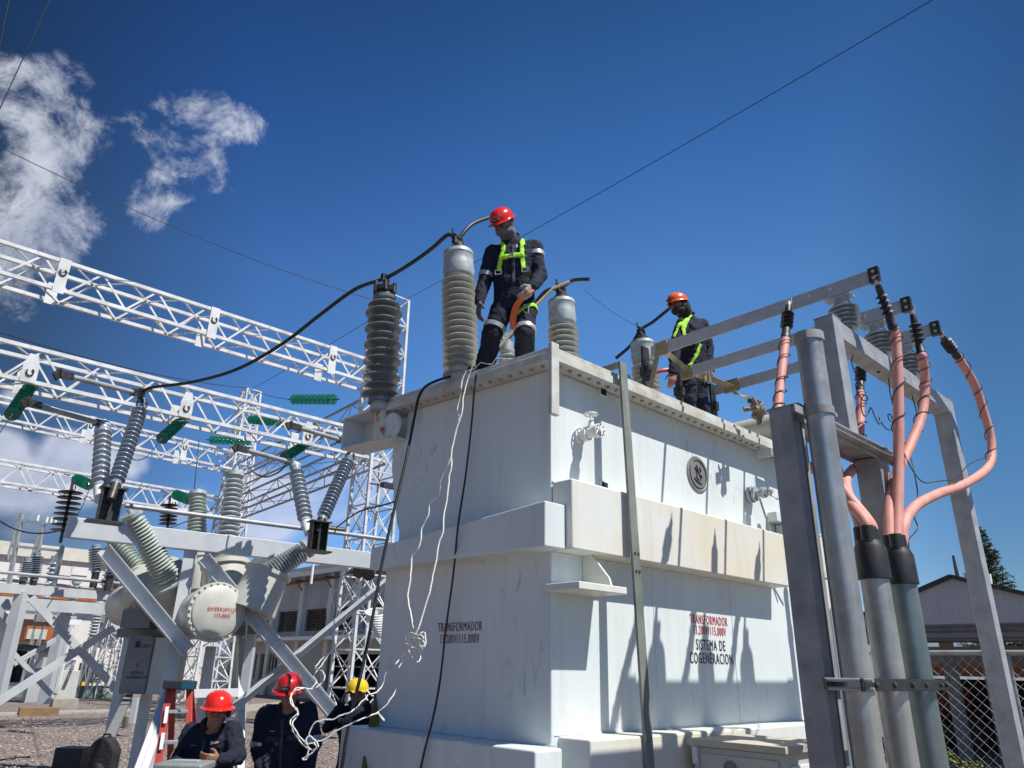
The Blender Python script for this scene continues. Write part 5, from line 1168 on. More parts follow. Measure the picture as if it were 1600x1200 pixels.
m.build('rust_pipe', M['roofred'], of, smooth=0)
for s in [x[0]-0.35 for x in wins]:
    m = MB(); o_ = Vector((G0.x, G0.y, 0))+d0*s
    m.bar(o_+n0*0.03+Z*(zr-0.30), o_+n0*0.03+Z*(zr-1.0), 0.06, 0.06); m.bar(o_+n0*0.03+Z*(zr-0.32), o_+n0*0.6+Z*(zr-0.32), 0.06, 0.06); m.bar(o_+n0*0.03+Z*(zr-1.0), o_+n0*0.6+Z*(zr-0.32), 0.05, 0.05); m.build('bracket', M['roofred'], of, smooth=0)
def unit(px, py, s, mt, nm, lb=None):
    s0, z0 = W(px, py); m = MB(); wallbox(m, G0, d0, s0-s/2, s0+s/2, z0-s*0.35, z0+s*0.35, 0.02, 0.45, n0); return m.build(nm, mt, of, bevel=0.02)
u1 = unit(398, 989, 0.9, M['offwhite'], 'air_conditioner'); 
s0, z0 = W(398, 989); m = MB(); oo = Vector((G0.x, G0.y, 0))+d0*(s0-0.1)+n0*0.452+Z*z0; m.lathe(oo, n0, [(0, 0.24), (0.01, 0.24), (0.01, 0.2), (0.004, 0.2), (0.004, 0.02)], 24); m.build('fan', M['blackmetal'], u1)
unit(382, 984, 0.7, M['blueplastic'], 'blue_box')
m = MB(); p = at(489, 885, 33.0); m.cyl(p-Z*0.75, p+Z*0.25, 0.06, 8); m.build('roof_mast', M['white'], of)
# yard floodlights on the tower
for px, py, lb in ((576, 897, 'round floodlight on the lattice tower foot above the yellow helmet'), (561, 893, 'dark floodlight beside the round one on the tower'),):
    c = at(px, py, 23.0); t = thing('floodlight', lb, 'lamp', c, 'floodlights on the tower'); m = MB(); m.lathe(c, Vector((-0.1, -1, -0.35)), [(-0.2, 0.1), (0, 0.19), (0.03, 0.20), (0.03, 0.17)], 20); m.build('housing', M['blackmetal'], t)
    m = MB(); m.lathe(c+Vector((-0.1, -1, -0.35)).normalized()*0.012, Vector((-0.1, -1, -0.35)), [(0, 0.17), (0.012, 0.165)], 20); m.build('lens', M['cream'] if px == 576 else M['glass'], t)
c = at(607, 759, 23.2); t = thing('floodlight', 'small dark camera-like lamp on a tower bracket near the gusset', 'lamp', c); m = MB(); m.bar(c-U*0.25, c+U*0.25, 0.2, 0.16); m.build('housing', M['blackmetal'], t); m = MB(); m.bar(c+U*0.2, c-U*0.7-Z*0.05, 0.04, 0.04); m.build('arm', M['blackmetal'], t)
# spiral white hose inside the tower foot
m = MB(); P = at(586, 955, 20.0); Q = at(602, 992, 20.0); pts = []
for k in range(160):
    f = k/159; a = f*2*math.pi*10; pts.append(lerp(P, Q, f)+Vector((math.cos(a)*0.26, math.sin(a)*0.26, math.sin(a)*0.10)))
m.tube(pts, 0.03, 6); o = m.build('insulator_spiral', M['white']); tag(o, 'white ribbed bushing glimpsed through the tower beside the tank', 'insulator')
# long white plant hall on the far left, facade along U facing the camera
G1 = atz(60, 1078, 0); n1 = -V; d1 = U
ha = thing('plant_hall', 'long low white plant hall with parapet roof at the far left', 'building', G1)
def W1(px, py, dep=0): return wcoord(px, py, G1, d1, n1, dep)
zr1 = W1(60, 872)[1]; zr0 = W1(60, 858)[1]
print('hall', G1, zr1, zr0, W1(200, 1000), W1(0, 1000))
m = MB(); sA, sB = -25, W1(215, 1000)[0]+5
wallbox(m, G1, d1, sA, sB, 0, zr1, -10, 0, n1); m.build('wall', M['wall'], ha, smooth=0)
m = MB(); wallbox(m, G1, d1, sA, sB, zr1, zr0+0.25, -10.2, 0.25, n1); m.build('parapet', M['roof'], ha, smooth=0)
def panel(xa, xb, ya, yb, mt, nm, dep=0.04, g=None):
    a, z1_ = W1(xa, ya); b, z0_ = W1(xb, yb); m = MB(); wallbox(m, G1, d1, min(a, b), max(a, b), min(z0_, z1_), max(z0_, z1_), 0.01, dep, n1); return m.build(nm, mt, g or ha, smooth=0)
for x in (58, 86, 112): panel(x, x+24, 882, 900, M['wall'], 'wall_panel', 0.06)
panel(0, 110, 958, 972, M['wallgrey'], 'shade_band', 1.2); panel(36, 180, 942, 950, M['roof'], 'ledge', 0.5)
panel(125, 157, 1036, 1066, M['glass'], 'window'); panel(122, 136, 1065, 1071, M['yellow'], 'yellow_base', 0.3)
for x in (7, 30): panel(x, x+14, 1008, 1066, M['void'], 'doorway', 0.03)
panel(52, 100, 1006, 1068, M['wallgrey'], 'door', 0.05)
for y in (925, 931): panel(-5, 205, y, y+2, M['rustorange'], 'pipe_run', 0.5)
for x in (55, 104, 160): panel(x, x+3, 925, 948, M['rustorange'], 'pipe_drop', 0.45)
for px in (186, 189.5, 193): panel(px, px+1.4, 880, 975, M['roofred'], 'pipe_riser', 0.9)
o = panel(28, 89, 979, 1003, M['rustorange'], 'canopy_box', 2.4); o2 = panel(29, 55, 984, 1000, M['offwhite'], 'sign_panel', 2.46, o)
# dome vessels behind and aerial frame
for px, py, s, lb in ((18, 862, 1.3, 'pale domed roof vent left on the plant hall'), (33, 852, 1.5, 'pale domed roof vent right on the plant hall')):
    c = at(px, py+14, G1.y+5); m = MB(); m.lathe(c-Z*1.0, Z, [(0, s*0.75), (1.0, s*0.75), (1.05, s), (1.2, s*0.9), (1.42, s*0.3), (1.45, 0)], 24); o = m.build('roof_vent', M['roof']); tag(o, lb, 'vent')
fr = thing('steel_rack', 'slim three-post steel frame standing above the plant hall roof', 'steel frame', at(60, 880, 22))
YF = 22.0
for (x0, y0, x1, y1) in ((14, 912, 34, 802), (48, 925, 67, 818), (84, 915, 98, 852)):
    m = MB(); m.bar(at(x0, y0, YF), at(x1, y1, YF), 0.10, 0.10); m.bar(at(x0-3, y0-36, YF+0.4), at(x1-5, y1+10, YF+0.4), 0.03, 0.10); m.build('post', M['galv'], fr)
for (x0, y0, x1, y1) in ((18, 853, 96, 861), (30, 813, 98, 822)):
    m = MB(); m.bar(at(x0, y0, YF), at(x1, y1, YF), 0.07, 0.07); m.build('rail', M['galv'], fr)
for k, (x, y) in enumerate(((58, 814), (72, 817), (79, 817), (86, 818))):
    m = MB(); c = at(x, y, YF); m.cyl(c, c+Z*0.18, 0.04, 8); m.build('pin_insulator', M['white'], fr)
# small lattice masts in the left yard
def smast(px0, py0, px1, py1, Y, wd, n, lb):
    b = atz(px0, 1090, 0); t = Vector((b.x, b.y, at(px1, py1, b.y).z)); return tower(lb, b, wd, t, wd*0.75, n, 'small yard masts', 0.06, 0.035)
smast(160, 1072, 175, 965, 24.0, 1.0, 5, 'small lattice mast in the left yard before the white wall')
smast(310, 1076, 325, 990, 27.0, 0.9, 4, 'small lattice mast under the round breaker cover')
for k, (x0, y0, x1, y1, Y) in enumerate(((83, 1086, 100, 985, 20.0), (88, 1086, 106, 985, 20.4), (98, 1078, 113, 1042, 22.0))):
    m = MB(); m.cyl(at(x0, y0, Y), at(x1, y1, Y), 0.045, 8); o = m.build('yard_pipe', M['concrete'] if k < 2 else M['galv']); tag(o, ('left one of two thin brown pipes rising from the concrete footing', 'right one of two thin brown pipes rising from the concrete footing', 'short slanting grey post behind the brown pipes')[k], 'pipe')
m = MB(); c = at(113, 972, 20.0); m.bar(c-bd*0.20, c+bd*0.20, 0.1, 0.13); m.bar(c-Z*0.08, c-Z*1.7, 0.08, 0.08); o = m.build('yard_box', M['white']); tag(o, 'small pale box on a post behind the crossed braces', 'box')
# ================================================================ right side: fence, shed, tree, hedge
FA = at(1400, 1020, 8.2); FB = onp(1700, 1021, FA, U)
fn = thing('chain_link_fence', 'galvanised chain-link fence with a top rail at the lower right', 'fence', Vector((FA.x, FA.y, 0)))
fd = -V; fr_ = Vector((FA.x, FA.y, 0)); ztop_ = FA.z
def fpt(s, z): return fr_ + fd*s + Z*z
print('fence', FA, FB)
LF = 3.6
m = MB(); m.cyl(fpt(-0.6, ztop_), fpt(LF, ztop_), 0.024, 12); m.build('top_rail', M['galvold'], fn)
for px in (1437, 1590, 1660):
    q = onp(px, 1100, FA, U); s = (q-fr_).dot(fd); m = MB(); m.cyl(fpt(s, 0), fpt(s, ztop_-0.02), 0.024, 10); m.build('post', M['galvold'], fn)
m = MB(); pt_ = 0.10; H_ = ztop_-0.03; k = -int(H_/pt_)
nL = int((LF+0.6)/pt_)
for i in range(-int(H_/pt_), nL):
    for sgn in (1, -1):
        s_ = i*pt_ - 0.6; pts = []
        a = s_; 
        z0, z1 = 0.0, H_; sa, sb = (a, a+H_) if sgn == 1 else (a+H_, a)
        # clip to the fence
        def clip(s0, s1):
            t0, t1 = 0.0, 1.0; d_ = s1-s0
            lo_, hi_ = -0.6, LF
            ta, tb_ = (lo_-s0)/d_, (hi_-s0)/d_
            if ta > tb_: ta, tb_ = tb_, ta
            return max(t0, ta), min(t1, tb_)
        t0, t1 = clip(sa, sb)
        if t1-t0 < 0.03: continue
        m.tube([fpt(lerp(sa, sb, t), H_*t)+U*(0.004*sgn) for t in (t0, t1)], 0.0019, 4, cap=False)
ms = m.build('mesh', M['galvold'], fn); 
# open shed with a corrugated gable
SG = at(1487, 975, 17.0); n2 = -U; d2 = -V
sh_ = thing('open_shed', 'open shed with a grey corrugated gable and dark roof edge beyond the fence', 'shed', Vector((SG.x, SG.y, 0)))
def W2(px, py, dep=0): return wcoord(px, py, SG, d2, n2, dep)
ap = W2(1487, 901); el = W2(1400, 940); er = W2(1620, 931); lo1 = W2(1400, 973); lo2 = W2(1620, 980)
print('shed', SG, ap, el, er, lo1, lo2)
k_l = (ap[1]-W2(1425, 928)[1])/(W2(1425, 928)[0]-ap[0]); k_r = (ap[1]-W2(1598, 927)[1])/(W2(1598, 927)[0]-ap[0])
sl_, sr_ = ap[0]-3.6, ap[0]+4.2
zl_, zr_ = ap[1]+k_l*(-1)*(-3.6)*-1 if False else ap[1]-abs(k_l)*3.6, ap[1]-abs(k_r)*4.2
zb2 = SG.z
m = MB(); m.prism([(sl_, zb2), (sr_, zb2), (sr_, zr_), (ap[0], ap[1]), (sl_, zl_)], Vector((SG.x, SG.y, 0)), d2, Z, -n2, 0.03)
s = sl_+0.1
while s < sr_:
    zt2 = (lerp(zl_, ap[1], (s-sl_)/(ap[0]-sl_)) if s < ap[0] else lerp(ap[1], zr_, (s-ap[0])/(sr_-ap[0])))-0.02
    m.bar(Vector((SG.x, SG.y, 0))+d2*s+n2*0.006+Z*(zb2+0.01), Vector((SG.x, SG.y, 0))+d2*s+n2*0.006+Z*zt2, 0.03, 0.012, n2); s += 0.13
m.build('gable', M['sheet'], sh_, smooth=0)
O2 = Vector((SG.x, SG.y, 0))
m = MB(); m.bar(O2+d2*sl_+Z*zl_+n2*0.05, O2+d2*ap[0]+Z*ap[1]+n2*0.05, 0.14, 0.09); m.bar(O2+d2*sr_+Z*zr_+n2*0.05, O2+d2*ap[0]+Z*ap[1]+n2*0.05, 0.14, 0.09); m.build('verge', M['blackmetal'], sh_)
m = MB(); back = -n2*7
m.add([O2+d2*sl_+Z*(zl_+0.02), O2+d2*ap[0]+Z*(ap[1]+0.02), O2+d2*ap[0]+Z*(ap[1]+0.02)+back, O2+d2*sl_+Z*(zl_+0.02)+back, O2+d2*sr_+Z*(zr_+0.02), O2+d2*sr_+Z*(zr_+0.02)+back], [(0, 1, 2, 3), (1, 4, 5, 2)])
m.build('roof', M['sheet'], sh_, smooth=0)
m = MB()
for z_ in (zb2-0.06, zb2-0.16, zb2-0.30): m.bar(O2+d2*sl_+Z*z_, O2+d2*sr_+Z*(z_-0.02), 0.05, 0.035)
m.bar(O2+d2*sl_+Z*(zb2-0.2)-n2*0.4, O2+d2*sr_+Z*(zb2-0.2)-n2*0.4, 0.04, 0.35); m.build('eave_boards', mat('old_timber', (0.10, 0.085, 0.055), 0.8, 0, (0.16, 0.14, 0.09), 6), sh_)
for px in (1450, 1514, 1600):
    s, _ = W2(px, 1020); m = MB(); m.bar(O2+d2*s-n2*1.3, O2+d2*s-n2*1.3+Z*(zb2-0.02), 0.22, 0.26, d2); m.build('post', M['grey'], sh_, bevel=0.01)
m = MB(); m.bar(O2+d2*sl_-n2*4.2+Z*0.85, O2+d2*sr_-n2*4.2+Z*0.85, 0.1, 1.7); m.build('shed_shade_sheet', M['void'], sh_)  # black sheet whose colour stands for the shade inside the shed
m = MB(); m.bar(O2+d2*sl_-n2*5.4+Z*1.92, O2+d2*sr_-n2*5.4+Z*1.92, 0.4, 0.30); o = m.build('brick_course', M['brick'], sh_)
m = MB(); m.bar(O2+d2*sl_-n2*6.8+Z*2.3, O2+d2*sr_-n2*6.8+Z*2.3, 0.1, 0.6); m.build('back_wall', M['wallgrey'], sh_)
for k, (px, py, c_) in enumerate(((1478, 1085, 'redm'), (1545, 1105, 'redm'), (1470, 1120, 'green_m'))):
    pass
M['redm'] = mat('dark_red_machine', (0.16, 0.012, 0.015), 0.5, 0, (0.09, 0.01, 0.01), 4)
mc = thing('machine', 'dark red machine standing in the shade of the open shed', 'machine', O2+d2*0.2-n2*3)
c = onp(1486, 1092, O2-n2*3, n2); m = MB(); m.bar(c-d2*0.5, c+d2*0.35, 0.8, 0.55); m.bar(c-d2*0.6-Z*0.3, c-d2*0.1-Z*0.3, 0.6, 0.2); m.build('body', M['redm'], mc, bevel=0.05)
m = MB(); 
for e in (-0.4, 0.3): m.cyl(c+d2*e-Z*0.75-n2*0.3, c+d2*e-Z*0.75+n2*0.3, 0.35, 20)
m.build('wheel', M['black'], mc)
m = MB(); m.cyl(at(1489, 868, 22.0), at(1497, 905, 22.0), 0.035, 8, 0.06); o = m.build('antenna_mast', M['blackmetal']); tag(o, 'slender dark mast above the shed gable', 'mast')
m = MB(); m.cyl(at(1545, 897, 20.0), at(1548, 915, 20.0), 0.05, 8); o = m.build('vent_pipe', M['white']); tag(o, 'short white vent pipe on the shed roof edge before the tree', 'pipe')
# hedge tops along the fence foot
def leafm(name, c, c2):
    return mat(name, c, 0.6, 0, c2, 30, spec=0.3)
hg = MB(); rnd = random.Random(11); HZ = onp(1510, 1186, FA-U*0.3, U).z
for k in range(5200):
    s = rnd.uniform(-0.2, 2.6); hh = HZ + 0.10*noise.noise((s*1.7, 0.3, 0)) + 0.05*noise.noise((s*6, 1, 0))
    c = fpt(s, hh - 0.9*rnd.random()**2.0) - U*rnd.uniform(0.10, 0.50)
    a = Vector((rnd.gauss(0, 1), rnd.gauss(0, 1), rnd.gauss(0, 1))).normalized(); b = a.cross(Vector((rnd.gauss(0, 1), rnd.gauss(0, 1), rnd.gauss(0, 1)))).normalized()
    z_ = rnd.uniform(0.012, 0.024); hg.add([c-a*z_, c+b*z_*0.5, c+a*z_, c-b*z_*0.5], [(0, 1, 2, 3)], rnd.randrange(2))
o = hg.build('hedge', [leafm('yellow_green_leaf', (0.26, 0.24, 0.02), (0.18, 0.18, 0.02)), leafm('green_leaf', (0.09, 0.13, 0.02), (0.06, 0.09, 0.02))], smooth=0); tag(o, 'low yellow-green clipped hedge at the foot of the fence', 'hedge')
# tall conical pine
TR = at(1549, 925, 75.0); TR.z = 0
pn = thing('pine_tree', 'tall dark conical pine rising behind the open shed', 'tree', TR)
htop = at(1527, 822, 75.0).z; zbase = 2.0
tipx = at(1527, 822, 75.0)
m = MB(); m.tube([TR, lerp(TR, Vector((TR.x, TR.y, htop)), 0.5), Vector((TR.x, TR.y, htop))], [0.45, 0.28, 0.03], 10); m.build('trunk', mat('bark', (0.10, 0.075, 0.055), 0.9, 0, (0.06, 0.045, 0.035), 3), pn)
m = MB(); rnd = random.Random(21); br = MB()
z_ = zbase; 
while z_ < htop-0.2:
    f = (htop-z_)/(htop-zbase); Rr = 4.1*f**0.85 + 0.10
    for k in range(max(5, int(9*f**0.5)+3)):
        a = rnd.uniform(0, 6.283); rr = Rr*rnd.uniform(0.72, 1.08); e = Vector((math.cos(a), math.sin(a), 0)); up_ = 0.10+0.25*(1-f)
        tip = Vector((TR.x, TR.y, z_)) + e*rr + Z*rr*up_
        br.tube([Vector((TR.x, TR.y, z_)), tip], [0.05, 0.012], 4, cap=False)
        nleaf = int(10 + rr*17)
        for q in range(nleaf):
            t = rnd.uniform(0.22, 1.0); c = lerp(Vector((TR.x, TR.y, z_)), tip, t) + Vector((rnd.gauss(0, 1), rnd.gauss(0, 1), rnd.gauss(0, 0.7)))*0.14*(0.4+rr*0.2)
            d_ = (e + Vector((rnd.gauss(0, 0.6), rnd.gauss(0, 0.6), rnd.uniform(-0.2, 0.7)))).normalized(); s_ = d_.cross(Vector((rnd.gauss(0, 1), rnd.gauss(0, 1), rnd.gauss(0, 1)))).normalized()
            l_ = rnd.uniform(0.14, 0.34); m.add([c, c+d_*l_*0.5+s_*0.05, c+d_*l_, c+d_*l_*0.5-s_*0.05], [(0, 1, 2, 3)], rnd.randrange(3))
    z_ += rnd.uniform(0.22, 0.36)*(0.6+0.6*f)
m.build('crown', [leafm('needle_dark', (0.022, 0.038, 0.016), (0.03, 0.05, 0.02)), leafm('needle_mid', (0.045, 0.070, 0.028), (0.05, 0.07, 0.03)), leafm('needle_pale', (0.13, 0.15, 0.08), (0.10, 0.12, 0.06))], pn, smooth=0)
br.build('branches', M['boot'], pn)
# ================================================================ ground-level gear
# orange step ladder
ld = thing('step_ladder', 'orange fibreglass step ladder with a dark top cap behind the seated worker', 'ladder', at(262, 1200, 6.9))
YL = 6.9
def lb_(p, q, Y0, Y1, w_, h_, nm, mt, up=Z):
    m = MB(); m.bar(at(*p, Y0), at(*q, Y1), w_, h_, up); return m.build(nm, mt, ld, bevel=0.003)
UL = Vector((0.95, 0.2, 0)).normalized()
lb_((265, 1076), (232, 1290), YL, YL-0.35, 0.055, 0.03, 'front_rail', M['ladder'], UL.cross(Z)); lb_((296, 1078), (293, 1290), YL+0.05, YL+0.05-0.35, 0.05, 0.03, 'front_rail', M['ladder'], UL.cross(Z))
lb_((270, 1078), (262, 1290), YL+0.1, YL+0.7, 0.05, 0.03, 'rear_rail', M['ladder'], UL.cross(Z)); lb_((298, 1078), (318, 1290), YL+0.15, YL+0.75, 0.05, 0.03, 'rear_rail', M['ladder'], UL.cross(Z))
m = MB(); m.bar(at(259, 1069, YL), at(304, 1071, YL+0.05), 0.24, 0.07); m.build('top_cap', M['black'], ld, bevel=0.01)
m = MB(); m.bar(at(284, 1071, YL-0.125), at(303, 1072, YL-0.125), 0.01, 0.05); m.build('cap_trim', M['blueplastic'], ld)
for y in (1112, 1160, 1212):
    f = (y-1076)/214; lb_((lerp(265, 232, f)+3, y), (lerp(296, 293, f)-2, y-1), YL-0.35*f, YL+0.05-0.35*f, 0.09, 0.025, 'step', M['galv'])
for y in (1104, 1145): 
    f = (y-1076)/214; m = MB(); m.bar(at(lerp(265, 232, f)+1, y, YL-0.35*f-0.045), at(lerp(265, 232, f+0.12)+1, y+26, YL-0.35*(f+0.12)-0.045), 0.028, 0.004, UL.cross(Z)); m.build('warning_label', M['white'], ld)
# dark yellow ladder leaning on the short face
l2 = thing('leaning_ladder', 'dark yellow fibreglass ladder standing edge-on against the left edge of the tank', 'ladder', at(576, 1200, 6.6))
def lb2(p, q, Y0, Y1, w_, h_, nm, mt):
    m = MB(); m.bar(at(*p, Y0), at(*q, Y1), w_, h_, U.cross(Z)); return m.build(nm, mt, l2, bevel=0.003)
lb2((603, 1020), (566, 1240), 7.3, 6.35, 0.085, 0.03, 'rail', M['laddery']); lb2((606, 1010), (578, 1240), 7.6, 6.65, 0.085, 0.03, 'rail', M['laddery'])
for k in range(7):
    f = k/7+0.05; m = MB(); m.cyl(at(lerp(603, 566, f), lerp(1020, 1240, f), lerp(7.3, 6.35, f)), at(lerp(606, 578, f), lerp(1010, 1240, f), lerp(7.6, 6.65, f)), 0.016, 8); m.build('rung', M['galv'], l2)
# black cases
cs_ = thing('tool_case', 'black plastic equipment case with a carry handle at the bottom left', 'case', at(118, 1200, 8.7))
p = atz(96, 1222, 0.0); q = atz(132, 1222, 0.0)
m = MB(); m.bar(at(91, 1189, p.y), at(134, 1190, p.y), 0.35, 0.40); m.build('body', M['blackplastic'], cs_, bevel=0.02)
h0 = at(105, 1172, p.y-0.02); h1 = at(126, 1172, p.y-0.02); m = MB(); m.tube([h0-Z*0.06, h0+Z*0.03, h1+Z*0.03, h1-Z*0.06], 0.022, 8); m.build('handle', M['blackplastic'], cs_)
bp = thing('backpack', 'black rounded backpack standing on the gravel beside the equipment case', 'bag', at(160, 1200, 8.6))
c = at(159, 1192, 8.6); m = MB(); m.prism([(0.15*max(-1, min(1, math.cos(t)*1.25))*(0.86 if math.sin(t) > 0.6 else 1), 0.25*max(-0.9, math.sin(t))) for t in [i*math.pi/18 for i in range(36)]], c+Vector((0, 0.09, 0)), (1, 0, 0), Z, (0, -1, 0), 0.18); m.build('bag', M['blackcloth'], bp, bevel=0.03)
m = MB(); m.ell(c-Vector((0, 0.09, 0.1)), (Vector((0.10, 0, 0)), Vector((0, 0.06, 0)), Vector((0, 0, 0.11))), 20, 12); m.build('pocket', M['blackcloth'], bp)
m = MB(); m.tube([c+Vector((-0.05, 0, 0.22)), c+Vector((-0.03, 0, 0.27)), c+Vector((0.03, 0, 0.27)), c+Vector((0.05, 0, 0.22))], 0.012, 8); m.build('loop', M['blackplastic'], bp)
yh = at(112, 1202, 7.6); m = MB(); m.lathe(yh-Z*0.13, Z, [(0, 0.165), (0.006, 0.168), (0.012, 0.135), (0.05, 0.132), (0.10, 0.10), (0.125, 0.06), (0.132, 0)], 28); o = m.build('hard_hat', M['yellow']); tag(o, 'yellow hard hat lying in front of the black equipment case', 'helmet')
tb_ = thing('tool_box', 'grey plastic tool box lid in front of the seated worker', 'tool box', at(288, 1200, 5.2))
m = MB(); c0 = at(252, 1196, 5.25); c1 = at(326, 1198, 5.25); m.bar(c0, c1, 0.26, 0.05); m.build('lid', M['greyplastic'], tb_, bevel=0.015)
m = MB(); m.bar(lerp(c0, c1, 0.25)+Z*0.028, lerp(c0, c1, 0.8)+Z*0.028, 0.05, 0.02); m.build('handle', M['galv'], tb_, bevel=0.006)
m = MB(); m.bar(c0-Z*0.16, c1-Z*0.16, 0.24, 0.26); m.build('body', M['blackplastic'], tb_, bevel=0.01)
m = MB(); m.bar(Vector((c0.x+.17, c0.y, 0.42)), Vector((c0.x+.17, c0.y, c0.z-0.30)), 0.55, 0.6); o=m.build('crate', M['concrete'], bevel=0.01); 
tag(o, 'crate carrying the grey tool box in front of the seated worker', 'crate')

# instrument transformers and bus supports crowding the far-left yard
def instr(px, yb, yt, Y, kind, lb):
    b = atz(px, 1091, 0) + V*(Y-22)*0.25; g_ = Vector((b.x, b.y, 0)); top = at(px+2, yt, g_.y); h = top.z
    t = thing('instrument_transformer', lb, 'transformer', g_, 'small equipment in the far-left yard')
    zb = h*0.52
    m = MB()
    for e in (-0.18, 0.18): m.bar(g_+U*e, g_+U*e+Z*zb, 0.07, 0.07)
    m.bar(g_-U*0.18+Z*0.4, g_+U*0.18+Z*(zb-0.2), 0.02, 0.05); m.bar(g_+U*0.18+Z*0.4, g_-U*0.18+Z*(zb-0.2), 0.02, 0.05); m.build('stand', M['galv'], t)
    m = MB(); m.bar(g_+Z*zb, g_+Z*(zb+0.35), 0.45, 0.5, U) if kind else m.cyl(g_+Z*zb, g_+Z*(zb+0.3), 0.2, 16); m.build('base_tank', M['grey'] if kind else M['offwhite'], t, bevel=0.02)
    insulator('porcelain', g_+Z*(zb+0.33), g_+Z*(h-0.2), 0.14, 0.25, 11, M['porc'] if kind else M['porclt'], t, seg=16)
    m = MB(); m.cyl(g_+Z*(h-0.2), g_+Z*h, 0.2, 14); m.cyl(g_+Z*(h-0.1)-U*0.3, g_+Z*(h-0.1)+U*0.3, 0.025, 8); m.build('head', M['cap'], t)
for a in ((30, 1090, 868, 20.0, 1, 'grey insulator column on a stand nearest the left edge of the far yard'), (78, 1086, 905, 22.0, 0, 'pale insulator column behind the crossed braces'),
          (132, 1084, 872, 24.0, 1, 'grey insulator column on a stand left of the small lattice mast'), (176, 1082, 885, 26.0, 0, 'pale insulator column close behind the small lattice mast'), (118, 1086, 930, 19.5, 0, 'short pale insulator column below the left stand beams')): instr(*a)
m = MB(); m.cyl(at(-5, 905, 31.0), at(200, 925, 36.0), 0.07, 8); o = m.build('bus_pipe', M['galv']); tag(o, 'long grey bus pipe running over the far-left equipment', 'pipe')
for k, (x0, y0, x1, y1) in enumerate(((22, 1010, 120, 1020), (60, 1035, 110, 1040))):
    m = MB(); m.bar(at(x0, y0, 33.5), at(x1, y1, 35), 0.5, 0.45 if k else 0.25); o = m.build('cable_tray', M['wallgrey'] if k else M['blackmetal']); tag(o, ('dark cable tray crossing behind the left-edge braces', 'grey duct box low behind the left-edge braces')[k], 'duct')
for k, (px, py, w_, h_) in enumerate(((66, 1030, 0.7, 1.1), (104, 1052, 0.9, 0.7))):
    c = at(px, py, 34.0); m = MB(); m.bar(Vector((c.x, c.y, 0)), Vector((c.x, c.y, h_+0.6)), 0.6, w_, U); o = m.build('yard_cabinet', M['offwhite'] if k else M['wallgrey'], bevel=0.02); tag(o, ('tall narrow grey cabinet in the far-left yard', 'low pale cabinet in the far-left yard')[k], 'cabinet')
# ================================================================ people
def capsule(m, p0, p1, r0, r1=None, n=16):
    r1 = r0 if r1 is None else r1; p0 = Vector(p0); p1 = Vector(p1); L_ = (p1-p0).length; pr = []
    for i in range(5): a = math.pi/2*(i/5); pr.append((-r0*math.cos(a), r0*math.sin(a)))
    pr.append((0, r0)); pr.append((L_, r1))
    for i in range(1, 5): a = math.pi/2*(i/5); pr.append((L_+r1*math.sin(a), r1*math.cos(a)))
    pr.append((L_+r1*0.99, r1*0.05))
    m.lathe(p0, p1-p0, pr, n)
def loft(m, secs, n=24):
    """secs: (center, side vector scaled, front vector scaled)"""
    vs = []; k = len(secs)
    for c, a, b in secs:
        for j in range(n):
            t = 2*math.pi*j/n; cx, sx = math.cos(t), math.sin(t)
            ex = 0.86; vs.append(Vector(c) + a*(abs(cx)**ex*(1 if cx >= 0 else -1)) + b*(abs(sx)**ex*(1 if sx >= 0 else -1)))
    fs = [(i*n+j, i*n+(j+1) % n, (i+1)*n+(j+1) % n, (i+1)*n+j) for i in range(k-1) for j in range(n)] + [tuple(range(n-1, -1, -1)), tuple(range((k-1)*n, k*n))]
    m.add(vs, fs)
def remesh(o, vox, smooth=6, fac=0.5, disp=0.0, dscale=0.12):
    r = o.modifiers.new('remesh', 'REMESH'); r.mode = 'VOXEL'; r.voxel_size = vox; r.use_smooth_shade = True
    s = o.modifiers.new('smooth', 'SMOOTH'); s.iterations = smooth; s.factor = fac
    if disp:
        tx = bpy.data.textures.new('folds', 'CLOUDS'); tx.noise_scale = dscale; tx.noise_depth = 3; tx.noise_basis = 'IMPROVED_PERLIN'
        d = o.modifiers.new('folds', 'DISPLACE'); d.texture = tx; d.strength = disp; d.mid_level = 0.5; d.texture_coords = 'LOCAL'
def hand(m, w, d, pn, side, curl=0.6, s=1.0, grow=0.0):
    """w wrist, d direction of fingers, pn palm normal (palm faces pn), side vector towards the thumb"""
    d = d.normalized(); side = (side - d*side.dot(d)).normalized(); pn = (pn - d*pn.dot(d) - side*pn.dot(side)).normalized()
    k = s
    for o_, r_ in ((-0.028, 0.017), (-0.009, 0.019), (0.011, 0.019), (0.028, 0.017)):
        capsule(m, w + side*o_*0.6*k, w + d*0.080*k + side*o_*k, (r_*0.9+grow)*k, (r_*0.85+grow)*k, 10)
    fl_ = [(0.030, 0.040, 0.028, 0.022), (0.010, 0.045, 0.031, 0.024), (-0.010, 0.042, 0.029, 0.022), (-0.029, 0.033, 0.022, 0.018)]
    for i, (o_, a, b, c) in enumerate(fl_):
        p = w + (d*0.082 + side*o_)*k; cu = curl*(0.85+0.12*i); dd = d
        for ln, cc_ in ((a, 0.45), (b, 1.15), (c, 1.8)):
            ang = cu*cc_; v = (dd*math.cos(ang) + pn*math.sin(ang)); q = p + v*ln*k
            capsule(m, p, q, (0.0092+grow)*k, (0.0080+grow)*k, 8); p = q
    p = w + (d*0.025 + side*0.030)*k; q = p + (d*0.6 + side*0.75 + pn*0.25).normalized()*0.040*k; r_ = q + (d*0.85 + side*0.15 + pn*0.5).normalized()*0.032*k
    capsule(m, p, q, (0.013+grow)*k, (0.011+grow)*k, 8); capsule(m, q, r_, (0.011+grow)*k, (0.009+grow)*k, 8)
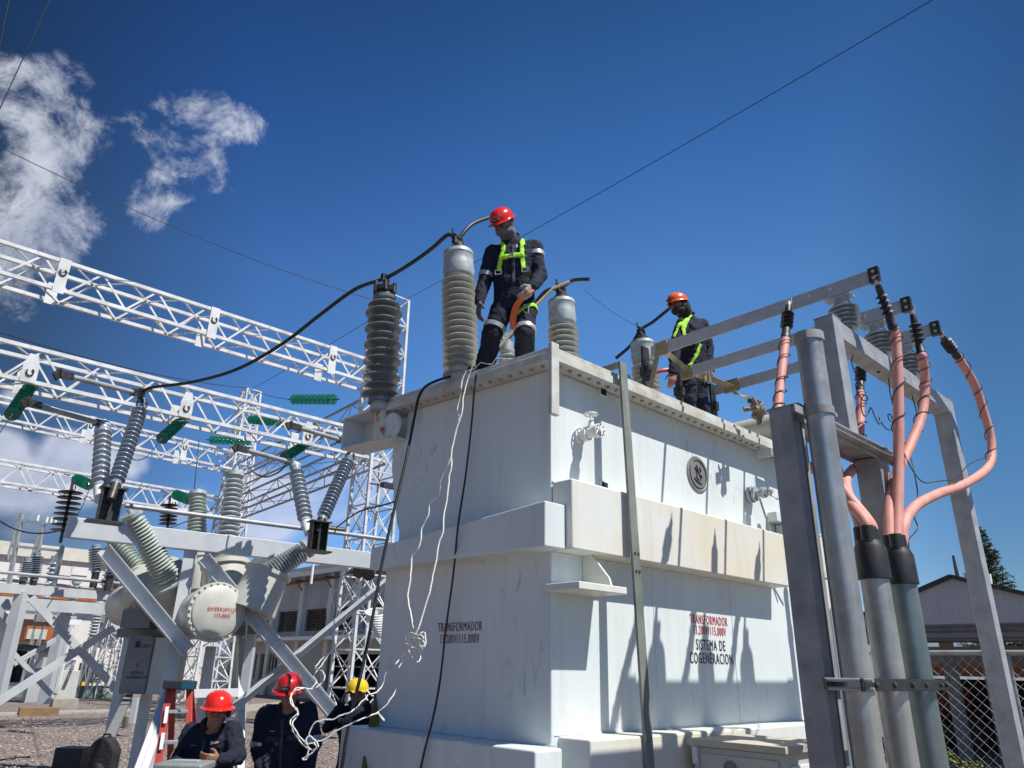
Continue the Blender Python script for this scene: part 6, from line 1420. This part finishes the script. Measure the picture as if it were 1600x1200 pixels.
def helmet(par, hc, f, u, mt, full=True, badge=True, o_s=1.0):
    f = f.normalized(); r = f.cross(u).normalized(); u = r.cross(f).normalized(); m = MB(); n = 40
    rings = []
    for i in range(13):
        a = math.pi/2*i/12; rings.append((0.142*math.cos(a)**0.8 if i < 12 else 0.004, 0.118*math.sin(a)))
    rings.reverse(); vs = []
    prof = [(max(x, 0.004), z) for x, z in rings]
    brim = [(0.148, -0.004), (0.160, -0.016)] 
    prof = prof + brim
    def pt(rad, z, j, br=0.0):
        t = 2*math.pi*j/n; c, s_ = math.cos(t), math.sin(t); 
        fr = (1.18 if c > 0 else 1.10); 
        rr = rad + br*((1.0 if full else 0.25) + (1.15*max(c, 0)**2))
        ridge = 0.0
        for k in (-0.28, 0, 0.28):
            ridge += 0.006*math.exp(-((s_*rad/0.13 - k)/0.10)**2) if rad > 0.01 and z > 0.03 else 0
        return hc + f*(c*(rad*fr + br*((1.0 if full else 0.2)+0.8*max(c, 0)))) + r*(s_*(rad*0.94 + br*(0.95 if full else 0.15))) + u*(z+ridge + 0.012)
    K_ = (o_s if o_s else 1.0)
    lay = [(x, z, 0.0) for x, z in prof[:13]] + [(0.142, -0.018, 0.0), (0.142, -0.024, 0.018), (0.142, -0.032, 0.036), (0.142, -0.036, 0.037), (0.140, -0.030, 0.016), (0.134, -0.024, 0.0), (0.130, 0.0, 0.0)]
    for x, z, b_ in lay:
        for j in range(n): vs.append(pt(x, z, j, b_))
    vs = [hc + (v-hc)*0.80*K_ for v in vs]; k = len(lay)
    fs = [(i*n+j, i*n+(j+1) % n, (i+1)*n+(j+1) % n, (i+1)*n+j) for i in range(k-1) for j in range(n)] + [tuple(range(n))]
    m.add(vs, fs); o = m.build('hard_hat', mt, par, smooth=50)
    if badge:
        m = MB(); c = hc + f*0.137 + u*0.020
        m.prism([(0.042*math.cos(t)+0.0, 0.020*math.sin(t)) for t in [i*math.pi/10 for i in range(20)]], c - f*0.006, r, (u*0.95 - f*0.3).normalized(), f, 0.010)
        b = m.build('badge', M['black'], o, smooth=30)
        m = MB(); m.bar(c+f*0.0065-r*0.024+u*0.003, c+f*0.0065+r*0.024+u*0.003, 0.002, 0.005, u); m.build('badge_mark', M['refl'], b)
    return o
def person(label, J, face, up, hat, opts=None):
    o_ = opts or {}; G_ = {k: Vector(v) for k, v in J.items()}
    face = Vector(face).normalized(); up = Vector(up); rt = face.cross(up).normalized(); up = rt.cross(face).normalized()
    base = Vector(((G_['anL'].x+G_['anR'].x)/2, (G_['anL'].y+G_['anR'].y)/2, min(G_['anL'].z, G_['anR'].z)-0.09))
    P = thing('person', label, 'person', base)
    hc = G_['head']; nk = G_['neck']; pel = G_['pel']; shL, shR = G_['shL'], G_['shR']
    sh = (shL+shR)/2; side = (shR-shL).normalized(); tor = (sh-pel).normalized(); fr = tor.cross(side).normalized()
    if fr.dot(face) < 0: fr = -fr
    # ---- body
    m = MB()
    m.ell(hc+up*0.015-face*0.008, (rt*0.076, face*0.096, up*0.108), 24, 16)
    m.ell(hc-up*0.055+face*0.028, (rt*0.056, face*0.062, up*0.062), 20, 12)
    m.ell(hc-up*0.100+face*0.055, (rt*0.028, face*0.026, up*0.020), 12, 8)          # chin
    capsule(m, hc+face*0.088+up*0.005, hc+face*0.108-up*0.030, 0.009, 0.014, 10)       # nose
    for s_ in (-1, 1):
        m.ell(hc+face*0.098-up*0.034+rt*0.011*s_, (rt*0.008, face*0.010, up*0.007), 8, 6)
        m.ell(hc+face*0.076+up*0.020+rt*0.032*s_, (rt*0.026, face*0.016, up*0.009), 10, 6)   # brow
        m.ell(hc+face*0.066-up*0.022+rt*0.040*s_, (rt*0.022, face*0.022, up*0.020), 10, 6)   # cheek
        m.ell(hc+rt*0.078*s_-up*0.012-face*0.008, (rt*0.009, face*0.018, up*0.030), 10, 8)   # ear
    m.ell(hc+face*0.088-up*0.060, (rt*0.026, face*0.010, up*0.006), 10, 6); m.ell(hc+face*0.086-up*0.072, (rt*0.023, face*0.010, up*0.007), 10, 6)
    capsule(m, nk-tor*0.05, hc-up*0.06-face*0.015, 0.058, 0.054)
    capsule(m, pel, sh-tor*0.06, 0.11, 0.11)
    for a, b, c in (('shL', 'elL', 'wrL'), ('shR', 'elR', 'wrR')):
        capsule(m, sh-tor*0.04, G_[a], 0.07, 0.048); capsule(m, G_[a], G_[b], 0.046, 0.036); capsule(m, G_[b], G_[c], 0.036, 0.026)
    for a, b, c in (('hipL', 'knL', 'anL'), ('hipR', 'knR', 'anR')):
        capsule(m, pel, G_[a], 0.10, 0.075); capsule(m, G_[a], G_[b], 0.075, 0.052); capsule(m, G_[b], G_[c], 0.050, 0.036)
    hd = {}
    for s_ in 'LR':
        w = G_['wr'+s_]; hv = G_.get('hd'+s_, (w-G_['el'+s_])).normalized(); pnv = G_.get('pn'+s_, Vector((0, 1, 0))); tv = G_.get('th'+s_, fr)
        hd[s_] = (w, hv, pnv, tv); hand(m, w, hv, pnv, tv, o_.get('curl'+s_, 0.55))
    body = m.build('body', M['skin'], P, smooth=60); remesh(body, 0.006, 4, 0.5)
    # ---- eyes
    for s_ in (-1, 1):
        m = MB(); m.ell(hc+face*0.082+up*0.004+rt*0.031*s_, (rt*0.013, face*0.010, up*0.008), 12, 8); m.build('eye', M['lens'], P)
    # ---- coverall
    w = o_.get('bulk', 1.0); m = MB()
    loft(m, [(pel-tor*0.10, side*0.150*w, fr*0.105*w), (pel, side*0.178*w, fr*0.128*w), (lerp(pel, sh, 0.28), side*0.172*w, fr*0.130*w), (lerp(pel, sh, 0.55), side*0.185*w, fr*0.138*w), (lerp(pel, sh, 0.80), side*0.200*w, fr*0.138*w), (lerp(pel, sh, 0.95), side*0.185*w, fr*0.115*w), (sh+tor*0.035, side*0.120*w, fr*0.085*w), (nk+tor*0.0, side*0.078, fr*0.080), (nk+tor*0.022, side*0.070, fr*0.074)])
    for a, b, c in (('shL', 'elL', 'wrL'), ('shR', 'elR', 'wrR')):
        capsule(m, sh-tor*0.03, G_[a], 0.085*w, 0.074*w); capsule(m, G_[a], G_[b], 0.074*w, 0.060*w); 
        e = lerp(G_[b], G_[c], 0.94); capsule(m, G_[b], e, 0.060*w, 0.044*w)
    for a, b, c in (('hipL', 'knL', 'anL'), ('hipR', 'knR', 'anR')):
        capsule(m, pel-tor*0.02, G_[a], 0.12*w, 0.105*w); capsule(m, G_[a], G_[b], 0.105*w, 0.085*w); capsule(m, G_[b], G_[c], 0.083*w, 0.082*w)
    co = m.build('coverall', M['navy'], P, smooth=60); remesh(co, 0.010, 4, 0.5, 0.055, 0.13)
    tx = bpy.data.textures.new('creases', 'CLOUDS'); tx.noise_scale = 0.045; tx.noise_depth = 2; dd = co.modifiers.new('creases', 'DISPLACE'); dd.texture = tx; dd.strength = 0.016; dd.mid_level = 0.5; dd.texture_coords = 'LOCAL'
    # collar
    m = MB(); cpts = [nk + tor*0.026 + side*0.074*math.cos(t) + fr*0.074*math.sin(t) + tor*(-0.012*math.sin(t)) for t in [R(110)+R(320)*i/20 for i in range(21)]]
    m.tube(cpts, 0.018, 8); m.build('collar', M['navy'], P, smooth=60)
    # boots
    for s_ in 'LR':
        an = G_['an'+s_]; td = G_.get('toe'+s_, fr); td = Vector((td.x, td.y, 0)).normalized(); m = MB()
        capsule(m, an+Z*0.02, an-Z*0.03, 0.052, 0.048); capsule(m, an-Z*0.05-td*0.03, an-Z*0.055+td*0.13, 0.042, 0.040); 
        b = m.build('boot', M['boot'], P); remesh(b, 0.010, 3)
    for (limb, t, nm) in o_.get('bands', ()):
        a, b = [G_[x] for x in limb]; d = (b-a).normalized(); c = lerp(a, b, t); 
        r0 = (0.074-0.014*t)*w if limb[0][0] == 's' else ((0.060-0.016*t)*w if limb[0][0] == 'e' else ((0.105-0.02*t)*w if limb[0][0] == 'h' else 0.085*w))
        m = MB(); m.lathe(c-d*0.022, d, [(0, r0+0.001), (0.002, r0+0.010), (0.042, r0+0.010), (0.044, r0+0.001)], 28); m.build('reflective_band', M['refl'], P)
    if hat is not None: helmet(P, hc+up*0.040, (face*math.cos(o_.get('htilt', 0)) + up*math.sin(o_.get('htilt', 0))), up, hat, o_.get('full', True), o_.get('badge', True), o_.get('hs', 1.0))
    if o_.get('hair', True):
        m = MB(); m.ell(hc+up*0.022-face*0.020, (rt*0.083, face*0.095, up*0.104), 24, 14); m.ell(hc-face*0.05-up*0.03, (rt*0.070, face*0.050, up*0.06), 16, 10); m.build('hair', M['hair'], P)
    if o_.get('glasses'):
        m = MB()
        for s_ in (-1, 1): m.ell(hc+face*0.096+up*0.004+rt*0.033*s_, (rt*0.028, face*0.007, up*0.018), 14, 8)
        m.bar(hc+face*0.100+up*0.008-rt*0.01, hc+face*0.100+up*0.008+rt*0.01, 0.006, 0.006)
        for s_ in (-1, 1): m.bar(hc+face*0.090+up*0.008+rt*0.060*s_, hc+up*0.008+rt*0.084*s_, 0.005, 0.007)
        m.build('glasses', M['lens'], P)
    return P, co, dict(side=side, tor=tor, fr=fr, sh=sh, pel=pel, nk=nk, hc=hc, face=face, up=up, rt=rt, G=G_, hd=hd, w=w)
def ribbon_on(P, target, name, pts, wdt, mt, off=0.012, nrm=None, sub=14):
    """flat webbing laid over the clothing: a sub-divided ribbon shrink-wrapped to it"""
    S = spline(pts, sub); vs = []; fs = []
    for i, p in enumerate(S):
        t = (S[min(i+1, len(S)-1)]-S[max(i-1, 0)]).normalized(); s_ = t.cross(nrm).normalized()
        for k in (-1, -0.33, 0.33, 1): vs.append(p + s_*wdt/2*k)
    n = len(S)
    for i in range(n-1):
        for k in range(3): fs.append((i*4+k, i*4+k+1, i*4+5+k, i*4+4+k))
    m = MB(); m.add(vs, fs); o = m.build(name, mt, P, smooth=60)
    sw = o.modifiers.new('wrap', 'SHRINKWRAP'); sw.target = target; sw.wrap_method = 'NEAREST_SURFACEPOINT'; sw.offset = off; sw.wrap_mode = 'OUTSIDE_SURFACE'
    so_ = o.modifiers.new('thick', 'SOLIDIFY'); so_.thickness = 0.004; so_.offset = 1
    return o
# ---------------------------------------------------------------- worker 1, red helmet, on the lid near the corner
Y1 = 5.85
def j(px, py, Y): return at(px, py, Y)
fA = T(0.20, 1.02, 4.15); fB = at(820, 560, 6.25); fB.z = 4.13
J1 = dict(head=j(786, 349, 5.70), neck=j(797, 373, 5.84), shL=j(770, 396, 5.86), shR=j(835, 388, 5.84), elL=j(757, 440, 5.86), elR=j(843, 432, 5.80), wrL=j(749, 474, 5.74), wrR=j(831, 449, 5.56),
          pel=j(803, 472, 5.88), hipL=j(788, 478, 5.88), hipR=j(819, 477, 5.86), knL=j(768, 524, 5.86), knR=j(820, 522, 5.72), anL=fA+Z*0.10, anR=fB+Z*0.10,
          hdL=Vector((-0.05, -0.1, -1)), pnL=Vector((0.4, 0.9, 0)), thL=Vector((0.3, -1, 0)), hdR=Vector((-0.35, -0.25, -0.65)), pnR=Vector((-0.7, 0.3, -0.2)), thR=Vector((-0.6, -0.6, 0.3)), toeL=Vector((-0.9, -0.5, 0)), toeR=Vector((0.1, -1, 0)))
P1, c1_, q1 = person('worker in red full-brim helmet and lime harness standing on the lid near the corner', J1, Vector((-0.48, -0.74, -0.62)), Vector((-0.34, -0.52, 0.82)), M['red'],
    dict(bands=((('shL', 'elL'), 0.80, 0), (('shR', 'elR'), 0.28, 0), (('hipL', 'knL'), 0.75, 0), (('hipR', 'knR'), 0.90, 0)), curlR=1.1, curlL=0.5, glasses=True, htilt=-0.16, bulk=1.06))
def scarf(P, q, mt, name='neck_gaiter', face_cover=True):
    m = MB(); hc, up, face, rt = q['hc'], q['up'], q['face'], q['rt']
    m.ell(hc-up*0.062+face*0.030, (rt*0.074, face*0.096, up*0.056), 24, 14)
    capsule(m, hc-up*0.06-face*0.012, q['nk']+q['tor']*0.01, 0.078, 0.084)
    m.ell(hc-face*0.03-up*0.0, (rt*0.092, face*0.088, up*0.09), 24, 14)
    o = m.build(name, mt, P, smooth=60); remesh(o, 0.009, 3, 0.5, 0.02, 0.06); return o
scarf(P1, q1, M['graycloth'])
# harness
s_, t_, f_, sh_1, pl_ = q1['side'], q1['tor'], q1['fr'], q1['sh'], q1['pel']
def tp(a, b, c=0.16): return sh_1 - t_*b + s_*a + f_*c
ribbon_on(P1, c1_, 'harness_strap', [tp(-0.085, -0.07, 0.02), tp(-0.10, 0.03), tp(-0.115, 0.12), tp(-0.135, 0.26)], 0.046, M['lime'], nrm=f_)
ribbon_on(P1, c1_, 'harness_strap', [tp(0.085, -0.07, 0.02), tp(0.085, 0.03), tp(0.085, 0.14), tp(0.10, 0.27)], 0.046, M['lime'], nrm=f_)
ribbon_on(P1, c1_, 'chest_strap', [tp(-0.13, 0.135), tp(0, 0.135, 0.18), tp(0.105, 0.135)], 0.046, M['lime'], nrm=f_, off=0.016)
for c, wd_ in ((tp(-0.135, 0.275, 0.15), 0.055), (tp(0.105, 0.285, 0.16), 0.055), (tp(-0.012, 0.135, 0.175), 0.035)):
    m = MB(); m.tube([c-s_*wd_/2-t_*0.02, c+s_*wd_/2-t_*0.02, c+s_*wd_/2+t_*0.02, c-s_*wd_/2+t_*0.02, c-s_*wd_/2-t_*0.02], 0.005, 6); m.build('buckle', M['galv'], P1)
G1_ = q1['G']
hpR, knR_ = G1_['hipR'], G1_['knR']
m = MB(); c = lerp(hpR, knR_, 0.18) 
P_a = lerp(hpR, knR_, 0.34)
loop = []
d_l = (knR_-hpR).normalized(); e1 = d_l.cross(Vector((0, 1, 0))).normalized(); e2 = d_l.cross(e1)
for k in range(17):
    a = 2*math.pi*k/16; loop.append(lerp(hpR, knR_, 0.40) + (e1*math.cos(a)+e2*math.sin(a))*0.135 - d_l*0.085*math.cos(a)*(1 if e1.x > 0 else -1))
m = MB(); 
vs = []; fs = []
for k, p in enumerate(loop): vs += [p+d_l*0.022, p-d_l*0.022]
for k in range(16): fs.append((2*k, 2*k+1, 2*k+3, 2*k+2))
m.add(vs, fs); o = m.build('leg_strap', M['lime'], P1, smooth=60); sw = o.modifiers.new('wrap', 'SHRINKWRAP'); sw.target = c1_; sw.offset = 0.012; sw.wrap_mode = 'OUTSIDE_SURFACE'; so_ = o.modifiers.new('t', 'SOLIDIFY'); so_.thickness = 0.004
m = MB(); c = j(822, 481, 5.66); m.tube([c+Vector((-0.02, 0, 0.03)), c+Vector((0.02, 0, 0.02)), c+Vector((0.02, 0, -0.05)), c+Vector((-0.02, 0, -0.04)), c+Vector((-0.02, 0, 0.03))], 0.006, 6); m.build('buckle', M['galv'], P1)
for s__, mt_ in (('L', M['darkglove']), ('R', M['glove'])):
    w_, hv, pnv, tv = q1['hd'][s__]; m = MB(); el = G1_['el'+s__]; capsule(m, lerp(el, w_, 0.88), w_, 0.036, 0.031); hand(m, w_, hv, pnv, tv, 1.1 if s__ == 'R' else 0.5, 1.02, 0.0035)
    o = m.build('glove', mt_, P1, smooth=60); remesh(o, 0.005, 3)
# orange lanyard in the right hand
hr = G1_['wrR'] + q1['hd']['R'][1].normalized()*0.07
m = MB()
for off_ in (Vector((0, 0, 0)), Vector((0.022, 0.01, 0.005))):
    P_ = spline([hr+Vector((0.02, 0.0, 0.03))+off_, hr+Vector((-0.03, -0.02, -0.03))+off_, j(806, 476, 5.60)+off_, j(800, 495, 5.62)+off_, j(800, 515, 5.66)+off_*0.7], 6)
    for i in range(len(P_)-1): m.bar(P_[i], P_[i+1], 0.006, 0.034, Vector((1, 0.3, 0)))
lnd = m.build('lanyard', M['orangestrap'], smooth=60); tag(lnd, 'folded orange lanyard hanging from the gloved hand of the worker with lime harness', 'lanyard')
# small name tag
m = MB(); c = tp(0.035, 0.035, 0.150); m.bar(c-s_*0.008, c+s_*0.008, 0.004, 0.03, t_); m.build('pen', M['white'], P1)
# ---------------------------------------------------------------- worker 2, orange helmet
Y2 = 7.55
J2 = dict(head=j(1061, 484, 7.42), neck=j(1074, 503, 7.54), shL=j(1066, 516, 7.36), shR=j(1097, 514, 7.72), elL=j(1055, 556, 7.20), elR=j(1108, 556, 7.72), wrL=j(1053, 592, 7.05), wrR=j(1112, 586, 7.58),
          pel=j(1083, 580, 7.60), hipL=j(1078, 590, 7.52), hipR=j(1090, 590, 7.68), knL=Vector((0, 0, 0)), knR=Vector((0, 0, 0)), anL=Vector((0, 0, 0)), anR=Vector((0, 0, 0)),
          hdL=Vector((-0.25, -0.15, -0.9)), pnL=Vector((0.3, 0.9, 0)), thL=Vector((-0.8, 0, 0)), hdR=Vector((-0.1, -0.2, -1)), pnR=Vector((-0.8, 0.3, 0)), thR=Vector((-0.3, -1, 0)), toeL=Vector((-0.8, -0.4, 0)), toeR=Vector((-0.8, -0.4, 0)))
for s__, off_ in (('L', -0.04), ('R', 0.06)):
    h_ = J2['hip'+s__]; J2['an'+s__] = Vector((h_.x+off_, h_.y+0.02, 4.22)); J2['kn'+s__] = Vector((h_.x-0.03+off_/2, h_.y-0.06, (h_.z+4.22)/2))
for k_ in ('head', 'neck', 'shL', 'shR', 'elL', 'elR', 'wrL', 'wrR', 'pel', 'hipL', 'hipR'): J2[k_] = J2[k_] + Z*0.06
P2_, c2_, q2_ = person('worker in orange helmet and black sun hood standing behind the busbars on the lid', J2, Vector((-0.80, -0.50, -0.30)), Vector((-0.15, -0.10, 0.97)), M['orange'],
    dict(full=False, glasses=True, htilt=0.05, bulk=1.05, curlR=0.6, curlL=0.8))
scarf(P2_, q2_, M['blackcloth'], 'sun_hood')
m = MB(); qh = q2_; m.ell(qh['hc']-qh['face']*0.055-qh['up']*0.035, (qh['rt']*0.098, qh['face']*0.085, qh['up']*0.125), 20, 12); o = m.build('sun_hood', M['blackcloth'], P2_); remesh(o, 0.01, 3, 0.5, 0.03, 0.08)
s_, t_, f_, sh_1 = qh['side'], qh['tor'], qh['fr'], qh['sh']
vc = Vector((0.1, -1, -0.1)).normalized()
ribbon_on(P2_, c2_, 'harness_strap', [j(1081, 485, 7.40), j(1075, 497, 7.32), j(1068, 508, 7.28), j(1066, 520, 7.26), j(1067, 530, 7.26)], 0.042, M['lime'], nrm=vc)
ribbon_on(P2_, c2_, 'harness_strap', [j(1069, 505, 7.30), j(1061, 510, 7.26), j(1056, 518, 7.22), j(1053, 526, 7.2)], 0.042, M['lime'], nrm=vc)
ribbon_on(P2_, c2_, 'leg_strap', [j(1095, 538, 7.42), j(1090, 552, 7.40), j(1083, 562, 7.40), j(1076, 570, 7.40)], 0.042, M['lime'], nrm=vc)
m = MB(); c = j(1101, 575, 7.4); m.bar(c, c-Z*0.16, 0.03, 0.025); m.bar(c+Vector((0.04, 0, 0)), c+Vector((0.05, 0, -0.17)), 0.02, 0.02); m.build('hanging_strap', M['strap'], P2_)
# ---------------------------------------------------------------- ground workers
def stand_legs(J, pelz, g=0.09, spread=0.13, fwd=Vector((0, -1, 0))):
    pel = J['pel']; sd = (J['shR']-J['shL']); sd.z = 0; sd.normalize()
    for s__, k in (('L', -1), ('R', 1)):
        h_ = pel + sd*0.09*k - Z*0.04; J['hip'+s__] = h_; J['an'+s__] = Vector((h_.x, h_.y, 0)) + sd*spread*0.5*k + Z*g; J['kn'+s__] = lerp(h_, J['an'+s__], 0.5) + fwd*0.03
# left man, bending over the tool box
YB = 6.0
J3 = dict(head=j(339, 1110, 6.25), neck=j(332, 1132, 6.35), shL=j(301, 1146, 6.42), shR=j(361, 1143, 6.40), elL=j(281, 1186, 6.35), elR=j(373, 1180, 6.32), wrL=j(275, 1204, 6.02), wrR=j(343, 1188, 6.02), pel=j(325, 1230, 6.50),
          hdL=Vector((0.2, -0.6, -0.5)), pnL=Vector((0, 0, -1)), thL=Vector((1, 0, 0)), hdR=Vector((-0.9, -0.4, 0.1)), pnR=Vector((0.2, 0.5, -0.7)), thR=Vector((-0.3, -0.3, 0.9)))
stand_legs(J3, 0)
J3['anL'] += Vector((-0.08, 0.25, 0)); J3['anR'] += Vector((0.08, 0.25, 0)); J3['knL'] += Vector((-0.08, -0.12, 0)); J3['knR'] += Vector((0.06, -0.12, 0))
P3_, c3_, q3_ = person('smiling worker in bright red helmet bending over the grey tool box at the bottom left', J3, Vector((0.42, -0.88, -0.14)), Vector((0.05, -0.12, 0.99)), M['red'], dict(bands=((('elL', 'wrL'), -0.1, 0),), badge=False, curlL=0.8, curlR=1.0, bulk=1.05, htilt=0.05))
qh = q3_
m = MB()
for s_ in (-1, 1): m.ell(qh['hc']+qh['face']*0.096-qh['up']*0.066, (qh['rt']*0.016, qh['face']*0.004, qh['up']*0.004), 8, 6)
m.build('teeth', M['white'], P3_)
f_, s_, t_ = qh['fr'], qh['side'], qh['tor']
m = MB(); c = j(373, 1148, 5.6); 
def patch(P, co, q, a, b, w_, h_, mt, nm):
    c = q['sh'] - q['tor']*b + q['side']*a + q['fr']*0.16; m = MB(); n = 6; vs = []; fs = []
    for i in range(n+1):
        for k in range(3): vs.append(c + q['side']*w_*(i/n-0.5) + q['tor']*h_*(k/2-0.5))
    for i in range(n):
        for k in range(2): fs.append((i*3+k, i*3+k+1, i*3+4+k, i*3+3+k))
    m.add(vs, fs); o = m.build(nm, mt, P); sw = o.modifiers.new('w', 'SHRINKWRAP'); sw.target = co; sw.wrap_method = 'PROJECT'; sw.use_negative_direction = True; sw.use_positive_direction = True; sw.offset = 0.006
    sw.wrap_method = 'NEAREST_SURFACEPOINT'; sw.wrap_mode = 'OUTSIDE_SURFACE'; return o
M['gold'] = mat('gold_patch', (0.55, 0.38, 0.05), 0.6)
patch(P3_, c3_, qh, 0.070, 0.03, 0.040, 0.020, M['white'], 'chest_badge'); patch(P3_, c3_, qh, 0.108, 0.03, 0.035, 0.020, M['gold'], 'chest_badge'); patch(P3_, c3_, qh, -0.085, 0.035, 0.06, 0.009, M['refl'], 'name_strip')
m = MB(); c = lerp(J3['wrR'], J3['wrR']+Vector((-0.08, -0.03, 0)), 1.0); m.cyl(c+Z*0.03, c+Vector((-0.02, -0.02, -0.16)), 0.018, 10); m.build('grip', M['ladder'], P3_)
m = MB(); m.ell(qh['hc']-qh['up']*0.02+qh['rt']*-0.088, (qh['rt']*0.02, qh['face']*0.03, qh['up']*0.035), 12, 8); m.build('ear_muff', M['blackplastic'], P3_)
# middle man in crimson helmet looking down
J4 = dict(head=j(452, 1080, 6.55), neck=j(451, 1106, 6.68), shL=j(417, 1118, 6.72), shR=j(480, 1114, 6.72), elL=j(404, 1168, 6.70), elR=j(490, 1162, 6.66), wrL=j(412, 1215, 6.50), wrR=j(478, 1212, 6.46), pel=j(445, 1222, 6.78),
          hdL=Vector((0.4, -0.5, -0.6)), hdR=Vector((-0.5, -0.5, -0.4)), pnL=Vector((0.6, 0.5, 0)), pnR=Vector((-0.6, 0.5, 0)), thL=Vector((0.2, -0.5, 1)), thR=Vector((-0.2, -0.5, 1)))
stand_legs(J4, 0)
P4_, c4_, q4_ = person('worker in crimson helmet looking down at the rope below the brace crossing', J4, Vector((0.05, -0.92, -0.38)), Vector((0.02, -0.34, 0.94)), M['redd'], dict(bands=((('shL', 'elL'), 0.92, 0), (('shR', 'elR'), 0.92, 0)), bulk=1.12, htilt=0.12))
patch(P4_, c4_, q4_, -0.075, 0.10, 0.05, 0.006, M['refl'], 'name_strip'); patch(P4_, c4_, q4_, 0.10, 0.10, 0.035, 0.018, M['gold'], 'chest_badge')
# man in yellow helmet with raised hands
D5 = 1.75
J5 = dict(head=j(558, 1083, 7.30+D5), neck=j(556, 1102, 7.35+D5), shL=j(532, 1113, 7.30+D5), shR=j(579, 1111, 7.36+D5), elL=j(512, 1136, 7.05+D5), elR=j(590, 1136, 7.10+D5), wrL=j(534, 1098, 6.92+D5), wrR=j(571, 1098, 6.95+D5), pel=j(555, 1185, 7.42+D5),
          hdL=Vector((0.3, -0.1, 1)), hdR=Vector((-0.3, -0.1, 1)), pnL=Vector((0.8, 0.2, 0)), pnR=Vector((-0.8, 0.2, 0)), thL=Vector((0, -1, 0)), thR=Vector((0, -1, 0)))
stand_legs(J5, 0)
P5_, c5_, q5_ = person('worker in yellow helmet raising both hands to the hose beside the dark yellow ladder', J5, Vector((-0.25, -0.95, -0.05)), Vector((0, -0.04, 1)), M['yellow'], dict(full=False, badge=False, curlL=1.0, curlR=1.0, bulk=1.05, hs=1.14))

# plackets, chest pockets and under-shirts
M['seam'] = mat('navy_seam', (0.030, 0.035, 0.058), 0.8, 0, (0.022, 0.027, 0.048), 30)
for P_, co_, q_ in ((P1, c1_, q1), (P3_, c3_, q3_), (P4_, c4_, q4_)):
    ribbon_on(P_, co_, 'placket', [q_['sh'] - q_['tor']*b + q_['fr']*0.15 for b in (0.0, 0.12, 0.26, 0.40)], 0.030, M['seam'], nrm=q_['fr'], off=0.004, sub=8)
    for a in (-0.095, 0.095):
        o = patch(P_, co_, q_, a, 0.155, 0.095, 0.040, M['seam'], 'pocket_flap'); t_ = o.modifiers.new('t', 'SOLIDIFY'); t_.thickness = 0.004; t_.offset = 1
